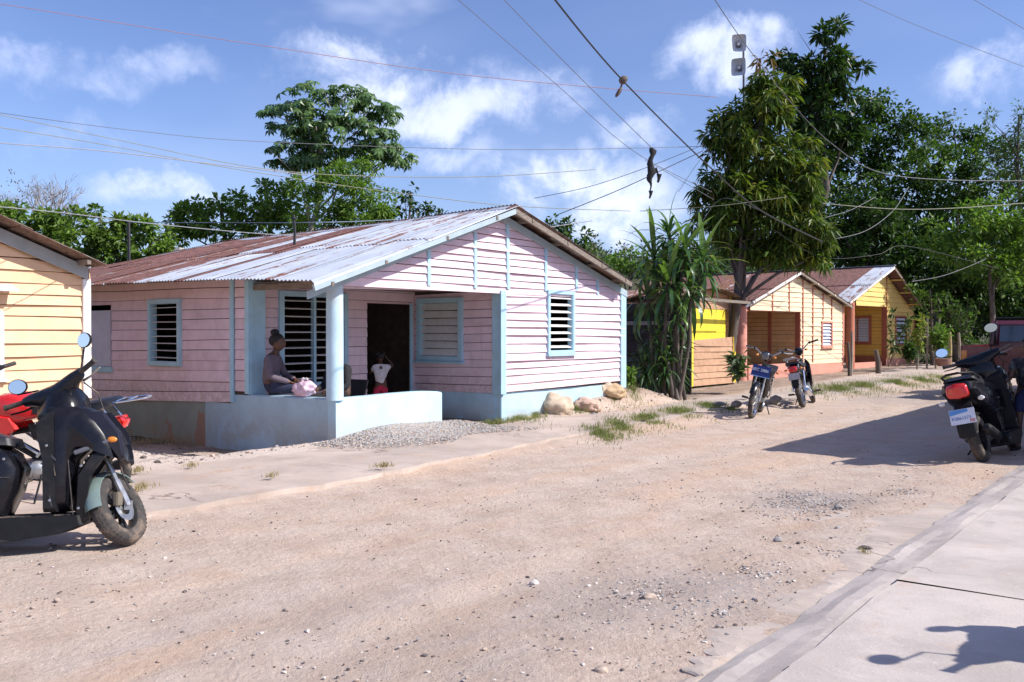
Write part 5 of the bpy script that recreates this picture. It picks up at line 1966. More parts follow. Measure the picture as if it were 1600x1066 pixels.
G_STRAP = leaf_mat('strap_leaf', (0.040, 0.095, 0.026), .3, .25, .3, spec=.7)
G_STRAP2 = leaf_mat('strap_leaf_light', (0.11, 0.19, 0.045), .3, .3, .32, spec=.7)
sl_ = [strap_leaf(.64, .066, 1.1, 0, G_STRAP), strap_leaf(.52, .060, 1.6, 1, G_STRAP), strap_leaf(.70, .070, .6, 2, G_STRAP2), strap_leaf(.58, .066, 1.9, 3, G_STRAP2), strap_leaf(.62, .060, 2.3, 4, G_STRAP)]
cnt = 0
for i, (px, py, dy) in enumerate(heads):
    e = at(px, py, dz + dy)
    for k in range(24):
        az = k * 2.399 + i
        el = R(lerp(82, -32, (k / 23) ** .9) + r.uniform(-9, 9))
        M = Matrix.Translation(e + Vector((0, 0, -.014 * k))) @ Matrix.Rotation(az, 4, 'Z') @ Matrix.Rotation(-el, 4, 'Y') @ Matrix.Scale(r.uniform(1.05, 1.6) * (.66 if py > 470 else 1.08), 4)
        inst('leaf', sl_[r.choice((0, 1, 2, 3) if k < 14 else (1, 3, 4, 0))], T, M)
        cnt += 1
cs = [at(px + r.uniform(-5, 5), py + 5 + 8 * k, dz + dy)[:] for (px, py, dy) in heads for k in range(3) if py < 450]
for k in range(36):
    cs.append(at(r.uniform(994, 1062), r.uniform(520, 600), dz + r.uniform(0, .6))[:])
cs = np.array(cs)
V, Fq = rosettes(cs, np.tile([0, 0, .5], (len(cs), 1)), 9, .52, .05, .45, .8, fold=.3, offs=.05, curl=.25)
np_obj('foliage', V, Fq, G_STRAP, parent=T, kind='stuff')
# purple leaved plants at its foot and other small plants
G_PURP = leaf_mat('purple_leaf', (0.10, 0.055, 0.070), .35, .2, .4, alt=(.30, .26, .28), altf=.3)


def small_plant(name, label, p, h, nstem, lm, L, w, k=8, droop=.3, spread=.8, seed=0, group=None, r0=.012, lean=(0, 0), cat='plant', heads_only=False):
    r = random.Random(seed)
    T = thing(name, label, cat, p, group=group)
    p = Vector(p)
    mb = MB()
    cs, ax = [], []
    for i in range(nstem):
        tip = p + Vector((lean[0] + r.uniform(-.25, .25) * h, lean[1] + r.uniform(-.25, .25) * h, h * r.uniform(.75, 1.05)))
        m_ = p.lerp(tip, .5) + Vector((r.uniform(-.05, .05), r.uniform(-.05, .05), 0))
        mb.tube([p + Vector((0, 0, -.03)), m_, tip], [r0, r0 * .8, r0 * .4], 5)
        for t in ((1.0,) if heads_only else (.4, .6, .8, 1.0)):
            q = p.lerp(m_, t * 2) if t < .5 else m_.lerp(tip, t * 2 - 1)
            cs.append(q)
            ax.append((0, 0, 1))
    part('stem', mb, BARK, T, smooth=60)
    V, Fq = rosettes(np.array([c[:] for c in cs]), np.array(ax, dtype=float), k, L, w, droop, spread, offs=.03)
    np_obj('foliage', V, Fq, lm, parent=T)
    return T


def gp(px, py, z=None):
    """first point of the terrain met along the line of sight through this place of the photograph"""
    r_ = ray(px, py)
    t = 2.0
    while t < 60:
        p = Vector((r_.x * t, r_.y * t, EYE + r_.z * t))
        if p.z <= th(p.x, p.y):
            break
        t += .04
    return Vector((p.x, p.y, th(p.x, p.y)))


small_plant('purple_plant', 'purple and white striped plant at the dracaena foot', gp(1056, 606), .75, 5, G_PURP, .34, .07, 9, .2, .6, 1)
small_plant('leafy_plant', 'dark green bushy plant left of the dracaena stems', gp(1020, 606), .8, 8, G_DARK, .22, .09, 9, .3, .8, 2)
small_plant('leafy_plant', 'low green weed at the blue corner board of the pink house', gp(984, 607), .35, 6, G_LIGHT, .13, .06, 8, .2, .8, 3)
small_plant('leafy_plant', 'wilted green plant between the shed and the salmon column', at(1153, 597, 20.5), .62, 6, G_GREY, .26, .09, 8, .7, .7, 4)
small_plant('leafy_sapling', 'slim sapling with drooping dark leaves before the yellow house door post', at(1388, 572, 29.5), 1.75, 3, G_DARK, .26, .10, 8, .5, .8, 5, lean=(.12, 0))
small_plant('leafy_sapling', 'yellow-green sapling by the right corner of the yellow house', at(1432, 566, 30), 1.5, 5, G_YEL, .24, .09, 8, .5, .8, 6)
small_plant('leafy_plant', 'dark clump of croton at the yellow house corner foot', at(1422, 568, 29.6), .6, 8, G_DARK, .24, .08, 8, .3, .8, 7)
small_plant('leafy_bush', 'round bright green bush behind the garden stakes', at(1470, 566, 31), 1.2, 14, G_LIGHT, .20, .10, 10, .3, .9, 8)
small_plant('flowering_bush', 'tall bush dotted with red flowers in front of the dark wood', at(1500, 560, 33), 2.3, 16, G_MID, .2, .08, 8, .3, .9, 9)

# ------------------------------------------------------------------ grass and litter
def blades(name, spots, m, label, h=.10, kind='stuff'):
    P = []
    for (px, py, rx, ry, n) in spots:
        c = gp(px, py)
        k = c.y / F
        a = rng.uniform(0, 6.283, n)
        q = np.abs(rng.normal(0, .55, n)) * (1 + .35 * np.sin(3 * a + px) + .25 * np.sin(7 * a + py))
        clx = rng.normal(0, 1, n)
        P.append(np.stack([c.x + q * np.cos(a) * rx * k, c.y + q * np.sin(a) * ry * c.y * k / 1.2], 1))
    P = np.concatenate(P)
    n = len(P)
    z = np.maximum(terrain(P[:, 0], P[:, 1]), np.where((P @ np.array(N1[:2]) < kerb_v(P @ np.array(D1[:2]))) & (P @ np.array(N1[:2]) > walk_v(P @ np.array(D1[:2]))), .045, -9))
    b = np.column_stack([P, z - .005])
    H = h * rng.uniform(.35, 1.2, (n, 1))
    az = rng.uniform(0, 6.283, n)
    s_ = np.stack([np.cos(az), np.sin(az), np.zeros(n)], 1) * rng.uniform(.0025, .005, (n, 1))
    ln = np.stack([rng.normal(0, .45, n), rng.normal(0, .45, n), np.ones(n)], 1) * H
    ln2 = ln * .55 - np.stack([ln[:, 0], ln[:, 1], 0 * H[:, 0]], 1) * .3
    V = np.stack([b - s_, b + s_, b + ln2 + s_ * .7, b + ln2 - s_ * .7], 1)
    V2 = np.stack([b + ln2 - s_ * .7, b + ln2 + s_ * .7, b + ln + s_ * .05, b + ln - s_ * .05], 1)
    V = np.concatenate([V.reshape(-1, 3), V2.reshape(-1, 3)])
    Fq = np.arange(len(V)).reshape(-1, 4)
    return np_obj(name, V, Fq, m, kind=kind, label=label, cat='grass')


G_GRASS = leaf_mat('grass_blade', (0.13, 0.17, 0.055), .4, .3, .6, alt=(.36, .29, .16), altf=.28)
G_STRAW = leaf_mat('straw_blade', (0.36, 0.29, 0.18), .35, .2, .8, alt=(.18, .19, .08), altf=.2)
blades('grass', [(808, 655, 34, 9, 1100), (780, 662, 20, 4, 250), (835, 650, 22, 8, 500), (765, 664, 18, 5, 260)], G_GRASS, 'green and dry grass tuft at the pink house corner', .09)
blades('grass', [(935, 677, 24, 7, 800), (970, 669, 34, 8, 1300), (1010, 659, 40, 7, 1500), (1060, 647, 40, 6, 1400), (1105, 638, 26, 5, 800), (1140, 640, 18, 4, 400), (950, 684, 40, 6, 400)], G_GRASS, 'strip of short grass along the pavement edge in front of the rocks', .075)
blades('grass', [(1310, 612, 40, 5, 1500), (1350, 606, 40, 5, 1500), (1400, 599, 40, 4, 1500), (1440, 595, 34, 4, 1200), (1475, 592, 26, 4, 900), (1270, 618, 30, 4, 500)], G_GRASS, 'grass verge along the far pavement before the yellow house', .13)
blades('grass', [(240, 692, 60, 6, 700), (330, 694, 60, 6, 600), (410, 697, 40, 4, 300), (220, 770, 14, 5, 160), (300, 735, 12, 3, 80), (425, 752, 12, 2, 60), (215, 745, 14, 4, 120), (600, 740, 22, 3, 120), (1350, 868, 3, 3, 30), (890, 600, 60, 10, 250)], G_STRAW, 'sparse dry straw tufts on the bare ground by the pink house', .06)
blades('grass', [(975, 606, 14, 8, 260), (990, 612, 20, 6, 260), (1030, 612, 30, 5, 400), (850, 640, 14, 4, 200), (900, 642, 30, 3, 200), (960, 622, 20, 5, 150), (1085, 604, 30, 3, 200)], G_GRASS, 'weeds among the rocks and along the shed foot', .12)
# ------------------------------------------------------------------ vehicles
BLK = mat('gloss_black_plastic', (0.006, 0.006, 0.009), .26, .2, 9, spec=.3, coat=.10, dirt=(.05, .043, .038), dirtamt=.15, dscale=4)
BLKM = mat('matt_black_plastic', (0.010, 0.010, 0.012), .5, spec=.25, var=.2, scale=12, dirt=(.07, .058, .05), dirtamt=.25, dscale=6)
SEAT = mat('black_vinyl', (0.012, 0.012, 0.016), .42, .15, 9, .15, 120)
RUB = mat('dusty_tyre_rubber', (0.045, 0.040, 0.037), .85, .2, 14, .3, 120, dirt=(.26, .19, .14), dirtamt=.75, dscale=7)
STEEL = mat('bare_steel', (0.42, 0.42, 0.42), .35, .15, 9, metal=.85)
CHROME = mat('chrome', (0.72, 0.73, 0.75), .12, .05, 9, metal=1.0)
ALU = mat('dull_aluminium', (0.40, 0.41, 0.42), .45, .15, 12, metal=.7)
TEAL = mat('grey_green_painted_fender', (0.22, 0.29, 0.26), .25, .1, 8, metal=.3, coat=.4)
REDP = mat('scarlet_motorcycle_paint', (0.62, 0.018, 0.018), .25, .08, 6, coat=.6)
REDL = mat('red_lamp_plastic', (0.62, 0.02, 0.015), .15, .06, 20, coat=.8)
ORL = mat('amber_lamp_plastic', (0.60, 0.20, 0.02), .2, .06, 20, coat=.6)
CLEAR = mat('clear_lamp_plastic', (0.72, 0.72, 0.70), .12, .05, 20, coat=.8)
MIRR = mat('mirror_glass', (0.80, 0.83, 0.86), .03, .0, 3, metal=1.0)
DECAL = mat('pale_decal', (0.70, 0.70, 0.70), .4, .05)
PLBLUE = mat('plate_blue', (0.018, 0.032, 0.15), .35, .1, 20)
PLWHITE = mat('plate_white', (0.66, 0.70, 0.78), .35, .06, 20)
PLSKY = mat('plate_sky_blue', (0.10, 0.28, 0.62), .35, .06, 20)


def text_mesh(name, txt, size, m, depth=.001):
    cu = bpy.data.curves.new(name, 'FONT')
    cu.body = txt
    cu.size = size
    cu.align_x = 'CENTER'
    cu.align_y = 'CENTER'
    cu.extrude = depth
    ob = bpy.data.objects.new(name, cu)
    C.objects.link(ob)
    dg = bpy.context.evaluated_depsgraph_get()
    me = bpy.data.meshes.new_from_object(ob.evaluated_get(dg))
    bpy.data.objects.remove(ob)
    me.materials.clear()
    me.materials.append(m)
    return me


def label_text(txt, size, m, parent, M):
    me = text_mesh('lettering', txt, size, m)
    o = bpy.data.objects.new('lettering', me)
    C.objects.link(o)
    o.parent = parent
    o.matrix_local = M
    WM[o] = WM[parent] @ M
    return o


def wheel(T, c, axis, Rr, tw, kind='cast', disc=True, rimc=None):
    """tyre outer radius Rr, tyre width tw, axis = axle direction, all local to T"""
    c, axis = Vector(c), Vector(axis).normalized()
    rr = tw * .5
    hub = MB()
    hub.lathe(c - axis * .055, axis, [(0, .022), (.015, .05), (.095, .05), (.11, .022)], 16)
    e = axis.orthogonal().normalized()
    g = axis.cross(e)
    ri = Rr - tw * .95
    if kind == 'cast':
        for k in range(5):
            a = 2 * math.pi * k / 5
            d = e * math.cos(a) + g * math.sin(a)
            for s_ in (-.35, .35):
                d2 = e * math.cos(a + s_ * .6) + g * math.sin(a + s_ * .6)
                hub.beam(c + d * .04, c + d2 * ri, .020, .022, up=axis)
    else:
        for k in range(28):
            a = 2 * math.pi * k / 28
            d = e * math.cos(a) + g * math.sin(a)
            d2 = e * math.cos(a + (.35 if k % 2 else -.35)) + g * math.sin(a + (.35 if k % 2 else -.35))
            hub.tube([c + d * .045 + axis * (.03 if k % 4 < 2 else -.03), c + d2 * ri], .0022, 4)
    w = part('wheel', hub, ALU if kind == 'cast' and not rimc else (rimc or ALU), T, local=True)
    ty = MB().ring(c, axis, Rr - rr, rr, 40, 12, 1.0)
    # tread blocks
    for k in range(44):
        a = 2 * math.pi * k / 44
        for sgn in (-1, 1):
            a2 = a + (.5 if sgn > 0 else 0) * 2 * math.pi / 44
            d = e * math.cos(a2) + g * math.sin(a2)
            d3 = e * math.cos(a2 + .07) + g * math.sin(a2 + .07)
            ty.beam(c + d * (Rr - .001), c + d3 * (Rr - rr * .28) + axis * sgn * rr * .72, Rr * .085, .0028, up=d)
    part('tyre', ty, RUB, w, local=True, smooth=40)
    rm = MB().ring(c, axis, ri + .004, .011, 36, 8, tw * 32)
    part('rim', rm, rimc or (BLKM if kind == 'cast' else CHROME), w, local=True)
    if disc:
        dm = MB()
        dm.ring(c + axis * .052, axis, .075, .022, 28, 6, .08)
        part('brake_disc', dm, STEEL, w, local=True)
    return w


def fender(T, c, axis, Rr, w, a0, a1, m, name='fender', thick=.006, fwd=(1, 0, 0)):
    c, axis = Vector(c), Vector(axis).normalized()
    up = Vector((0, 0, 1))
    up = (up - axis * up.dot(axis)).normalized()
    f = up.cross(axis)
    if f.dot(Vector(fwd)) < 0:
        f = -f
    rings = []
    for k in range(15):
        a = R(lerp(a0, a1, k / 14))
        d = f * math.cos(a) + up * math.sin(a)
        row = []
        for j in range(7):
            q = -1 + 2 * j / 6
            row.append(c + d * (Rr - .030 * q * q) + axis * (w / 2 * q))
        for j in range(6, -1, -1):
            q = -1 + 2 * j / 6
            row.append(c + d * (Rr - thick - .030 * q * q) + axis * (w / 2 * q * .98))
        rings.append(row)
    return part(name, MB().loft(rings), m, T, local=True, smooth=50)


def scooter(name, label, M, steer=0.0, group=None, plate=False, glass_top=False):
    """x forward, z up, contact patch of the FRONT wheel at the origin, right side is -y"""
    T = thing(name, label, 'scooter', group=group, M=M)
    P_ = lambda *a, **k: part(*a, parent=T, local=True, **k)
    RW = .255
    ca, sa = math.cos(steer), math.sin(steer)
    head = Vector((-.40, 0, 1.0))
    ax_top = Vector((-.40, 0, 1.0))
    ax_bot = Vector((-.045, 0, .26))
    sax = (ax_top - ax_bot).normalized()
    St = Matrix.Translation(ax_bot) @ Matrix.Rotation(steer, 4, sax) @ Matrix.Translation(-ax_bot)
    axle = St @ Vector((0, 0, RW))
    wa = (St.to_3x3() @ Vector((0, 1, 0))).normalized()
    wheel(T, axle, -wa, RW, .115, 'cast', True, mat('dark_alloy', (.07, .07, .072), .4, .1, 9, metal=.6))
    fender(T, axle, wa, RW + .035, .14, 42, 175, TEAL, fwd=St.to_3x3() @ Vector((1, 0, 0)))
    for sg in (-1, 1):
        mb = MB()
        a = axle + wa * sg * .085
        b = St @ Vector((-.16, sg * .085, .60))
        mb.tube([a, a.lerp(b, .5)], .024, 10)
        mb.tube([a.lerp(b, .45), b], .017, 10)
        P_('fork', mb, STEEL)
        mb = MB()
        mb.box(axle + wa * sg * .085, (.05, .03, .06))
        P_('axle_clamp', mb, ALU)
    mb = MB()
    mb.box(St @ Vector((-.085, -.075, RW + .035)), (.07, .035, .095), Matrix.Rotation(steer, 3, 'Z'))
    P_('brake_caliper', mb, mat('gold_caliper', (.25, .22, .17), .4, .1, 9, metal=.5), bevel=.006)
    # rear wheel
    rw = Vector((-1.30, 0, RW - .01))
    wheel(T, rw, (0, -1, 0), RW, .12, 'cast', False, BLKM)
    fender(T, rw, (0, 1, 0), RW + .03, .14, 20, 150, BLKM, fwd=(-1, 0, 0))
    # front apron: body shell from the steering head down to the beak
    apron = [(-.43, .97), (-.30, .985), (-.17, .945), (-.08, .865), (-.01, .765), (.035, .66), (.045, .585), (.01, .60), (-.06, .655), (-.20, .665), (-.26, .60), (-.275, .42), (-.285, .255), (-.42, .245), (-.44, .45), (-.475, .70)]
    mb = MB().pillow(apron, [(-.20, .62, -.07, .04), (-.185, .84, -.045, .02), (-.14, .95, -.02, .01), (-.07, 1.0), (.07, 1.0), (.14, .95, -.02, .01), (.185, .84, -.045, .02), (.20, .62, -.07, .04)])
    P_('front_apron', mb, BLK, smooth=50)
    # side wings of the apron and the raised edges
    for sg in (-1, 1):
        mb = MB()
        wing = [(-.10, .93), (.02, .775), (.055, .60), (.02, .585), (-.06, .70), (-.16, .84), (-.24, .93)]
        mb.pillow(wing, [(sg * .135, 1.0), (sg * .165, .97), (sg * .182, .80)])
        P_('apron_wing', mb, mat('smoky_plastic', (.014, .014, .022), .33, .1, 6, spec=.3, coat=.1, dirt=(.06, .05, .045), dirtamt=.15), smooth=40)
        mb = MB()
        mb.beam((-.265, sg * .198, .645), (-.05, sg * .175, .725), .022, .030)
        P_('apron_trim', mb, mat('grey_trim_plastic', (.09, .09, .11), .4, .1, 6), bevel=.006)
        mb = MB()
        low = [(-.155, .66), (-.04, .705), (-.02, .70), (-.10, .60), (-.165, .50), (-.18, .30), (-.17, .20), (-.215, .17), (-.255, .19), (-.25, .50)]
        mb.pillow(low, [(sg * .08, 1.0), (sg * .16, 1.0), (sg * .185, .86)])
        P_('lower_cowl', mb, BLKM, smooth=40)
        # headlamp
        mb = MB()
        lampo = [(.025, .70), (-.03, .80), (-.09, .86), (-.11, .83), (-.04, .70)]
        mb.pillow(lampo, [(sg * .05, 1.02), (sg * .11, 1.04), (sg * .15, .9)])
        P_('headlamp', mb, mat('smoked_lens', (.05, .055, .06), .08, .05, coat=1.0), smooth=40)
    # inner leg shield
    mb = MB().pillow([(-.42, .93), (-.395, .93), (-.38, .60), (-.36, .26), (-.44, .26), (-.455, .60), (-.50, .80), (-.50, .86)], [(-.215, .93), (-.19, 1.0), (.19, 1.0), (.215, .93)])
    P_('leg_shield', mb, BLKM, smooth=40)
    for (x0, z0, x1, z1) in ((-.49, .74, -.37, .60), (-.45, .56, -.385, .30)):
        P_('panel_seam', MB().beam((x0, -.21, z0), (x1, -.212, z1), .007, .010), mat('dark_trim_plastic', (.045, .045, .055), .4, .1, 6))
    # floorboard and belly
    fb = [(-.22, .235), (-.86, .235), (-.92, .20), (-.90, .13), (-.62, .085), (-.34, .115), (-.20, .17)]
    mb = MB().pillow(fb, [(-.205, .96), (-.19, 1.0), (.19, 1.0), (.205, .96)])
    P_('floorboard', mb, BLKM, smooth=35)
    mb = MB()
    for k in range(7):
        mb.beam((-.26, -.15 + k * .05, .238), (-.84, -.15 + k * .05, .238), .012, .008)
    P_('foot_mat', mb, RUB)
    # tail body
    tail = [(-.66, .66), (-.60, .55), (-.63, .40), (-.70, .235), (-.92, .22), (-1.00, .45), (-1.18, .55), (-1.52, .66), (-1.66, .78), (-1.64, .86), (-1.40, .86), (-1.0, .78), (-.76, .73)]
    mb = MB().pillow(tail, [(-.165, .80), (-.15, .93), (-.10, 1.0), (.10, 1.0), (.15, .93), (.165, .80)])
    P_('tail_body', mb, BLK, smooth=45)
    st = [(-.64, .70), (-.66, .755), (-.80, .80), (-1.0, .81), (-1.12, .83), (-1.22, .89), (-1.50, .915), (-1.56, .88), (-1.42, .84), (-1.0, .76), (-.80, .70)]
    mb = MB().pillow(st, [(-.155, .88), (-.13, .97), (-.06, 1.02), (.06, 1.02), (.13, .97), (.155, .88)])
    P_('seat', mb, SEAT, smooth=45)
    for sg in (-1, 1):
        mb = MB()
        mb.pillow([(-.95, .62), (-1.30, .72), (-1.60, .80), (-1.62, .77), (-1.35, .65), (-1.0, .55)], [(sg * .13, 1.0), (sg * .172, .9)])
        P_('side_panel', mb, mat('smoky_plastic', (.022, .022, .032), .33, .1, 6), smooth=40)
        mb = MB()
        mb.lathe((-1.58, sg * .17, .66), (-.35, sg, 0), [(0, .02), (.03, .026), (.055, .012)], 12)
        P_('indicator_lamp', mb, CLEAR)
    mb = MB()
    mb.tube([(-1.30, -.16, .87), (-1.52, -.15, .93), (-1.68, -.06, .95), (-1.68, .06, .95), (-1.52, .15, .93), (-1.30, .16, .87)], .013, 8)
    P_('grab_rail', mb, BLKM)
    mb = MB().pillow([(-1.60, .80), (-1.60, .69), (-1.68, .70), (-1.70, .80), (-1.66, .84)], [(-.105, .6), (-.085, .95), (0, 1.12), (.085, .95), (.105, .6)])
    P_('tail_lamp', mb, REDL, smooth=50)
    # rear mudguard and plate
    mb = MB().pillow([(-1.55, .66), (-1.62, .60), (-1.70, .38), (-1.69, .28), (-1.67, .28), (-1.64, .40), (-1.52, .56)], [(-.085, .9), (-.06, 1), (.06, 1), (.085, .9)])
    P_('rear_mudguard', mb, BLKM, smooth=40)
    if plate:
        Mp = Matrix.Translation((-1.70, 0, .505)) @ Matrix.Rotation(R(-90), 4, 'Z') @ Matrix.Rotation(R(80), 4, 'X')
        pb = MB()
        pb.box((0, 0, 0), (.245, .155, .004), None)
        pb.xf(Mp)
        pl_ = P_('number_plate', pb, PLWHITE, label='white and sky blue number plate')
        pb = MB()
        pb.hex([(a, b, c) for a, bb in ((-.12, (.02, .074)), (.06, (.045, .074))) for b in bb for c in (.0022, .0034)])
        pb.xf(Mp)
        part('plate_band', pb, PLSKY, pl_, local=True)
        pb = MB()
        pb.box((.09, -.05, .003), (.05, .03, .001))
        pb.xf(Mp)
        part('plate_mark', pb, mat('plate_pale_red', (.55, .25, .25), .4), pl_, local=True)
        label_text('K0861573', .046, mat('plate_ink', (.03, .10, .40), .4), pl_, Mp @ Matrix.Translation((-.012, -.018, .0026)))
    # engine, exhaust, stand
    mb = MB()
    mb.blob((-1.18, .10, .27), (.16, .07, .09), 2, .12)
    mb.blob((-.98, .0, .25), (.14, .09, .08), 2, .12)
    P_('engine', mb, mat('engine_casing', (.10, .10, .10), .5, .2, 12, metal=.4), smooth=40)
    mb = MB()
    mb.tube([(-.95, -.10, .17), (-1.10, -.13, .16), (-1.20, -.155, .22)], .016, 8)
    mb.tube([(-1.15, -.165, .21), (-1.22, -.168, .24), (-1.55, -.17, .34), (-1.60, -.17, .355)], [.03, .048, .052, .03], 14)
    P_('exhaust', mb, BLKM, smooth=40)
    mb = MB()
    mb.tube([(-.95, .12, .18), (-.92, .30, .0)], .010, 6)
    mb.box((-.92, .305, .004), (.05, .04, .008))
    P_('side_stand', mb, BLKM)
    # handlebar cowl, in the steered frame
    H3 = St
    sec = []
    for (y, dx, dz, hx, hz) in ((-.235, .05, .055, .035, .036), (-.17, .045, .04, .055, .05), (-.10, .02, .02, .085, .075), (0, .0, .0, .105, .095), (.10, .02, .02, .085, .075), (.17, .045, .04, .055, .05), (.235, .05, .055, .035, .036)):
        c = head + Vector((-dx - .01, y, dz + .045))
        row = []
        for k in range(12):
            a = 2 * math.pi * k / 12
            row.append(H3 @ (c + Vector((hx * math.cos(a) * (1.05 if math.cos(a) > 0 else .8), 0, hz * math.sin(a)))))
        sec.append(row)
    P_('handlebar_cowl', MB().loft(sec), BLK, smooth=60)
    mb = MB().pillow([(-.48, 1.07), (-.36, 1.10), (-.27, 1.04), (-.24, .93), (-.31, .80), (-.46, .78), (-.53, .90)], [(-.15, .6), (-.11, .92), (0, 1.0), (.11, .92), (.15, .6)], H3)
    P_('headset', mb, BLK, smooth=50)
    mb = MB().pillow([(-.47, 1.085), (-.39, 1.115), (-.33, 1.09), (-.40, 1.06)], [(-.07, .8), (-.05, 1), (.05, 1), (.07, .8)], H3)
    P_('dashboard', mb, BLKM, smooth=50)
    for sg in (-1, 1):
        mb = MB()
        a = H3 @ (head + Vector((-.065, sg * .235, .10)))
        b = H3 @ (head + Vector((-.085, sg * .365, .115)))
        mb.tube([a, b], .018, 12)
        mb.tube([b, b + (b - a).normalized() * .012], .022, 12)
        P_('grip', mb, RUB, smooth=50)
        mb = MB()
        c = H3 @ (head + Vector((.0, sg * .20, .075)))
        d = H3 @ (head + Vector((-.02, sg * .28, .065)))
        e = H3 @ (head + Vector((-.045, sg * .375, .075)))
        mb.tube([c, d, e], [.010, .008, .006], 6)
        P_('brake_lever', mb, STEEL if sg < 0 else BLKM, smooth=50)
        mb = MB()
        s0 = H3 @ (head + Vector((-.02, sg * .165, .11)))
        s1 = H3 @ (head + Vector((.02, sg * .185, .20)))
        s2 = H3 @ (head + Vector((-.01, sg * (.255 if sg < 0 else .33), .315 if sg < 0 else .23)))
        mb.tube([s0, s0.lerp(s1, .3)], [.022, .011], 8)
        mb.tube([s0, s1, s2], .0065, 7)
        st_ = P_('mirror_stem', mb, BLKM, smooth=50)
        mc = s2 + Vector((0, 0, .055))
        fa = H3.to_3x3() @ Vector((-1, -sg * .22, .0))
        fa.z = -.03
        fa.normalize()
        q = fa.to_track_quat('Z', 'Y').to_matrix().to_4x4()
        mb = MB()
        rg = []
        for (r_, dz) in ((.0, -.028), (.045, -.024), (.062, -.008), (.064, .004), (.060, .006)):
            rg.append([Matrix.Translation(mc) @ q @ Vector((r_ * 1.15 * math.cos(t * .3142) + 1e-4 * math.cos(t * .3142), r_ * .86 * math.sin(t * .3142) + 1e-4 * math.sin(t * .3142), dz)) for t in range(20)])
        mb.loft(rg)
        mo = P_('mirror', mb, BLKM, smooth=50)
        mb = MB()
        mb.loft([[Matrix.Translation(mc) @ q @ Vector((.058 * 1.15 * math.cos(t * .3142), .058 * .86 * math.sin(t * .3142), dz)) for t in range(20)] for dz in (.0065, .0085)])
        part('mirror_glass', mb, MIRR, mo, local=True, smooth=40)
    # cables, bolts, small lamps, seams
    mb = MB()
    a = H3 @ (head + Vector((-.0, -.20, .06)))
    c = axle + wa * -.10 + Vector((0, 0, .10))
    mb.tube([a, a + Vector((.10, -.03, -.08)), H3 @ Vector((-.12, -.15, .66)), H3 @ Vector((-.07, -.14, .42)), c], .0055, 6)
    b = H3 @ (head + Vector((.02, -.12, .06)))
    mb.tube([b, b + Vector((.05, -.02, -.12)), Vector((-.34, -.12, .86))], .005, 6)
    P_('brake_cable', mb, RUB, smooth=60)
    for (x, y, z) in ((-.43, -.217, .70), (-.40, -.217, .34), (-.23, -.187, .28), (-.22, -.19, .56), (-.70, -.166, .62), (-.88, -.208, .17)):
        P_('bolt', MB().lathe((x, y + .004, z), (0, -1, 0), [(0, .010), (.004, .009), (.006, .004)], 10), STEEL, smooth=40)
    for (p0, p1) in (((-.44, -.213, .88), (-.37, -.212, .50)), ((-.30, -.190, .60), (-.26, -.190, .24)), ((-.66, -.168, .50), (-1.0, -.168, .50))):
        P_('panel_seam', MB().beam(p0, p1, .004, .006), RUB)
    mb = MB().pillow([(-.405, .80), (-.385, .80), (-.38, .73), (-.40, .73)], [(-.03, .9), (.03, .9)])
    P_('ignition_lock', mb, STEEL)
    for sg in (-1, 1):
        mb = MB().blob((.0, 0, 0), (.035, .015, .022), 2, 0)
        mb.xf(Matrix.Translation((-.03, sg * .178, .73)))
        P_('indicator_lamp', mb, ORL, smooth=60)
    return T


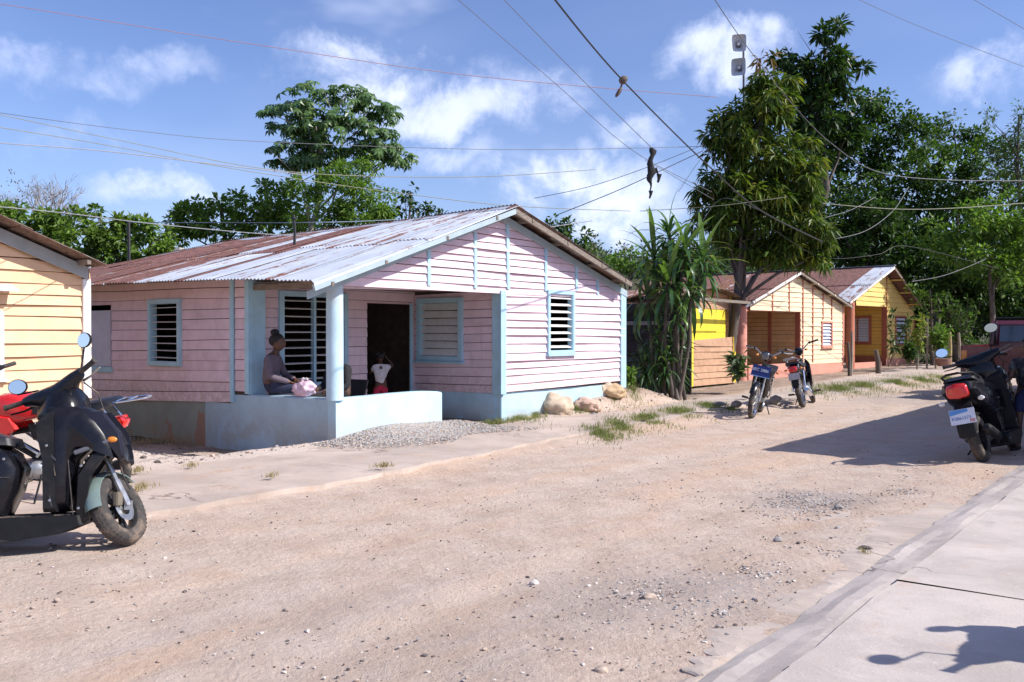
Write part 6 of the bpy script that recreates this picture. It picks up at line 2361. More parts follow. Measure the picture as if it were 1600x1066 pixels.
def motorbike(name, label, M, steer=0.0, paint=None, tank=False, front_plate=False, rear_plate=False, rack=True, group=None, mirrors=False, cat='motorcycle'):
    """small commuter bike; x forward, rear-to-front wheelbase 1.22, front contact at the origin"""
    paint = paint or BLK
    T = thing(name, label, cat, group=group, M=M)
    P_ = lambda *a, **k: part(*a, parent=T, local=True, **k)
    RW = .285
    top = Vector((-.33, 0, .96))
    bot = Vector((-.03, 0, RW))
    sax = (top - bot).normalized()
    St = Matrix.Translation(bot) @ Matrix.Rotation(steer, 4, sax) @ Matrix.Translation(-bot)
    axle = St @ Vector((0, 0, RW))
    wa = (St.to_3x3() @ Vector((0, 1, 0))).normalized()
    wheel(T, axle, -wa, RW, .075, 'spoke', False)
    fender(T, axle, wa, RW + .03, .10, 25, 165, paint, fwd=St.to_3x3() @ Vector((1, 0, 0)))
    for sg in (-1, 1):
        mb = MB()
        a = axle + wa * sg * .07
        b = St @ Vector((-.265, sg * .07, .84))
        mb.tube([a, a.lerp(b, .48)], .023, 9)
        mb.tube([a.lerp(b, .45), b], .015, 9)
        P_('fork', mb, STEEL, smooth=50)
    rw = Vector((-1.22, 0, RW))
    wheel(T, rw, (0, -1, 0), RW, .08, 'spoke', False)
    fender(T, rw, (0, 1, 0), RW + .035, .11, 15, 140, BLKM if tank else paint, fwd=(-1, 0, 0))
    for sg in (-1, 1):
        mb = MB()
        mb.tube([rw + Vector((0, sg * .10, .02)), Vector((-1.10, sg * .11, .64))], .022, 9)
        P_('shock_absorber', mb, CHROME if not tank else BLKM, smooth=50)
        mb = MB()
        mb.beam(rw + Vector((0, sg * .075, 0)), (-.72, sg * .06, .32), .022, .04)
        P_('swing_arm', mb, BLKM)
    # frame and engine
    mb = MB()
    mb.tube([top - sax * .12, (-.50, 0, .55), (-.72, 0, .42), (-.78, 0, .34)], [.035, .04, .04, .03], 9)
    mb.tube([(-.50, 0, .60), (-.85, 0, .66), (-1.35, 0, .72)], .025, 8)
    P_('frame', mb, BLKM, smooth=50)
    mb = MB()
    mb.blob((-.72, 0, .30), (.15, .11, .095), 2, .1)
    for k in range(6):
        mb.box((-.54 + .0 * k, 0, .33), (.016, .17, .15), None)
        mb.v = mb.v[:-8] + [tuple(Vector(v) + Vector((-.03 + k * .026, 0, 0))) for v in mb.v[-8:]]
    P_('engine', mb, ALU, smooth=40)
    mb = MB()
    mb.tube([(-.50, -.06, .30), (-.48, -.10, .20), (-.66, -.13, .17), (-.95, -.13, .19)], .016, 8)
    mb.tube([(-.90, -.13, .19), (-1.0, -.135, .21), (-1.42, -.15, .31), (-1.46, -.15, .32)], [.02, .042, .045, .03], 12)
    P_('exhaust', mb, CHROME if not tank else BLKM, smooth=50)
    for sg in (-1, 1):
        mb = MB()
        mb.tube([(-.72, sg * .08, .22), (-.72, sg * .24, .24)], .011, 6)
        mb.tube([(-.72, sg * .19, .24), (-.72, sg * .29, .245)], .018, 8)
        P_('foot_peg', mb, RUB)
    if tank:
        tk = [(-.42, .88), (-.50, .93), (-.66, .94), (-.80, .86), (-.86, .76), (-.62, .70), (-.42, .74)]
        mb = MB().pillow(tk, [(-.135, .75), (-.11, .95), (-.04, 1.04), (.04, 1.04), (.11, .95), (.135, .75)])
        P_('fuel_tank', mb, paint, smooth=50)
        for sg in (-1, 1):
            mb = MB().pillow([(-.34, .80), (-.60, .76), (-.66, .66), (-.48, .55), (-.36, .62)], [(sg * .12, 1), (sg * .15, .9)])
            sh = P_('tank_shroud', mb, paint, smooth=40)
            mb = MB().pillow([(-.72, .70), (-1.05, .76), (-1.10, .70), (-.92, .56), (-.76, .56)], [(sg * .09, 1), (sg * .13, .9)])
            sp = P_('side_panel', mb, BLKM, smooth=40)
            if sg > 0:
                label_text('YAMAHA', .055, DECAL, sp, Matrix.Translation((-.90, .136, .705)) @ Matrix.Rotation(math.pi, 4, 'Z') @ Matrix.Rotation(R(90), 4, 'X') @ Matrix.Rotation(R(-8), 4, 'Z'))
        for sg in (-1, 1):
            mb = MB()
            mb.tube([(-.55, sg * .10, .62), (-.80, sg * .10, .44)], .012, 6)
            mb.tube([(-.95, sg * .10, .62), (-.78, sg * .10, .42)], .012, 6)
            P_('frame_tube', mb, ALU)
        mb = MB().pillow([(-.74, .78), (-.76, .85), (-1.0, .84), (-1.15, .86), (-1.40, .90), (-1.46, .86), (-1.10, .76)], [(-.14, .86), (-.12, .97), (0, 1.03), (.12, .97), (.14, .86)])
    else:
        # leg shield of the underbone
        for sg in (-1, 1):
            mb = MB().pillow([(-.20, .80), (-.30, .84), (-.42, .62), (-.46, .36), (-.40, .30), (-.30, .44), (-.22, .62)], [(sg * .05, .85), (sg * .09, .95), (sg * .135, .75, -.04, 0)])
            P_('leg_shield', mb, paint, smooth=45)
        mb = MB().pillow([(-.40, .60), (-.60, .50), (-.90, .56), (-1.20, .62), (-1.42, .70), (-1.40, .76), (-1.0, .72), (-.70, .62)], [(-.10, .8), (-.07, 1), (.07, 1), (.10, .8)])
        P_('body_cover', mb, paint, smooth=45)
        mb = MB().pillow([(-.66, .70), (-.70, .77), (-.95, .78), (-1.12, .80), (-1.36, .83), (-1.40, .79), (-1.1, .72)], [(-.13, .86), (-.11, .97), (0, 1.03), (.11, .97), (.13, .86)])
    P_('seat', mb, SEAT, smooth=45)
    # handlebar
    hb = St @ (top + Vector((-.02, 0, .06)))
    side = (St.to_3x3() @ Vector((0, 1, 0))).normalized()
    fw_ = (St.to_3x3() @ Vector((1, 0, 0))).normalized()
    mb = MB()
    for sg in (-1, 1):
        mb.tube([hb, hb + side * sg * .10 + Vector((0, 0, .01)), hb + side * sg * .20 + Vector((0, 0, .08)) - fw_ * .02, hb + side * sg * .36 + Vector((0, 0, .085)) - fw_ * .09], .012, 8)
    P_('handlebar', mb, STEEL, smooth=50)
    for sg in (-1, 1):
        a = hb + side * sg * .25 + Vector((0, 0, .082)) - fw_ * .045
        b = hb + side * sg * .375 + Vector((0, 0, .086)) - fw_ * .098
        P_('grip', MB().tube([a, b], .018, 9), RUB, smooth=50)
        mb = MB().tube([a + fw_ * .05, a.lerp(b, .5) + fw_ * .055 - Vector((0, 0, .01)), b + fw_ * .04], [.008, .007, .005], 6)
        P_('brake_lever', mb, STEEL, smooth=50)
        mb = MB().blob(a + fw_ * .01 - side * sg * .03, (.03, .03, .026), 1, .1)
        P_('switch_box', mb, BLKM)
        if mirrors:
            m0 = a - side * sg * .03
            m1 = m0 + Vector((0, 0, .20)) + side * sg * .05
            P_('mirror_stem', MB().tube([m0, m1], .006, 6), BLKM)
            P_('mirror', MB().blob(m1 + Vector((0, 0, .03)), (.02, .055, .035), 2, .0), BLKM)
    hl = hb + fw_ * .07 - Vector((0, 0, .02))
    mb = MB().blob(hl - fw_ * .02, (.09, .085, .085), 2, .0)
    P_('headset', mb, paint, smooth=60)
    mb = MB().lathe(hl + fw_ * .045, fw_, [(0, .06), (.018, .056), (.026, .03)], 18)
    P_('headlamp', mb, mat('grey_lens', (.12,.12,.12), .1, .05, coat=1.0), smooth=50)
    for sg in (-1, 1):
        mb = MB().blob(hl + side * sg * .14 - Vector((0, 0, .0)), (.028, .034, .022), 1, 0)
        P_('indicator_lamp', mb, ORL, smooth=60)
        mb = MB().blob(Vector((-1.42, sg * .13, .70)), (.028, .034, .022), 1, 0)
        P_('indicator_lamp', mb, ORL, smooth=60)
    mb = MB().pillow([(-1.40, .74), (-1.47, .75), (-1.50, .70), (-1.48, .65), (-1.41, .65)], [(-.07, .8), (-.05, 1), (.05, 1), (.07, .8)])
    P_('tail_lamp', mb, REDL, smooth=50)
    if rack:
        mb = MB()
        for sg in (-1, 1):
            mb.tube([(-1.20, sg * .11, .84), (-1.62, sg * .10, .90), (-1.68, sg * .05, .905)], .008, 6)
            mb.tube([(-1.30, sg * .09, .86), (-1.42, sg * .09, .72)], .008, 6)
        mb.tube([(-1.68, .05, .905), (-1.68, -.05, .905)], .008, 6)
        for x in (-1.35, -1.45, -1.55):
            mb.tube([(x, -.10, .87 + (-1.35 - x) * .12), (x, .10, .87 + (-1.35 - x) * .12)], .006, 6)
        P_('rack', mb, CHROME if tank else STEEL, smooth=50)
    if front_plate:
        c = St @ Vector((-.10, 0, .76))
        f = (fw_ + Vector((0, 0, .25))).normalized()
        zu = (Vector((0, 0, 1)) - f * f.z).normalized()
        xx = zu.cross(f)
        Mp = Matrix((xx.to_4d(), zu.to_4d(), f.to_4d(), (0, 0, 0, 1))).transposed()
        for i_ in range(3):
            Mp[3][i_] = 0
        Mp[3][3] = 1
        Mp = Matrix.Translation(c) @ Mp
        pb = MB()
        pb.hex([(a, b, z) for a, q in ((-.145, 1), (.145, 1)) for b in (-.09, .09) for z in (-.004, .004)])
        pb.xf(Mp)
        p2 = P_('number_plate', pb, PLBLUE, label='big dark blue plate across the front')
        pb = MB()
        pb.box((0, -.09, .008), (.33, .012, .01))
        pb.xf(Mp)
        part('plate_edge', pb, CHROME, p2, local=True)
        label_text('EEC 3886', .066, PLWHITE, p2, Mp @ Matrix.Translation((-.01, .015, .006)))
    if rear_plate:
        Mp = Matrix.Translation((-1.50, 0, .575)) @ Matrix.Rotation(R(-90), 4, 'Z') @ Matrix.Rotation(R(75), 4, 'X')
        pb = MB()
        pb.box((0, 0, 0), (.19, .12, .004))
        pb.xf(Mp)
        P_('number_plate', pb, mat('faded_plate', (.42, .40, .42), .5, .1, 20))
        mb = MB().pillow([(-1.44, .66), (-1.50, .52), (-1.54, .40), (-1.52, .40), (-1.47, .52), (-1.40, .62)], [(-.06, 1), (.06, 1)])
        P_('rear_mudguard', mb, BLKM)
    mb = MB().tube([(-.80, .08, .26), (-.78, .22, .0)], .009, 6)
    P_('side_stand', mb, BLKM)
    return T


def place(p, heading, lean=0.0, sc=1.0, z=None):
    """front contact at p, heading in degrees from +X; lean > 0 tips to the left"""
    p = Vector(p)
    p.z = th(p.x, p.y) if z is None else z
    return Matrix.Translation(p) @ Matrix.Rotation(R(heading), 4, 'Z') @ Matrix.Rotation(R(-lean), 4, 'X') @ Matrix.Scale(sc, 4)


# the black scooter at the left edge
g = gz(187, 844)
scooter('scooter', 'glossy black scooter with grey-green front mudguard, front wheel turned, at the left edge', place(g, 13, 8, .98), steer=R(68))
# the red motorcycle parked behind it
g = gz(-75, 786)
motorbike('motorcycle', 'red and black motorcycle half hidden behind the black scooter', place((g.x, g.y, 0), 181, 6, .98), paint=REDP, tank=True, rack=True, steer=R(10))
# two small bikes before the cream house
g = gz(1173, 650)
motorbike('motorcycle', 'small black motorcycle with blue front plate, facing the camera before the cream house', place(g, -112, 12, 1.06), steer=R(-6), front_plate=True, rack=False)
g = gz(1270, 627)
motorbike('motorcycle', 'small black motorcycle seen from behind, red tail lamp and pale rear plate', place(g, 64, 12, 1.08), steer=R(14), rear_plate=True, rack=True)
# scooter in the shade at the right
g = gz(1580, 702)
scooter('scooter', 'black scooter in the shade at the right edge, red tail lamp and white plate', place(g, 50, 14, 1.03), steer=R(20), plate=True)
# the scooter just out of frame whose shadow lies on the pavement
scooter('scooter', 'black scooter parked on the near pavement whose shadow lies at the bottom corner', place((2.90, 3.82, .052), 150, 7, 1.0), steer=R(-25))

# ------------------------------------------------------------------ the pickup
TRM = mat('dark_maroon_car_paint', (0.10, 0.010, 0.016), .3, .12, 5, coat=.4)
GLS = mat('dark_window_glass', (0.05, 0.055, 0.06), .06, .05, 4, spec=.8, coat=.6)
pk = gz(1497, 616)
Mk = Matrix.Translation((10.35, 18.9, 0)) @ Matrix.Rotation(R(44), 4, 'Z')
TR = thing('pickup_truck', 'dark maroon pickup truck standing in the shade behind the right scooter', 'truck', M=Mk)
# x forward (to the right), rear at x = 0
mb = MB().pillow([(0, .50), (0, 1.12), (1.75, 1.14), (1.75, .42), (1.60, .40), (1.55, .62), (1.38, .78), (.98, .78), (.80, .62), (.75, .42), (.1, .44)], [(-.80, .97), (-.84, 1.0), (-.78, .99)])
part('bed_side', mb, TRM, TR, local=True, smooth=30)
mb = MB().pillow([(0, .50), (0, 1.12), (1.75, 1.14), (1.75, .42), (1.60, .40), (1.55, .62), (1.38, .78), (.98, .78), (.80, .62), (.75, .42), (.1, .44)], [(.80, .97), (.84, 1.0), (.78, .99)])
part('bed_side', mb, TRM, TR, local=True, smooth=30)
mb = MB().box((.02, 0, .82), (.05, 1.60, .58))
tg = part('tailgate', mb, TRM, TR, local=True, bevel=.01)
mb = MB().box((-.012, 0, .95), (.015, .18, .05))
part('handle', mb, BLKM, tg, local=True)
mb = MB().box((.9, 0, .60), (1.7, 1.58, .05))
part('bed_floor', mb, BLKM, TR, local=True)
cabp = [(1.80, .42), (1.80, 1.16), (1.86, 1.60), (1.98, 1.68), (2.95, 1.68), (3.10, 1.62), (3.50, 1.16), (4.45, 1.05), (4.60, .95), (4.62, .45), (4.42, .42), (4.36, .66), (4.20, .78), (3.85, .78), (3.68, .66), (3.62, .42)]
mb = MB().pillow(cabp, [(-.82, .985), (-.84, 1.0), (-.6, 1.0), (.6, 1.0), (.84, 1.0), (.82, .985)])
cab = part('cab', mb, TRM, TR, local=True, smooth=30)
for sg in (-1, 1):
    for (x0, x1, x2, x3) in ((1.93, 2.36, 2.36, 1.98), (2.44, 3.34, 2.98, 2.44)):
        mb = MB().pillow([(x0, 1.18), (x1, 1.18), (x2, 1.58), (x3, 1.58)], [(sg * .838, 1.0), (sg * .850, .99)])
        part('window', mb, GLS, TR, local=True, smooth=0)
mb = MB().hex([(1.795 + .06 * (z > 1.3), y, z) for y in (-.62, .62) for z in (1.20, 1.56) for _ in (0,)][:0] or [(x + (.05 if z > 1.3 else 0), y, z) for x in (1.775, 1.81) for y in (-.62, .62) for z in (1.20, 1.55)])
part('rear_window', mb, GLS, TR, local=True)
mb = MB().tube([(1.70, -.70, 1.12), (1.72, -.68, 1.72), (1.72, .68, 1.72), (1.70, .70, 1.12)], .03, 8)
part('roll_bar', mb, BLKM, TR, local=True)
mb = MB().beam((1.84, -.70, 1.695), (3.0, -.70, 1.70), .03, .02)
part('roof_rail', mb, mat('pale_red_trim', (.35, .06, .06), .3), TR, local=True)
for sg in (-1, 1):
    mb = MB().box((.0, sg * .76, .88), (.05, .12, .28))
    part('tail_lamp', mb, ORL if sg > 0 else ORL, TR, local=True, bevel=.01)
    mb = MB().beam((3.35, sg * .86, 1.20), (3.35, sg * 1.02, 1.24), .03, .03)
    mb.box((3.35, sg * 1.06, 1.30), (.06, .16, .20))
    part('mirror', mb, BLKM, TR, local=True, bevel=.01)
    for x in (1.17, 4.02):
        hub = MB().lathe((x, sg * .74, .36), (0, sg, 0), [(0, .19), (.10, .19), (.11, .12), (.09, .04)], 20)
        w = part('wheel', hub, ALU, TR, local=True)
        part('tyre', MB().ring((x, sg * .76, .36), (0, 1, 0), .27, .095, 32, 10, 1.15), RUB, w, local=True)
mb = MB().box((-.09, 0, .50), (.12, 1.55, .10))
part('bumper', mb, BLKM, TR, local=True, bevel=.015)
# ------------------------------------------------------------------ people
SKIN = mat('brown_skin', (0.10, 0.046, 0.028), .5, .08, 12)
SKIN2 = mat('dark_brown_skin', (0.085, 0.040, 0.026), .5, .08, 12)
HAIR = mat('black_hair', (0.010, 0.009, 0.009), .7, .3, 60, .5, 90)


def skinned(name, verts, edges, radii, m, parent, sub=2, root=0, label=None):
    me = bpy.data.meshes.new(name)
    Mi = WM[parent].inverted()
    me.from_pydata([Mi @ Vector(v) for v in verts], edges, [])
    o = bpy.data.objects.new(name, me)
    C.objects.link(o)
    o.parent = parent
    WM[o] = WM[parent]
    me.materials.append(m)
    sk = o.modifiers.new('skin', 'SKIN')
    sk.use_smooth_shade = True
    if not me.skin_vertices:
        bm = bmesh.new()
        bm.from_mesh(me)
        bm.verts.layers.skin.verify()
        bm.to_mesh(me)
        bm.free()
    for i, r_ in enumerate(radii):
        sv = me.skin_vertices[0].data[i]
        r_ = r_ if isinstance(r_, tuple) else (r_, r_)
        sv.radius = r_
        sv.use_root = (i == root)
    ss = o.modifiers.new('sub', 'SUBSURF')
    ss.levels = ss.render_levels = sub
    # bake to a plain mesh so that the figure is one continuous surface
    dg = bpy.context.evaluated_depsgraph_get()
    me2 = bpy.data.meshes.new_from_object(o.evaluated_get(dg))
    o.modifiers.clear()
    o.data = me2
    me2.polygons.foreach_set('use_smooth', [True] * len(me2.polygons))
    if label:
        o['label'] = label
    return o


def figure(name, label, base, fwd, J, skin, shirt, pants, hairf=None, sleeve='long', trouser='long', k=1.0, shoe=None, dress=None):
    """J: joints in (forward, left, up) metres from base"""
    f = Vector(fwd).normalized()
    l = Vector((0, 0, 1)).cross(f)
    base = Vector(base)
    Wp = lambda q: base + f * q[0] + l * q[1] + Vector((0, 0, q[2]))
    T = thing(name, label, 'person', base)
    n = ['pelvis', 'waist', 'chest', 'neck', 'skull', 'shl', 'ell', 'wrl', 'shr', 'elr', 'wrr', 'hpl', 'knl', 'anl', 'tol', 'hpr', 'knr', 'anr', 'tor']
    P = {q: Wp(J[q]) for q in n}
    idx = {q: i for i, q in enumerate(n)}
    E = [('pelvis', 'waist'), ('waist', 'chest'), ('chest', 'neck'), ('neck', 'skull'), ('chest', 'shl'), ('shl', 'ell'), ('ell', 'wrl'), ('chest', 'shr'), ('shr', 'elr'), ('elr', 'wrr'),
         ('pelvis', 'hpl'), ('hpl', 'knl'), ('knl', 'anl'), ('anl', 'tol'), ('pelvis', 'hpr'), ('hpr', 'knr'), ('knr', 'anr'), ('anr', 'tor')]
    Rd = dict(pelvis=.115, waist=.10, chest=.115, neck=.048, skull=.05, shl=.058, ell=.040, wrl=.026, shr=.058, elr=.040, wrr=.026, hpl=.080, knl=.055, anl=.036, tol=.030, hpr=.080, knr=.055, anr=.036, tor=.030)
    V = [P[q] for q in n]
    body = skinned('body', V, [(idx[a], idx[b]) for a, b in E], [Rd[q] * k for q in n], skin, T)
    # head with face
    hc = P['skull'] + Vector((0, 0, .075 * k)) + f * .012 * k
    q = Matrix((f.to_4d(), l.to_4d(), (0, 0, 1, 0), (0, 0, 0, 1))).transposed()
    for i_ in range(3):
        q[3][i_] = 0
    q[3][3] = 1
    hm = Matrix.Translation(hc) @ q @ Matrix.Scale(k, 4)
    mb = MB()
    bm = bmesh.new()
    bmesh.ops.create_icosphere(bm, subdivisions=4, radius=1.0)
    VV = []
    for v in bm.verts:
        x, y, z = v.co
        X, Y_, Z_ = x * .098, y * .076, z * .118
        if z < 0:
            Y_ *= 1 + .28 * z
            X *= 1 + (.16 * z if x < 0 else .05 * z)
        if x > 0:
            nose = math.exp(-((y / .17) ** 2 + ((z + .15) / .24) ** 2))
            X += .020 * nose
            X += .007 * math.exp(-((y / .35) ** 2 + ((z + .50) / .10) ** 2))
            for sy in (-.38, .38):
                X -= .010 * math.exp(-(((y - sy) / .17) ** 2 + ((z - .05) / .13) ** 2))
            X += .006 * math.exp(-((z - .28) / .12) ** 2)
        VV.append(hm @ Vector((X, Y_, Z_)))
    mb.add(VV, [tuple(v.index for v in fc.verts) for fc in bm.faces])
    bm.free()
    hd = part('head', mb, skin, T, smooth=80)
    for sy in (-1, 1):
        mb = MB().blob((0, 0, 0), (.016, .008, .026), 2, 0)
        mb.xf(hm @ Matrix.Translation((-.006, sy * .078, -.008)))
        part('ear', mb, skin, hd, smooth=80)
        mb = MB().blob((0, 0, 0), (.006, .012, .0065), 2, 0)
        mb.xf(hm @ Matrix.Translation((.086, sy * .029, .006)))
        part('eye', mb, mat('eye_dark', (.07, .05, .045), .3), hd, smooth=80)
    mb = MB().blob((0, 0, 0), (.006, .022, .006), 2, 0)
    mb.xf(hm @ Matrix.Translation((.096, 0, -.058)))
    part('mouth', mb, mat('lip', (.16, .05, .045), .4), hd, smooth=80)
    if hairf:
        hairf(T, hm)
    # hands
    for s_, el, wr in ((1, 'ell', 'wrl'), (-1, 'elr', 'wrr')):
        d = (P[wr] - P[el]).normalized()
        sd = d.cross(Vector((0, 0, 1)))
        if sd.length < .1:
            sd = d.cross(f)
        sd.normalize()
        up = sd.cross(d)
        mb = MB()
        c = P[wr]
        mb.loft([[c + d * a * k + sd * b * k * math.cos(t * .7854) + up * e * k * math.sin(t * .7854) for t in range(8)] for a, b, e in ((-.01, .024, .018), (.02, .032, .015), (.06, .040, .014), (.085, .038, .011))])
        for i_, (o_, ln) in enumerate(((-.028, .058), (-.010, .068), (.009, .064), (.027, .050))):
            a = c + d * .078 * k + sd * o_ * k
            b = a + (d * .6 - up * .18).normalized() * ln * .5 * k
            e = b + (d * .45 - up * .7).normalized() * ln * .5 * k
            mb.tube([a, b, e], [.0085 * k, .0078 * k, .0060 * k], 6)
        a = c + d * .022 * k + sd * .028 * k * s_
        mb.tube([a, a + (d * .6 + sd * s_ * .8).normalized() * .032 * k, a + (d * 1.0 + sd * s_ * .5 - up * .3).normalized() * .058 * k], [.011 * k, .010 * k, .007 * k], 6)
        part('hand', mb, skin, T, smooth=60)
    # clothes
    g = 1.13
    names = ['pelvis', 'waist', 'chest', 'shl', 'shr', 'neckb', 'ell', 'elr', 'wrl', 'wrr']
    Q = dict(P)
    Q['neckb'] = P['chest'].lerp(P['neck'], .72)
    rs = dict(pelvis=.118, waist=.108, chest=.122, shl=.064, shr=.064, neckb=.056, ell=.048, elr=.048, wrl=.034, wrr=.034)
    if sleeve == 'long':
        use = names
        for w_, e_ in (('wrl', 'ell'), ('wrr', 'elr')):
            Q[w_] = P[e_].lerp(P[w_], .93)
        ed = [(0, 1), (1, 2), (2, 5), (2, 3), (3, 6), (6, 8), (2, 4), (4, 7), (7, 9)]
    else:
        use = names[:8]
        kk = .6 if sleeve == 'short' else .2
        for e_, s2 in (('ell', 'shl'), ('elr', 'shr')):
            Q[e_] = P[s2].lerp(P[e_], kk)
        rs['ell'] = rs['elr'] = .056
        ed = [(0, 1), (1, 2), (2, 5), (2, 3), (3, 6), (2, 4), (4, 7)]
    skinned('shirt', [Q[x] for x in use], ed, [rs[x] * k * g for x in use], shirt, T)
    names = ['pelvis', 'waistb', 'hpl', 'hpr', 'knl', 'knr', 'anl', 'anr']
    Q['waistb'] = P['pelvis'].lerp(P['waist'], .45)
    rs = dict(pelvis=.122, waistb=.112, hpl=.090, hpr=.090, knl=.068, knr=.068, anl=.052, anr=.052)
    ed = [(0, 1), (0, 2), (2, 4), (0, 3), (3, 5)]
    if trouser == 'long':
        ed += [(4, 6), (5, 7)]
        use = names
        for a_, b_ in (('anl', 'knl'), ('anr', 'knr')):
            Q[a_] = P[b_].lerp(P[a_], .92)
    else:
        use = names[:6]
        for a_, b_ in (('knl', 'hpl'), ('knr', 'hpr')):
            Q[a_] = P[b_].lerp(P[a_], .85)
        rs['knl'] = rs['knr'] = .078
    skinned('trousers' if trouser == 'long' else 'shorts', [Q[x] for x in use], ed, [rs[x] * k * 1.06 for x in use], pants, T)
    for an, to in (('anl', 'tol'), ('anr', 'tor')):
        d = (P[to] - P[an])
        d.z = 0
        d.normalize()
        c = P[to] - d * .05 * k
        sd = d.cross(Vector((0, 0, 1)))
        mb = MB()
        zf = min(P[to].z - .03, P[an].z - .04)
        mb.loft([[c + d * a * k + sd * b * k * math.cos(t * .7854) + Vector((0, 0, (.028 + .03 * math.sin(t * .7854)) * e * k - .02 * k)) for t in range(8)] for a, b, e in ((-.09, .028, 1.2), (-.04, .036, 1.3), (.04, .045, 1.0), (.11, .040, .7), (.135, .02, .5))])
        part('sandal', mb, shoe or BLKM, T, smooth=60)
    return T


def bun(T, hm):
    mb = MB().blob((0, 0, 0), (.108, .088, .092), 3, .05, 4)
    mb.xf(hm @ Matrix.Translation((-.028, 0, .038)) @ Matrix.Rotation(R(-18), 4, 'Y'))
    part('hair', mb, HAIR, T, smooth=80)
    mb = MB().blob((0, 0, 0), (.060, .058, .050), 3, .18, 5)
    mb.xf(hm @ Matrix.Translation((-.050, 0, .140)))
    part('hair_bun', mb, HAIR, T, smooth=80)


def crop_hair(T, hm):
    mb = MB().blob((0, 0, 0), (.104, .083, .088), 3, .04, 5)
    mb.xf(hm @ Matrix.Translation((-.020, 0, .042)) @ Matrix.Rotation(R(-14), 4, 'Y'))
    part('hair', mb, HAIR, T, smooth=80)


def puffs(T, hm):
    crop_hair(T, hm)
    for sy in (-1, 1):
        mb = MB().blob((0, 0, 0), (.045, .045, .045), 2, .15, 5)
        mb.xf(hm @ Matrix.Translation((-.05, sy * .065, .10)))
        part('hair_puff', mb, HAIR, T, smooth=80)


cl = lambda n_, c_, **k_: mat(n_, c_, .9, .12, 14, .25, 200, **k_)
# woman on the porch wall
wb = S.pt(S.u(416), 0, -.10)
hw = S.z(416, 617)
JW = dict(pelvis=(-.02, 0, hw + .105), waist=(-.03, 0, hw + .25), chest=(.0, 0, hw + .43), neck=(.045, 0, hw + .58), skull=(.075, 0, hw + .64),
          shl=(.0, .155, hw + .49), ell=(.08, .22, hw + .26), wrl=(.30, .10, hw + .20), shr=(.0, -.155, hw + .49), elr=(.07, -.20, hw + .25), wrr=(.30, -.06, hw + .17),
          hpl=(.03, .09, hw + .085), knl=(.42, .16, hw + .10), anl=(.44, .34, .12), tol=(.56, .36, .06), hpr=(.03, -.07, hw + .085), knr=(.42, -.02, hw + .095), anr=(.50, .16, .12), tor=(.62, .18, .06))
figure('person', 'woman with hair bun and mauve-grey long sleeves seated on the porch wall', wb, (.985, -.17, 0), JW, SKIN, cl('mauve_grey_jersey', (0.135, 0.105, 0.13)), cl('navy_denim', (0.022, 0.028, 0.060)), bun)
# person in black behind the column, on a chair
cb = at(537, 520, 12.6)
cb.z = 0
chf = (-D1)
sz0 = .43
JB = dict(pelvis=(0, 0, sz0 + .10), waist=(.03, 0, sz0 + .24), chest=(.09, 0, sz0 + .42), neck=(.15, 0, sz0 + .56), skull=(.18, 0, sz0 + .62),
          shl=(.09, .17, sz0 + .47), ell=(.16, .24, sz0 + .22), wrl=(.38, .16, sz0 + .18), shr=(.09, -.17, sz0 + .47), elr=(.15, -.24, sz0 + .22), wrr=(.36, -.16, sz0 + .18),
          hpl=(.05, .09, sz0 + .08), knl=(.44, .12, sz0 + .07), anl=(.42, .12, .08), tol=(.54, .12, .03), hpr=(.05, -.09, sz0 + .08), knr=(.44, -.13, sz0 + .07), anr=(.38, -.14, .08), tor=(.50, -.14, .03))
figure('person', 'person in black sitting mostly hidden behind the porch column', cb, chf, JB, SKIN2, cl('black_cotton', (0.016, 0.015, 0.018)), cl('black_cotton', (0.016, 0.015, 0.018)), crop_hair)
ch = thing('chair', 'dark plastic chair under the person in black behind the column', 'chair', cb)
lft = Vector((0, 0, 1)).cross(chf)
CHM = mat('dark_chair_plastic', (.035, .03, .035), .5, .1)
mb = MB().hex([cb + chf * a + lft * b + Vector((0, 0, c)) for a in (-.20, .22) for b in (-.21, .21) for c in (sz0 - .055, sz0 - .025)])
part('seat', mb, CHM, ch, bevel=.01)
mb = MB().hex([cb - chf * (.19 + .10 * (c > .6)) - chf * a + lft * b + Vector((0, 0, c)) for a in (0, .02) for b in (-.19, .19) for c in (sz0 - .02, sz0 + .30)])
part('backrest', mb, CHM, ch, bevel=.01)
for a in (-.18, .20):
    for b in (-.19, .19):
        mb = MB().tube([cb + chf * a + lft * b + Vector((0, 0, sz0 - .05)), cb + chf * a * 1.15 + lft * b * 1.15 + Vector((0, 0, -.03))], .015, 6)
        part('leg', mb, CHM, ch)
# small child in the doorway, back to the street, one arm up
db = DW.pt(DW.u(588), -.03, .10)
JC = dict(pelvis=(0, 0, .50), waist=(.0, 0, .58), chest=(.0, 0, .70), neck=(.01, 0, .79), skull=(.02, 0, .83),
          shl=(.0, .095, .745), ell=(.10, .13, .66), wrl=(.20, .04, .72), shr=(.0, -.095, .745), elr=(.04, -.19, .76), wrr=(.08, -.12, .86),
          hpl=(.0, .055, .47), knl=(.02, .06, .27), anl=(.0, .06, .06), tol=(.07, .07, .03), hpr=(.0, -.055, .47), knr=(.03, -.06, .27), anr=(-.01, -.065, .06), tor=(.06, -.07, .03))
db.z = -.03
JC = {k_: (v_[0] * 1.12, v_[1] * 1.15, v_[2] * 1.17) for k_, v_ in JC.items()}
figure('person', 'small child in white frilled top and crimson shorts standing in the doorway', db, (-.45, 1, 0), JC, SKIN2, cl('white_cotton', (0.60, 0.57, 0.58)), cl('crimson_cotton', (0.42, 0.02, 0.06)), puffs, sleeve='short', trouser='short', k=.70)
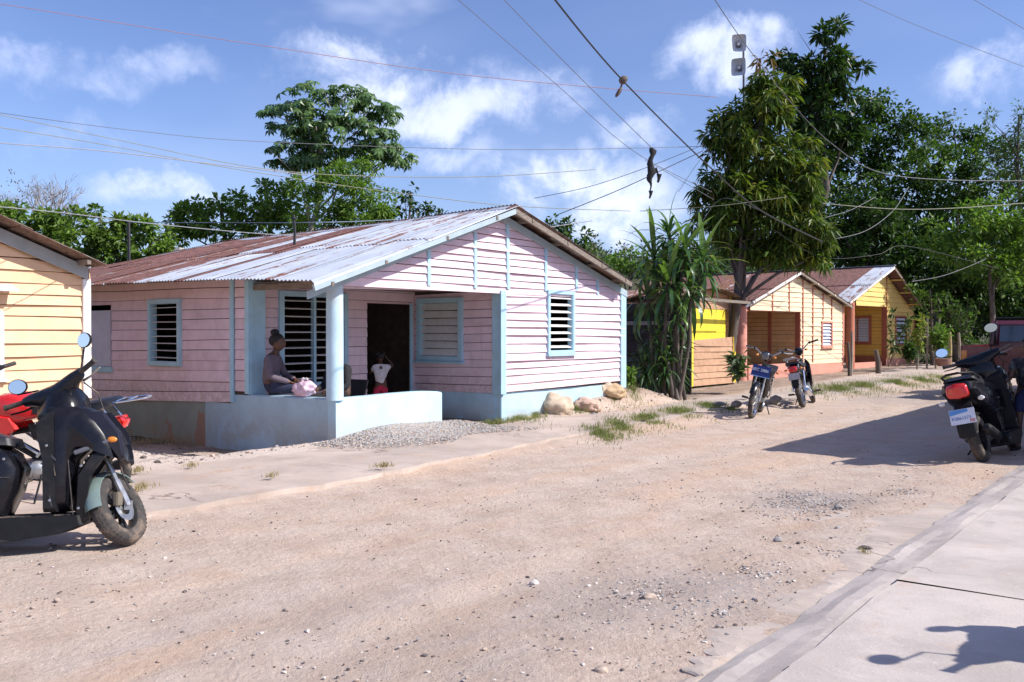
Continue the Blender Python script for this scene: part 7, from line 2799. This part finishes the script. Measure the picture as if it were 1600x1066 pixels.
# boy at the right picture edge
bb = gz(1607, 706)
JS = dict(pelvis=(0, 0, .72), waist=(.0, 0, .84), chest=(.02, 0, 1.0), neck=(.03, 0, 1.12), skull=(.04, 0, 1.17),
          shl=(.02, .14, 1.05), ell=(.04, .20, .84), wrl=(.16, .17, .68), shr=(.02, -.14, 1.05), elr=(.06, -.19, .86), wrr=(.24, -.16, .84),
          hpl=(.0, .075, .69), knl=(.04, .09, .39), anl=(-.01, .10, .08), tol=(.09, .11, .03), hpr=(.0, -.075, .69), knr=(.05, -.09, .39), anr=(.0, -.11, .08), tor=(.10, -.12, .03))
figure('person', 'boy in black printed t-shirt standing by the shaded scooter, cut by the picture edge', bb, (-.75, -.65, 0), JS, SKIN, cl('black_printed_cotton', (0.018, 0.018, 0.022), dirt=(.25, .25, .25), dirtamt=.5, dscale=9), cl('navy_shorts_cotton', (.02, .025, .08)), crop_hair, sleeve='short', trouser='short', k=.86)

# ------------------------------------------------------------------ bag on the porch wall
bc = S.pt(S.u(468), 0, -.085)
bz = S.z(468, 620.5)
BAGM = mat('pink_plastic_bag', (0.66, 0.47, 0.58), .35, .12, 9, .5, 25, spec=.5)
bt_ = thing('carrier_bag', 'knotted pale pink plastic bag resting on the porch wall', 'bag', (bc.x, bc.y, bz))
mb = MB()
V = []
bm = bmesh.new()
bmesh.ops.create_icosphere(bm, subdivisions=4, radius=1)
for v in bm.verts:
    p = v.co.copy()
    f_ = 1 + .30 * mnoise.fractal(p * 1.9, 1, 2, 4) + .05 * math.sin(9 * math.atan2(p.y, p.x) + 4 * p.z) * max(0, p.z)
    q = Vector((p.x * .185, p.y * .12, p.z * .105)) * f_
    if q.z > .06:
        q.x *= 1 - (q.z - .06) * 4.5
        q.y *= 1 - (q.z - .06) * 4.5
        q.z = .06 + (q.z - .06) * 1.1
    q.z = max(q.z, -.105)
    V.append(Vector((bc.x, bc.y, bz + .107)) + (-D2) * q.x + D1 * q.y + Vector((0, 0, q.z)))
mb.add(V, [tuple(v.index for v in fc.verts) for fc in bm.faces])
bm.free()
part('bag_body', mb, BAGM, bt_, smooth=80)
for sg in (-1, 1):
    mb = MB()
    c = Vector((bc.x, bc.y, bz + .22))
    mb.tube([c, c + (-D2) * sg * .03 + Vector((0, 0, .02)), c + (-D2) * sg * .065 + Vector((0, 0, .012)), c + (-D2) * sg * .05 + Vector((0, 0, -.005))], [.014, .018, .016, .006], 7)
    part('handle', mb, mat('white_plastic_film', (.72, .66, .70), .4), bt_, smooth=80)

# ------------------------------------------------------------------ gravel heap against the porch wall
n = 7000
uu = rng.uniform(-.15, 3.3, n)
vv = rng.uniform(0, 1, n) ** 1.5


def heap_h(u, v):
    """height above the soil at u along the porch wall, v metres out from it"""
    c = np.exp(-((u - 1.55) / 1.15) ** 4) * .13 + np.exp(-((u - .45) / .7) ** 2) * .05
    w_ = .95 - .10 * np.sin(2.3 * u)
    return np.maximum(0, c * (1 - v / w_)) * (1 - sstep(u, 2.55, 3.3))


hu, hv = np.meshgrid(np.linspace(-.4, 3.4, 70), np.linspace(-.02, 1.15, 26))
base = np.array(P0[:2])
d1 = np.array(D1[:2])
n1 = np.array(N1[:2])
hx = base[0] + hu * d1[0] + hv * n1[0]
hy = base[1] + hu * d1[1] + hv * n1[1]
hz_ = terrain(hx, hy) + heap_h(hu, hv) + rng.normal(0, .004, hx.shape) - .012
GVH = mat('packed_gravel', (.20, .185, .175), .95, .3, 40, .8, 120)
ny, nx = hx.shape
i_, j_ = np.meshgrid(np.arange(ny - 1), np.arange(nx - 1), indexing='ij')
a_ = (i_ * nx + j_).ravel()
np_obj('gravel_heap', np.stack([hx.ravel(), hy.ravel(), hz_.ravel()], 1), np.stack([a_, a_ + 1, a_ + 1 + nx, a_ + nx], 1), GVH, kind='stuff', label='low heap of grey gravel against the sunlit porch wall', cat='gravel', smooth=True)
n = 11000
u_ = rng.normal(1.15, .75, n)
v_ = np.abs(rng.normal(0, .55, n))
k_ = (u_ > -.45) & (u_ < 2.7) & (v_ < 1.15 + .2 * np.sin(3 * u_)) & (v_ < 1.5)
u_, v_ = u_[k_], v_[k_]
S_ = rng.uniform(.007, .016, len(u_))
px_ = base[0] + u_ * d1[0] + v_ * n1[0]
py_ = base[1] + u_ * d1[1] + v_ * n1[1]
pz_ = np.maximum(terrain(px_, py_) + heap_h(u_, v_), np.where(v_ > .42 + 0 * u_, .04, -1) * 1.0) + S_ * .2
scatter('gravel', np.stack([px_, py_, pz_], 1), S_, [M_ST[1], mat('stone_light_grey', (.42, .40, .385), .9, .2, 30), M_ST[0]], 'loose grey crushed stones of the heap by the porch wall', 'gravel')
# rubble and litter on the shaded soil strip
n = 1600
u_ = rng.uniform(-.1, 7, n)
v_ = rng.uniform(.1, 2.4, n)
px_ = P0.x + u_ * D2.x - v_ * D1.x
py_ = P0.y + u_ * D2.y - v_ * D1.y
S_ = rng.uniform(.006, .016, n) * (1 + 2.0 * (rng.uniform(size=n) < .04))
scatter('rubble', np.stack([px_, py_, terrain(px_, py_) + S_ * .2], 1), S_, M_ST[:2] + [M_ST[2]], 'small stones and clods on the soil beside the long pink wall', 'rubble')

n = 900
u_ = rng.uniform(11.5, 17.5, n)
v_ = rng.uniform(-9.8, -8.3, n)
px_ = u_ * D1.x + v_ * N1.x
py_ = u_ * D1.y + v_ * N1.y
S_ = rng.uniform(.006, .018, n) * (1 + 2.0 * (rng.uniform(size=n) < .05))
scatter('bank_rubble', np.stack([px_, py_, terrain(px_, py_) + S_ * .2], 1), S_, M_ST[:2] + [M_ST[2]], 'small stones and clods on the bank beside the pink gable wall', 'rubble')

# ------------------------------------------------------------------ rocks on the bank
ROCK = mat('sand_coloured_rock', (0.50, 0.40, 0.30), .9, .22, 4, 1.0, 14, dirt=(.30, .22, .16), dirtamt=.6, dscale=3)
ROCKP = mat('pinkish_rock', (0.50, 0.345, 0.27), .9, .22, 4, 1.0, 14, dirt=(.28, .20, .16), dirtamt=.5, dscale=3)
ROCKB = mat('ochre_rock', (0.46, 0.33, 0.20), .9, .18, 4, .7, 22, dirt=(.62, .52, .40), dirtamt=.6, dscale=3)


def rock(px, py, w_px, h_px, m, lab, seed, rot=0, flat=.6, tilt=0, dz=0.0, dep=.8, amp=.14, z=None):
    g = gp(px, py + h_px * .42) if z is None else gz(px, py + h_px * .42, z)
    k = g.y / F
    rx, rz = w_px * k * .5, h_px * k * .5
    M_ = Matrix.Rotation(R(rot), 3, 'Z') @ Matrix.Rotation(R(tilt), 3, 'Y')
    mb = MB().blob((0, 0, 0), (rx, rx * dep, rz), 4, amp * 1.9, 1.7, seed, M=M_)
    return part('rock', mb, m, label=lab, cat='rock', smooth=50, group='rocks on the bank', world_origin=None) if False else _rk(mb, g, rz, m, lab, dz)


def _rk(mb, g, rz, m, lab, dz):
    o = part('rock', mb, m, label=lab, cat='rock', smooth=50, group='rocks heaped on the bank beside the pink gable wall')
    o.location = (g.x, g.y, g.z + rz * .42 + dz)
    return o


rock(868, 628, 56, 38, ROCK, 'big rounded pale rock, largest on the bank, beside the pink gable wall', 2, 20, dep=.75)
rock(918, 630, 48, 24, ROCKP, 'flat pinkish rock just right of the big pale one', 5, 10, tilt=6, dep=.8)
rock(896, 608, 84, 9, ROCKB, 'long thin slab of rock leaning behind the two front rocks', 7, 8, tilt=12, dep=.35, dz=.07)
rock(936, 600, 36, 30, ROCK, 'upright tan rock against the right end of the pink wall', 11, -10, dep=.8)
rock(956, 608, 46, 24, ROCKB, 'low ochre rock nearest to the blue corner board', 14, 30, tilt=8, dep=.8)
rock(905, 600, 16, 9, ROCK, 'little pale stone on top of the bank behind the slab', 18)
rock(826, 652, 10, 7, ROCK, 'white pebble-sized rock in the grass tuft by the wall corner', 21)
# broken concrete chunks and pipe by the kerb before the bikes
for (px, py, w_, h_, lab, sd) in ((1150, 640, 16, 12, 'broken grey concrete chunk at the kerb left of the blue-plated motorcycle', 31), (1122, 638, 26, 8, 'flat concrete fragment in the grass left of the kerb chunk', 33),
                                  (1212, 632, 20, 13, 'dark lump of rubble on the kerb between the two small motorcycles', 37)):
    g = gp(px, py)
    k = g.y / F
    mb = MB().blob((0, 0, 0), (w_ * k * .5, w_ * k * .45, h_ * k * .5), 2, .3, 1.2, sd)
    o = part('rubble_block', mb, mat('rubble_grey', (.22, .20, .18), .95, .3, 8, .6, 30), label=lab, cat='rubble', smooth=20)
    o.location = (g.x, g.y, .05 + h_ * k * .3)

# ------------------------------------------------------------------ stakes, posts, basket by the wood
WOODP = mat('grey_stake_wood', (0.26, 0.215, 0.17), .9, .3, 9, .6, 40, stretch=(1, 1, .3))
for (px0, y0, px1, y1, r_, Z_, lab, m_) in (
        (1329, 588, 1331, 518, .045, 27.5, 'pale weathered stake leaning on the gap between cream and yellow house', WOODP),
        (1327, 590, 1325, 535, .05, 27.3, 'short dark stake beside the pale weathered one', BARK),
        (1373, 578, 1368, 547, .085, 28.5, 'thick dark stump post before the yellow house porch', BARK),
        (1448, 567, 1449, 497, .035, 31, 'tall thin grey pole beside the young tree', WOODP),
        (1433, 568, 1434, 537, .035, 30.5, 'short pale stake at the yellow house corner', WOODP),
        (1484, 566, 1484, 519, .06, 31.5, 'yellowish garden stake, taller of the pair by the bushes', mat('yellow_lichen_wood', (.34, .27, .12), .9, .3, 9)),
        (1499, 562, 1498, 520, .05, 31.5, 'grey garden stake, second of the pair by the bushes', WOODP),
        (1462, 566, 1462, 540, .04, 31, 'low stake between the young tree and the round bush', WOODP)):
    a = at(px0, y0, Z_)
    b = at(px1, y1, Z_)
    o = thing('stake', lab, 'post', (a.x, a.y, a.z), group='stakes along the far garden edge')
    part('post_wood', MB().tube([a - Vector((0, 0, .3)), a.lerp(b, .5) + Vector((.02, 0, 0)), b], [r_ * 1.1, r_, r_ * .85], 8), m_, o, smooth=50)
a = at(1474, 561, 30.5)
o = thing('basket', 'low brown basket-like planter on the ground below the round bush', 'basket', (a.x, a.y, a.z - .2))
part('basket_body', MB().lathe((a.x, a.y, a.z - .25), (0, 0, 1), [(0, .18), (.1, .24), (.22, .27), (.26, .27), (.25, .24)], 18), mat('basket_brown', (.22, .12, .09), .9, .3, 20), o, smooth=50)
a = at(1463, 545, 31.5)
o = thing('cloth_bundle', 'pale cloth hanging on the garden stake before the wood', 'cloth', a)
part('cloth', MB().blob(a, (.12, .08, .32), 3, .35, 2.0, 4), mat('pale_cloth', (.42, .41, .40), .9, .1), o, smooth=60)

# ------------------------------------------------------------------ loudspeakers on their mast
SPK = mat('grey_horn_plastic', (0.62, 0.63, 0.66), .5, .08, 9)
spY = 25.6
pb_ = at(1163, 600, spY)
pt_ = at(1161.5, 57, spY)
o = thing('speaker_mast', 'thin pole rising out of the mango tree with two horn loudspeakers', 'pole', (pb_.x, spY, 0))
part('pole', MB().tube([(pb_.x, spY, -.2), (pb_.x, spY, pt_.z * .5), pt_], [.045, .04, .03], 8), mat('pole_grey', (.10, .10, .11), .6), o, smooth=50)
for i, (px, py, az) in enumerate(((1154, 70, -100), (1155, 107, -112))):
    c = at(px, py, spY - .05)
    q = Matrix.Translation(c) @ Matrix.Rotation(R(az), 4, 'Z')
    t_ = thing('horn_speaker', ['upper grey horn loudspeaker, topmost on the thin mast', 'lower grey horn loudspeaker, half a metre down the thin mast'][i], 'loudspeaker', M=q)
    mb = MB()
    rings = []
    for (x, hy_, hz2_) in ((.16, .20, .245), (.14, .195, .24), (.06, .13, .16), (-.04, .07, .08), (-.16, .04, .045)):
        ring_ = []
        for a in range(24):
            t = 2 * math.pi * a / 24
            cx_, cy_ = math.cos(t), math.sin(t)
            e_ = (abs(cx_) ** 8 + abs(cy_) ** 8) ** (-1 / 8)
            ring_.append(Vector((x, hy_ * cx_ * e_, hz2_ * cy_ * e_)))
        rings.append(ring_)
    rings2 = [[v - Vector((.012, 0, 0)) for v in rg_] for rg_ in rings[::-1]]
    mb.loft(rings, caps=False)
    part('horn', mb, SPK, t_, local=True, smooth=40)
    part('driver', MB().lathe((-.14, 0, 0), (-1, 0, 0), [(0, .05), (.04, .085), (.14, .085), (.17, .05)], 18), mat('driver_grey', (.2, .2, .21), .5), t_, local=True, smooth=50)
    part('throat_cone', MB().lathe((.0, 0, 0), (1, 0, 0), [(0, .03), (.05, .05), (.10, .035), (.13, .012)], 14), mat('cone_white', (.8, .8, .78), .3), t_, local=True, smooth=50)
    part('bracket', MB().tube([(-.05, 0, .0), (-.05, -.14 if False else .14, .0)], .015, 6), mat('pole_grey', (.10, .10, .11), .6), t_, local=True)

# ------------------------------------------------------------------ overhead wires
WB = mat('black_cable', (0.02, 0.02, 0.022), .6)
WG = mat('grey_cable', (0.13, 0.13, 0.145), .6)
WY = mat('yellowish_cable', (0.22, 0.22, 0.15), .7)
WW = mat('pale_cable', (0.26, 0.26, 0.28), .7)
WR = mat('reddish_cable', (0.28, 0.14, 0.13), .6)


def wire(pts, w, m, lab, sag=None):
    """pts: (px, py, distance) waypoints on the wire's catenary"""
    P_ = [at(*p) for p in pts]
    out = []
    n_ = len(P_)
    for i in range(n_ - 1):
        p0, p1, p2, p3 = P_[max(0, i - 1)], P_[i], P_[i + 1], P_[min(n_ - 1, i + 2)]
        for k in range(8):
            t = k / 8
            out.append(.5 * ((2 * p1) + (-p0 + p2) * t + (2 * p0 - 5 * p1 + 4 * p2 - p3) * t * t + (-p0 + 3 * p1 - 3 * p2 + p3) * t ** 3))
    out.append(P_[-1])
    rs = [max(.0010, w * .36 * p.y / F) for p in out]
    r0 = sum(rs) / len(rs)
    mb = MB().tube(out, [min(max(r_, r0 * .75), r0 * 1.35) for r_ in rs], 5)
    return part('wire', mb, m, label=lab, cat='wire', smooth=60, group='overhead wires crossing the street')


wire([(-120, -12, 12), (30, 11, 13), (420, 73, 16), (760, 121, 20), (1120, 152, 25)], 1.4, WR, 'faint reddish wire crossing the whole sky from the upper left corner to the mango tree')
wire([(700, -14, 9), (860, 124, 12), (1000, 243, 16), (1112, 300, 22)], 1.3, WG, 'thin grey wire, leftmost of the three slanting down from the top edge')
wire([(776, -12, 9), (900, 115, 12), (1019, 232, 16)], 1.6, WG, 'thin grey wire, middle of the three slanting ones, carrying the hanging black rag')
wire([(856, -14, 7.5), (975, 128, 10), (1110, 262, 15), (1190, 330, 19), (1285, 378, 23)], 3.2, WB, 'thick black cable, rightmost of the three slanting ones, with a shoe bundle on it')
wire([(1108, -14, 14), (1165, 70, 17), (1240, 165, 20), (1300, 225, 22), (1370, 268, 24), (1470, 281, 26), (1620, 283, 28)], 1.8, WG, 'grey wire falling steeply past the loudspeakers and levelling out before the wood')
wire([(-60, 168, 13), (200, 203, 14), (420, 222, 17), (800, 234, 21), (1100, 229, 25)], 1.2, WG, 'thin grey wire running behind the middle of the trumpet tree crown')
wire([(-60, 166, 10), (180, 218, 12), (400, 262, 15), (560, 275, 17), (760, 276, 20), (930, 265, 23)], 1.5, WY, 'yellowish wire sagging below the trumpet tree crown, upper of two')
wire([(-60, 190, 9), (150, 224, 11), (330, 258, 14), (500, 285, 16), (640, 304, 18), (800, 322, 20), (985, 330, 23)], 1.5, WY, 'yellowish wire sagging below the trumpet tree crown, lower of two')
wire([(-60, 220, 8), (160, 236, 10), (320, 255, 13), (480, 274, 16)], 2.2, WW, 'pale thick wire at the left edge, ending at the trumpet tree')
wire([(-60, 318, 8), (100, 333, 9.5), (260, 352, 12), (450, 368, 15), (650, 374, 17), (820, 360, 19), (925, 345, 21)], 1.8, WW, 'pale wire hanging low across the rusty roof of the pink house')
wire([(120, 346, 24), (197, 348, 22), (350, 348, 18), (508, 347.5, MAST.y), (640, 342, 20), (745, 334, 24)], 1.6, mat('bluish_cable', (.20, .26, .34), .6), 'bluish wire tied to the short post on the pink roof')
wire([(835, 310, 20), (920, 292, 19), (1010, 262, 18), (1100, 226, 20)], 1.3, WB, 'short black wire rising to the mango tree, upper of the crossing pair')
wire([(868, 337, 18), (960, 300, 18), (1030, 268, 18), (1098, 236, 20)], 1.8, WB, 'short black wire rising to the mango tree, lower of the crossing pair')
wire([(1000, 330, 22), (1120, 322, 21), (1230, 308, 21)], 1.3, WY, 'pale yellowish wire passing in front of the lower mango crown')
wire([(1285, 318, 23), (1400, 327, 24), (1500, 325, 25), (1620, 316, 27)], 1.8, WY, 'yellowish wire level across the wood, below the grey one')
wire([(1325, -8, 12), (1450, 47, 14), (1620, 112, 17)], 1.1, WG, 'thin wire in the upper right corner of the sky, lower of the two')
wire([(1505, -10, 12), (1560, 22, 13), (1625, 60, 14)], 1.1, WG, 'thin wire in the upper right corner of the sky, upper of the two')
wire([(1210, 360, 23), (1285, 402, 24), (1370, 398, 26), (1420, 385, 27), (1560, 420, 30)], 1.0, WB, 'dark wire drooping over the yellow house roof')
wire([(1290, 376, 24), (1350, 362, 25), (1395, 330, 26), (1420, 292, 27)], 1.3, WG, 'grey looping wire rising in front of the dark wood, thicker one')
wire([(1290, 340, 24), (1330, 328, 25), (1368, 308, 26)], 1.2, WG, 'grey short wire slanting in front of the dark wood')
wire([(1425, 440, 29), (1470, 432, 30), (1510, 418, 31), (1540, 405, 32)], 1.2, WG, 'grey service wire by the upper right corner of the yellow house roof')
wire([(1060, 300, 20), (1085, 262, 20), (1108, 232, 20)], 1.0, WG, 'thin stay wire above the dracaena')
wire([(1098, 345, 20), (1130, 310, 20), (1190, 330, 19)], 1.0, WG, 'thin loop of wire inside the lower mango crown')
wire([(1008, 250, 16), (1060, 280, 19), (1115, 312, 22)], 1.1, WG, 'thin wire continuing right from the hanging rag')
# hanging rag and shoes
RAG = mat('black_rag', (0.020, 0.020, 0.022), .95, .3, 20, .5, 60)
c = at(1019, 234, 16)
o = thing('hanging_rag', 'tattered black rag hanging down from the middle slanting wire', 'rag', c)
kk = 16 / F
r = random.Random(5)
mb = MB()
rings = []
for i in range(13):
    t = i / 12
    y = lerp(232, 290, t)
    w_ = (3, 5, 4, 4, 3.5, 4.5, 5, 6, 6, 5, 4, 3, 1)[i]
    cx_ = 1018 + 2 * math.sin(i * 1.1) - 1.5 * (i > 5)
    p = at(cx_, y, 16)
    rings.append([p + Vector((w_ * kk * (1 + .35 * math.sin(3 * a * .6283 + i)) * math.cos(a * .6283), w_ * kk * .7 * math.sin(a * .6283), r.uniform(-.02, .02))) for a in range(10)])
mb.loft(rings)
part('cloth', mb, RAG, o, smooth=25)
for (x0, y0, x1, y1, a_, b_) in ((1017, 286, 1016, 298, 2.2, 1.2), (1017, 298, 1015, 310, 4, 1.5), (1025, 262, 1029, 280, 1.5, 2.0), (1030, 272, 1028, 285, 4.5, 2.0)):
    p, q = at(x0, y0, 16), at(x1, y1, 16)
    part('rag_strip', MB().tube([p, p.lerp(q, .5) + Vector((.01, .01, 0)), q], [a_ * kk, .8 * (a_ + b_) * .5 * kk, b_ * kk], 6), RAG, o, smooth=30)
c = at(974, 125, 10)
kk = 10 / F
o = thing('hanging_shoe', 'brown knotted shoe and lace bundle dangling from the thick black cable', 'shoe', c)
SH = mat('brown_shoe_leather', (.10, .07, .06), .8, .3, 30)
part('knot', MB().blob(c, (7 * kk, 6 * kk, 7 * kk), 2, .35, 2), SH, o, smooth=40)
p, q = at(973, 128, 10), at(968, 143, 10)
part('lace', MB().tube([p, q], 1.6 * kk, 6), SH, o)
part('shoe_body', MB().loft([[at(x, y, 10) + Vector((0, w2 * kk * math.sin(a * .7854), 0)) + Vector((w2 * kk * math.cos(a * .7854), 0, .3 * w2 * kk * math.cos(a * .7854))) for a in range(8)] for (x, y, w2) in ((969, 138, 2.5), (968, 142, 4), (966, 146, 4.5), (964, 150, 3), (963, 152, 1))]), SH, o, smooth=50)
# small chimney-like box and pipe seen beyond the rusty roof
a = at(262, 398, 24)
o = thing('water_tank', 'small pale concrete box with a thin pipe beyond the rusty roof', 'tank', (a.x, a.y, 0))
part('tank_body', MB().hex([Vector((a.x + x, a.y + y, z)) for x in (-.32, .32) for y in (0, .6) for z in (1.6, a.z + .2)]), mat('tank_concrete', (.42, .40, .39), .9, .2), o, smooth=0)
part('pipe', MB().tube([Vector((a.x - .12, a.y, a.z)), Vector((a.x - .12, a.y, a.z + .55))], .018, 6), PWHITE, o)
a = at(201, 350, 20)
o = thing('wire_post', 'thin dark post carrying the bluish wire beyond the rusty roof', 'post', (a.x, 20, 0))
part('post_wood', MB().tube([(a.x, 20, -.2), (a.x + .02, 20, 2), (a.x, 20, a.z + .06)], [.05, .04, .035], 7), mat('black_metal', (.02, .02, .02), .5), o, smooth=50)
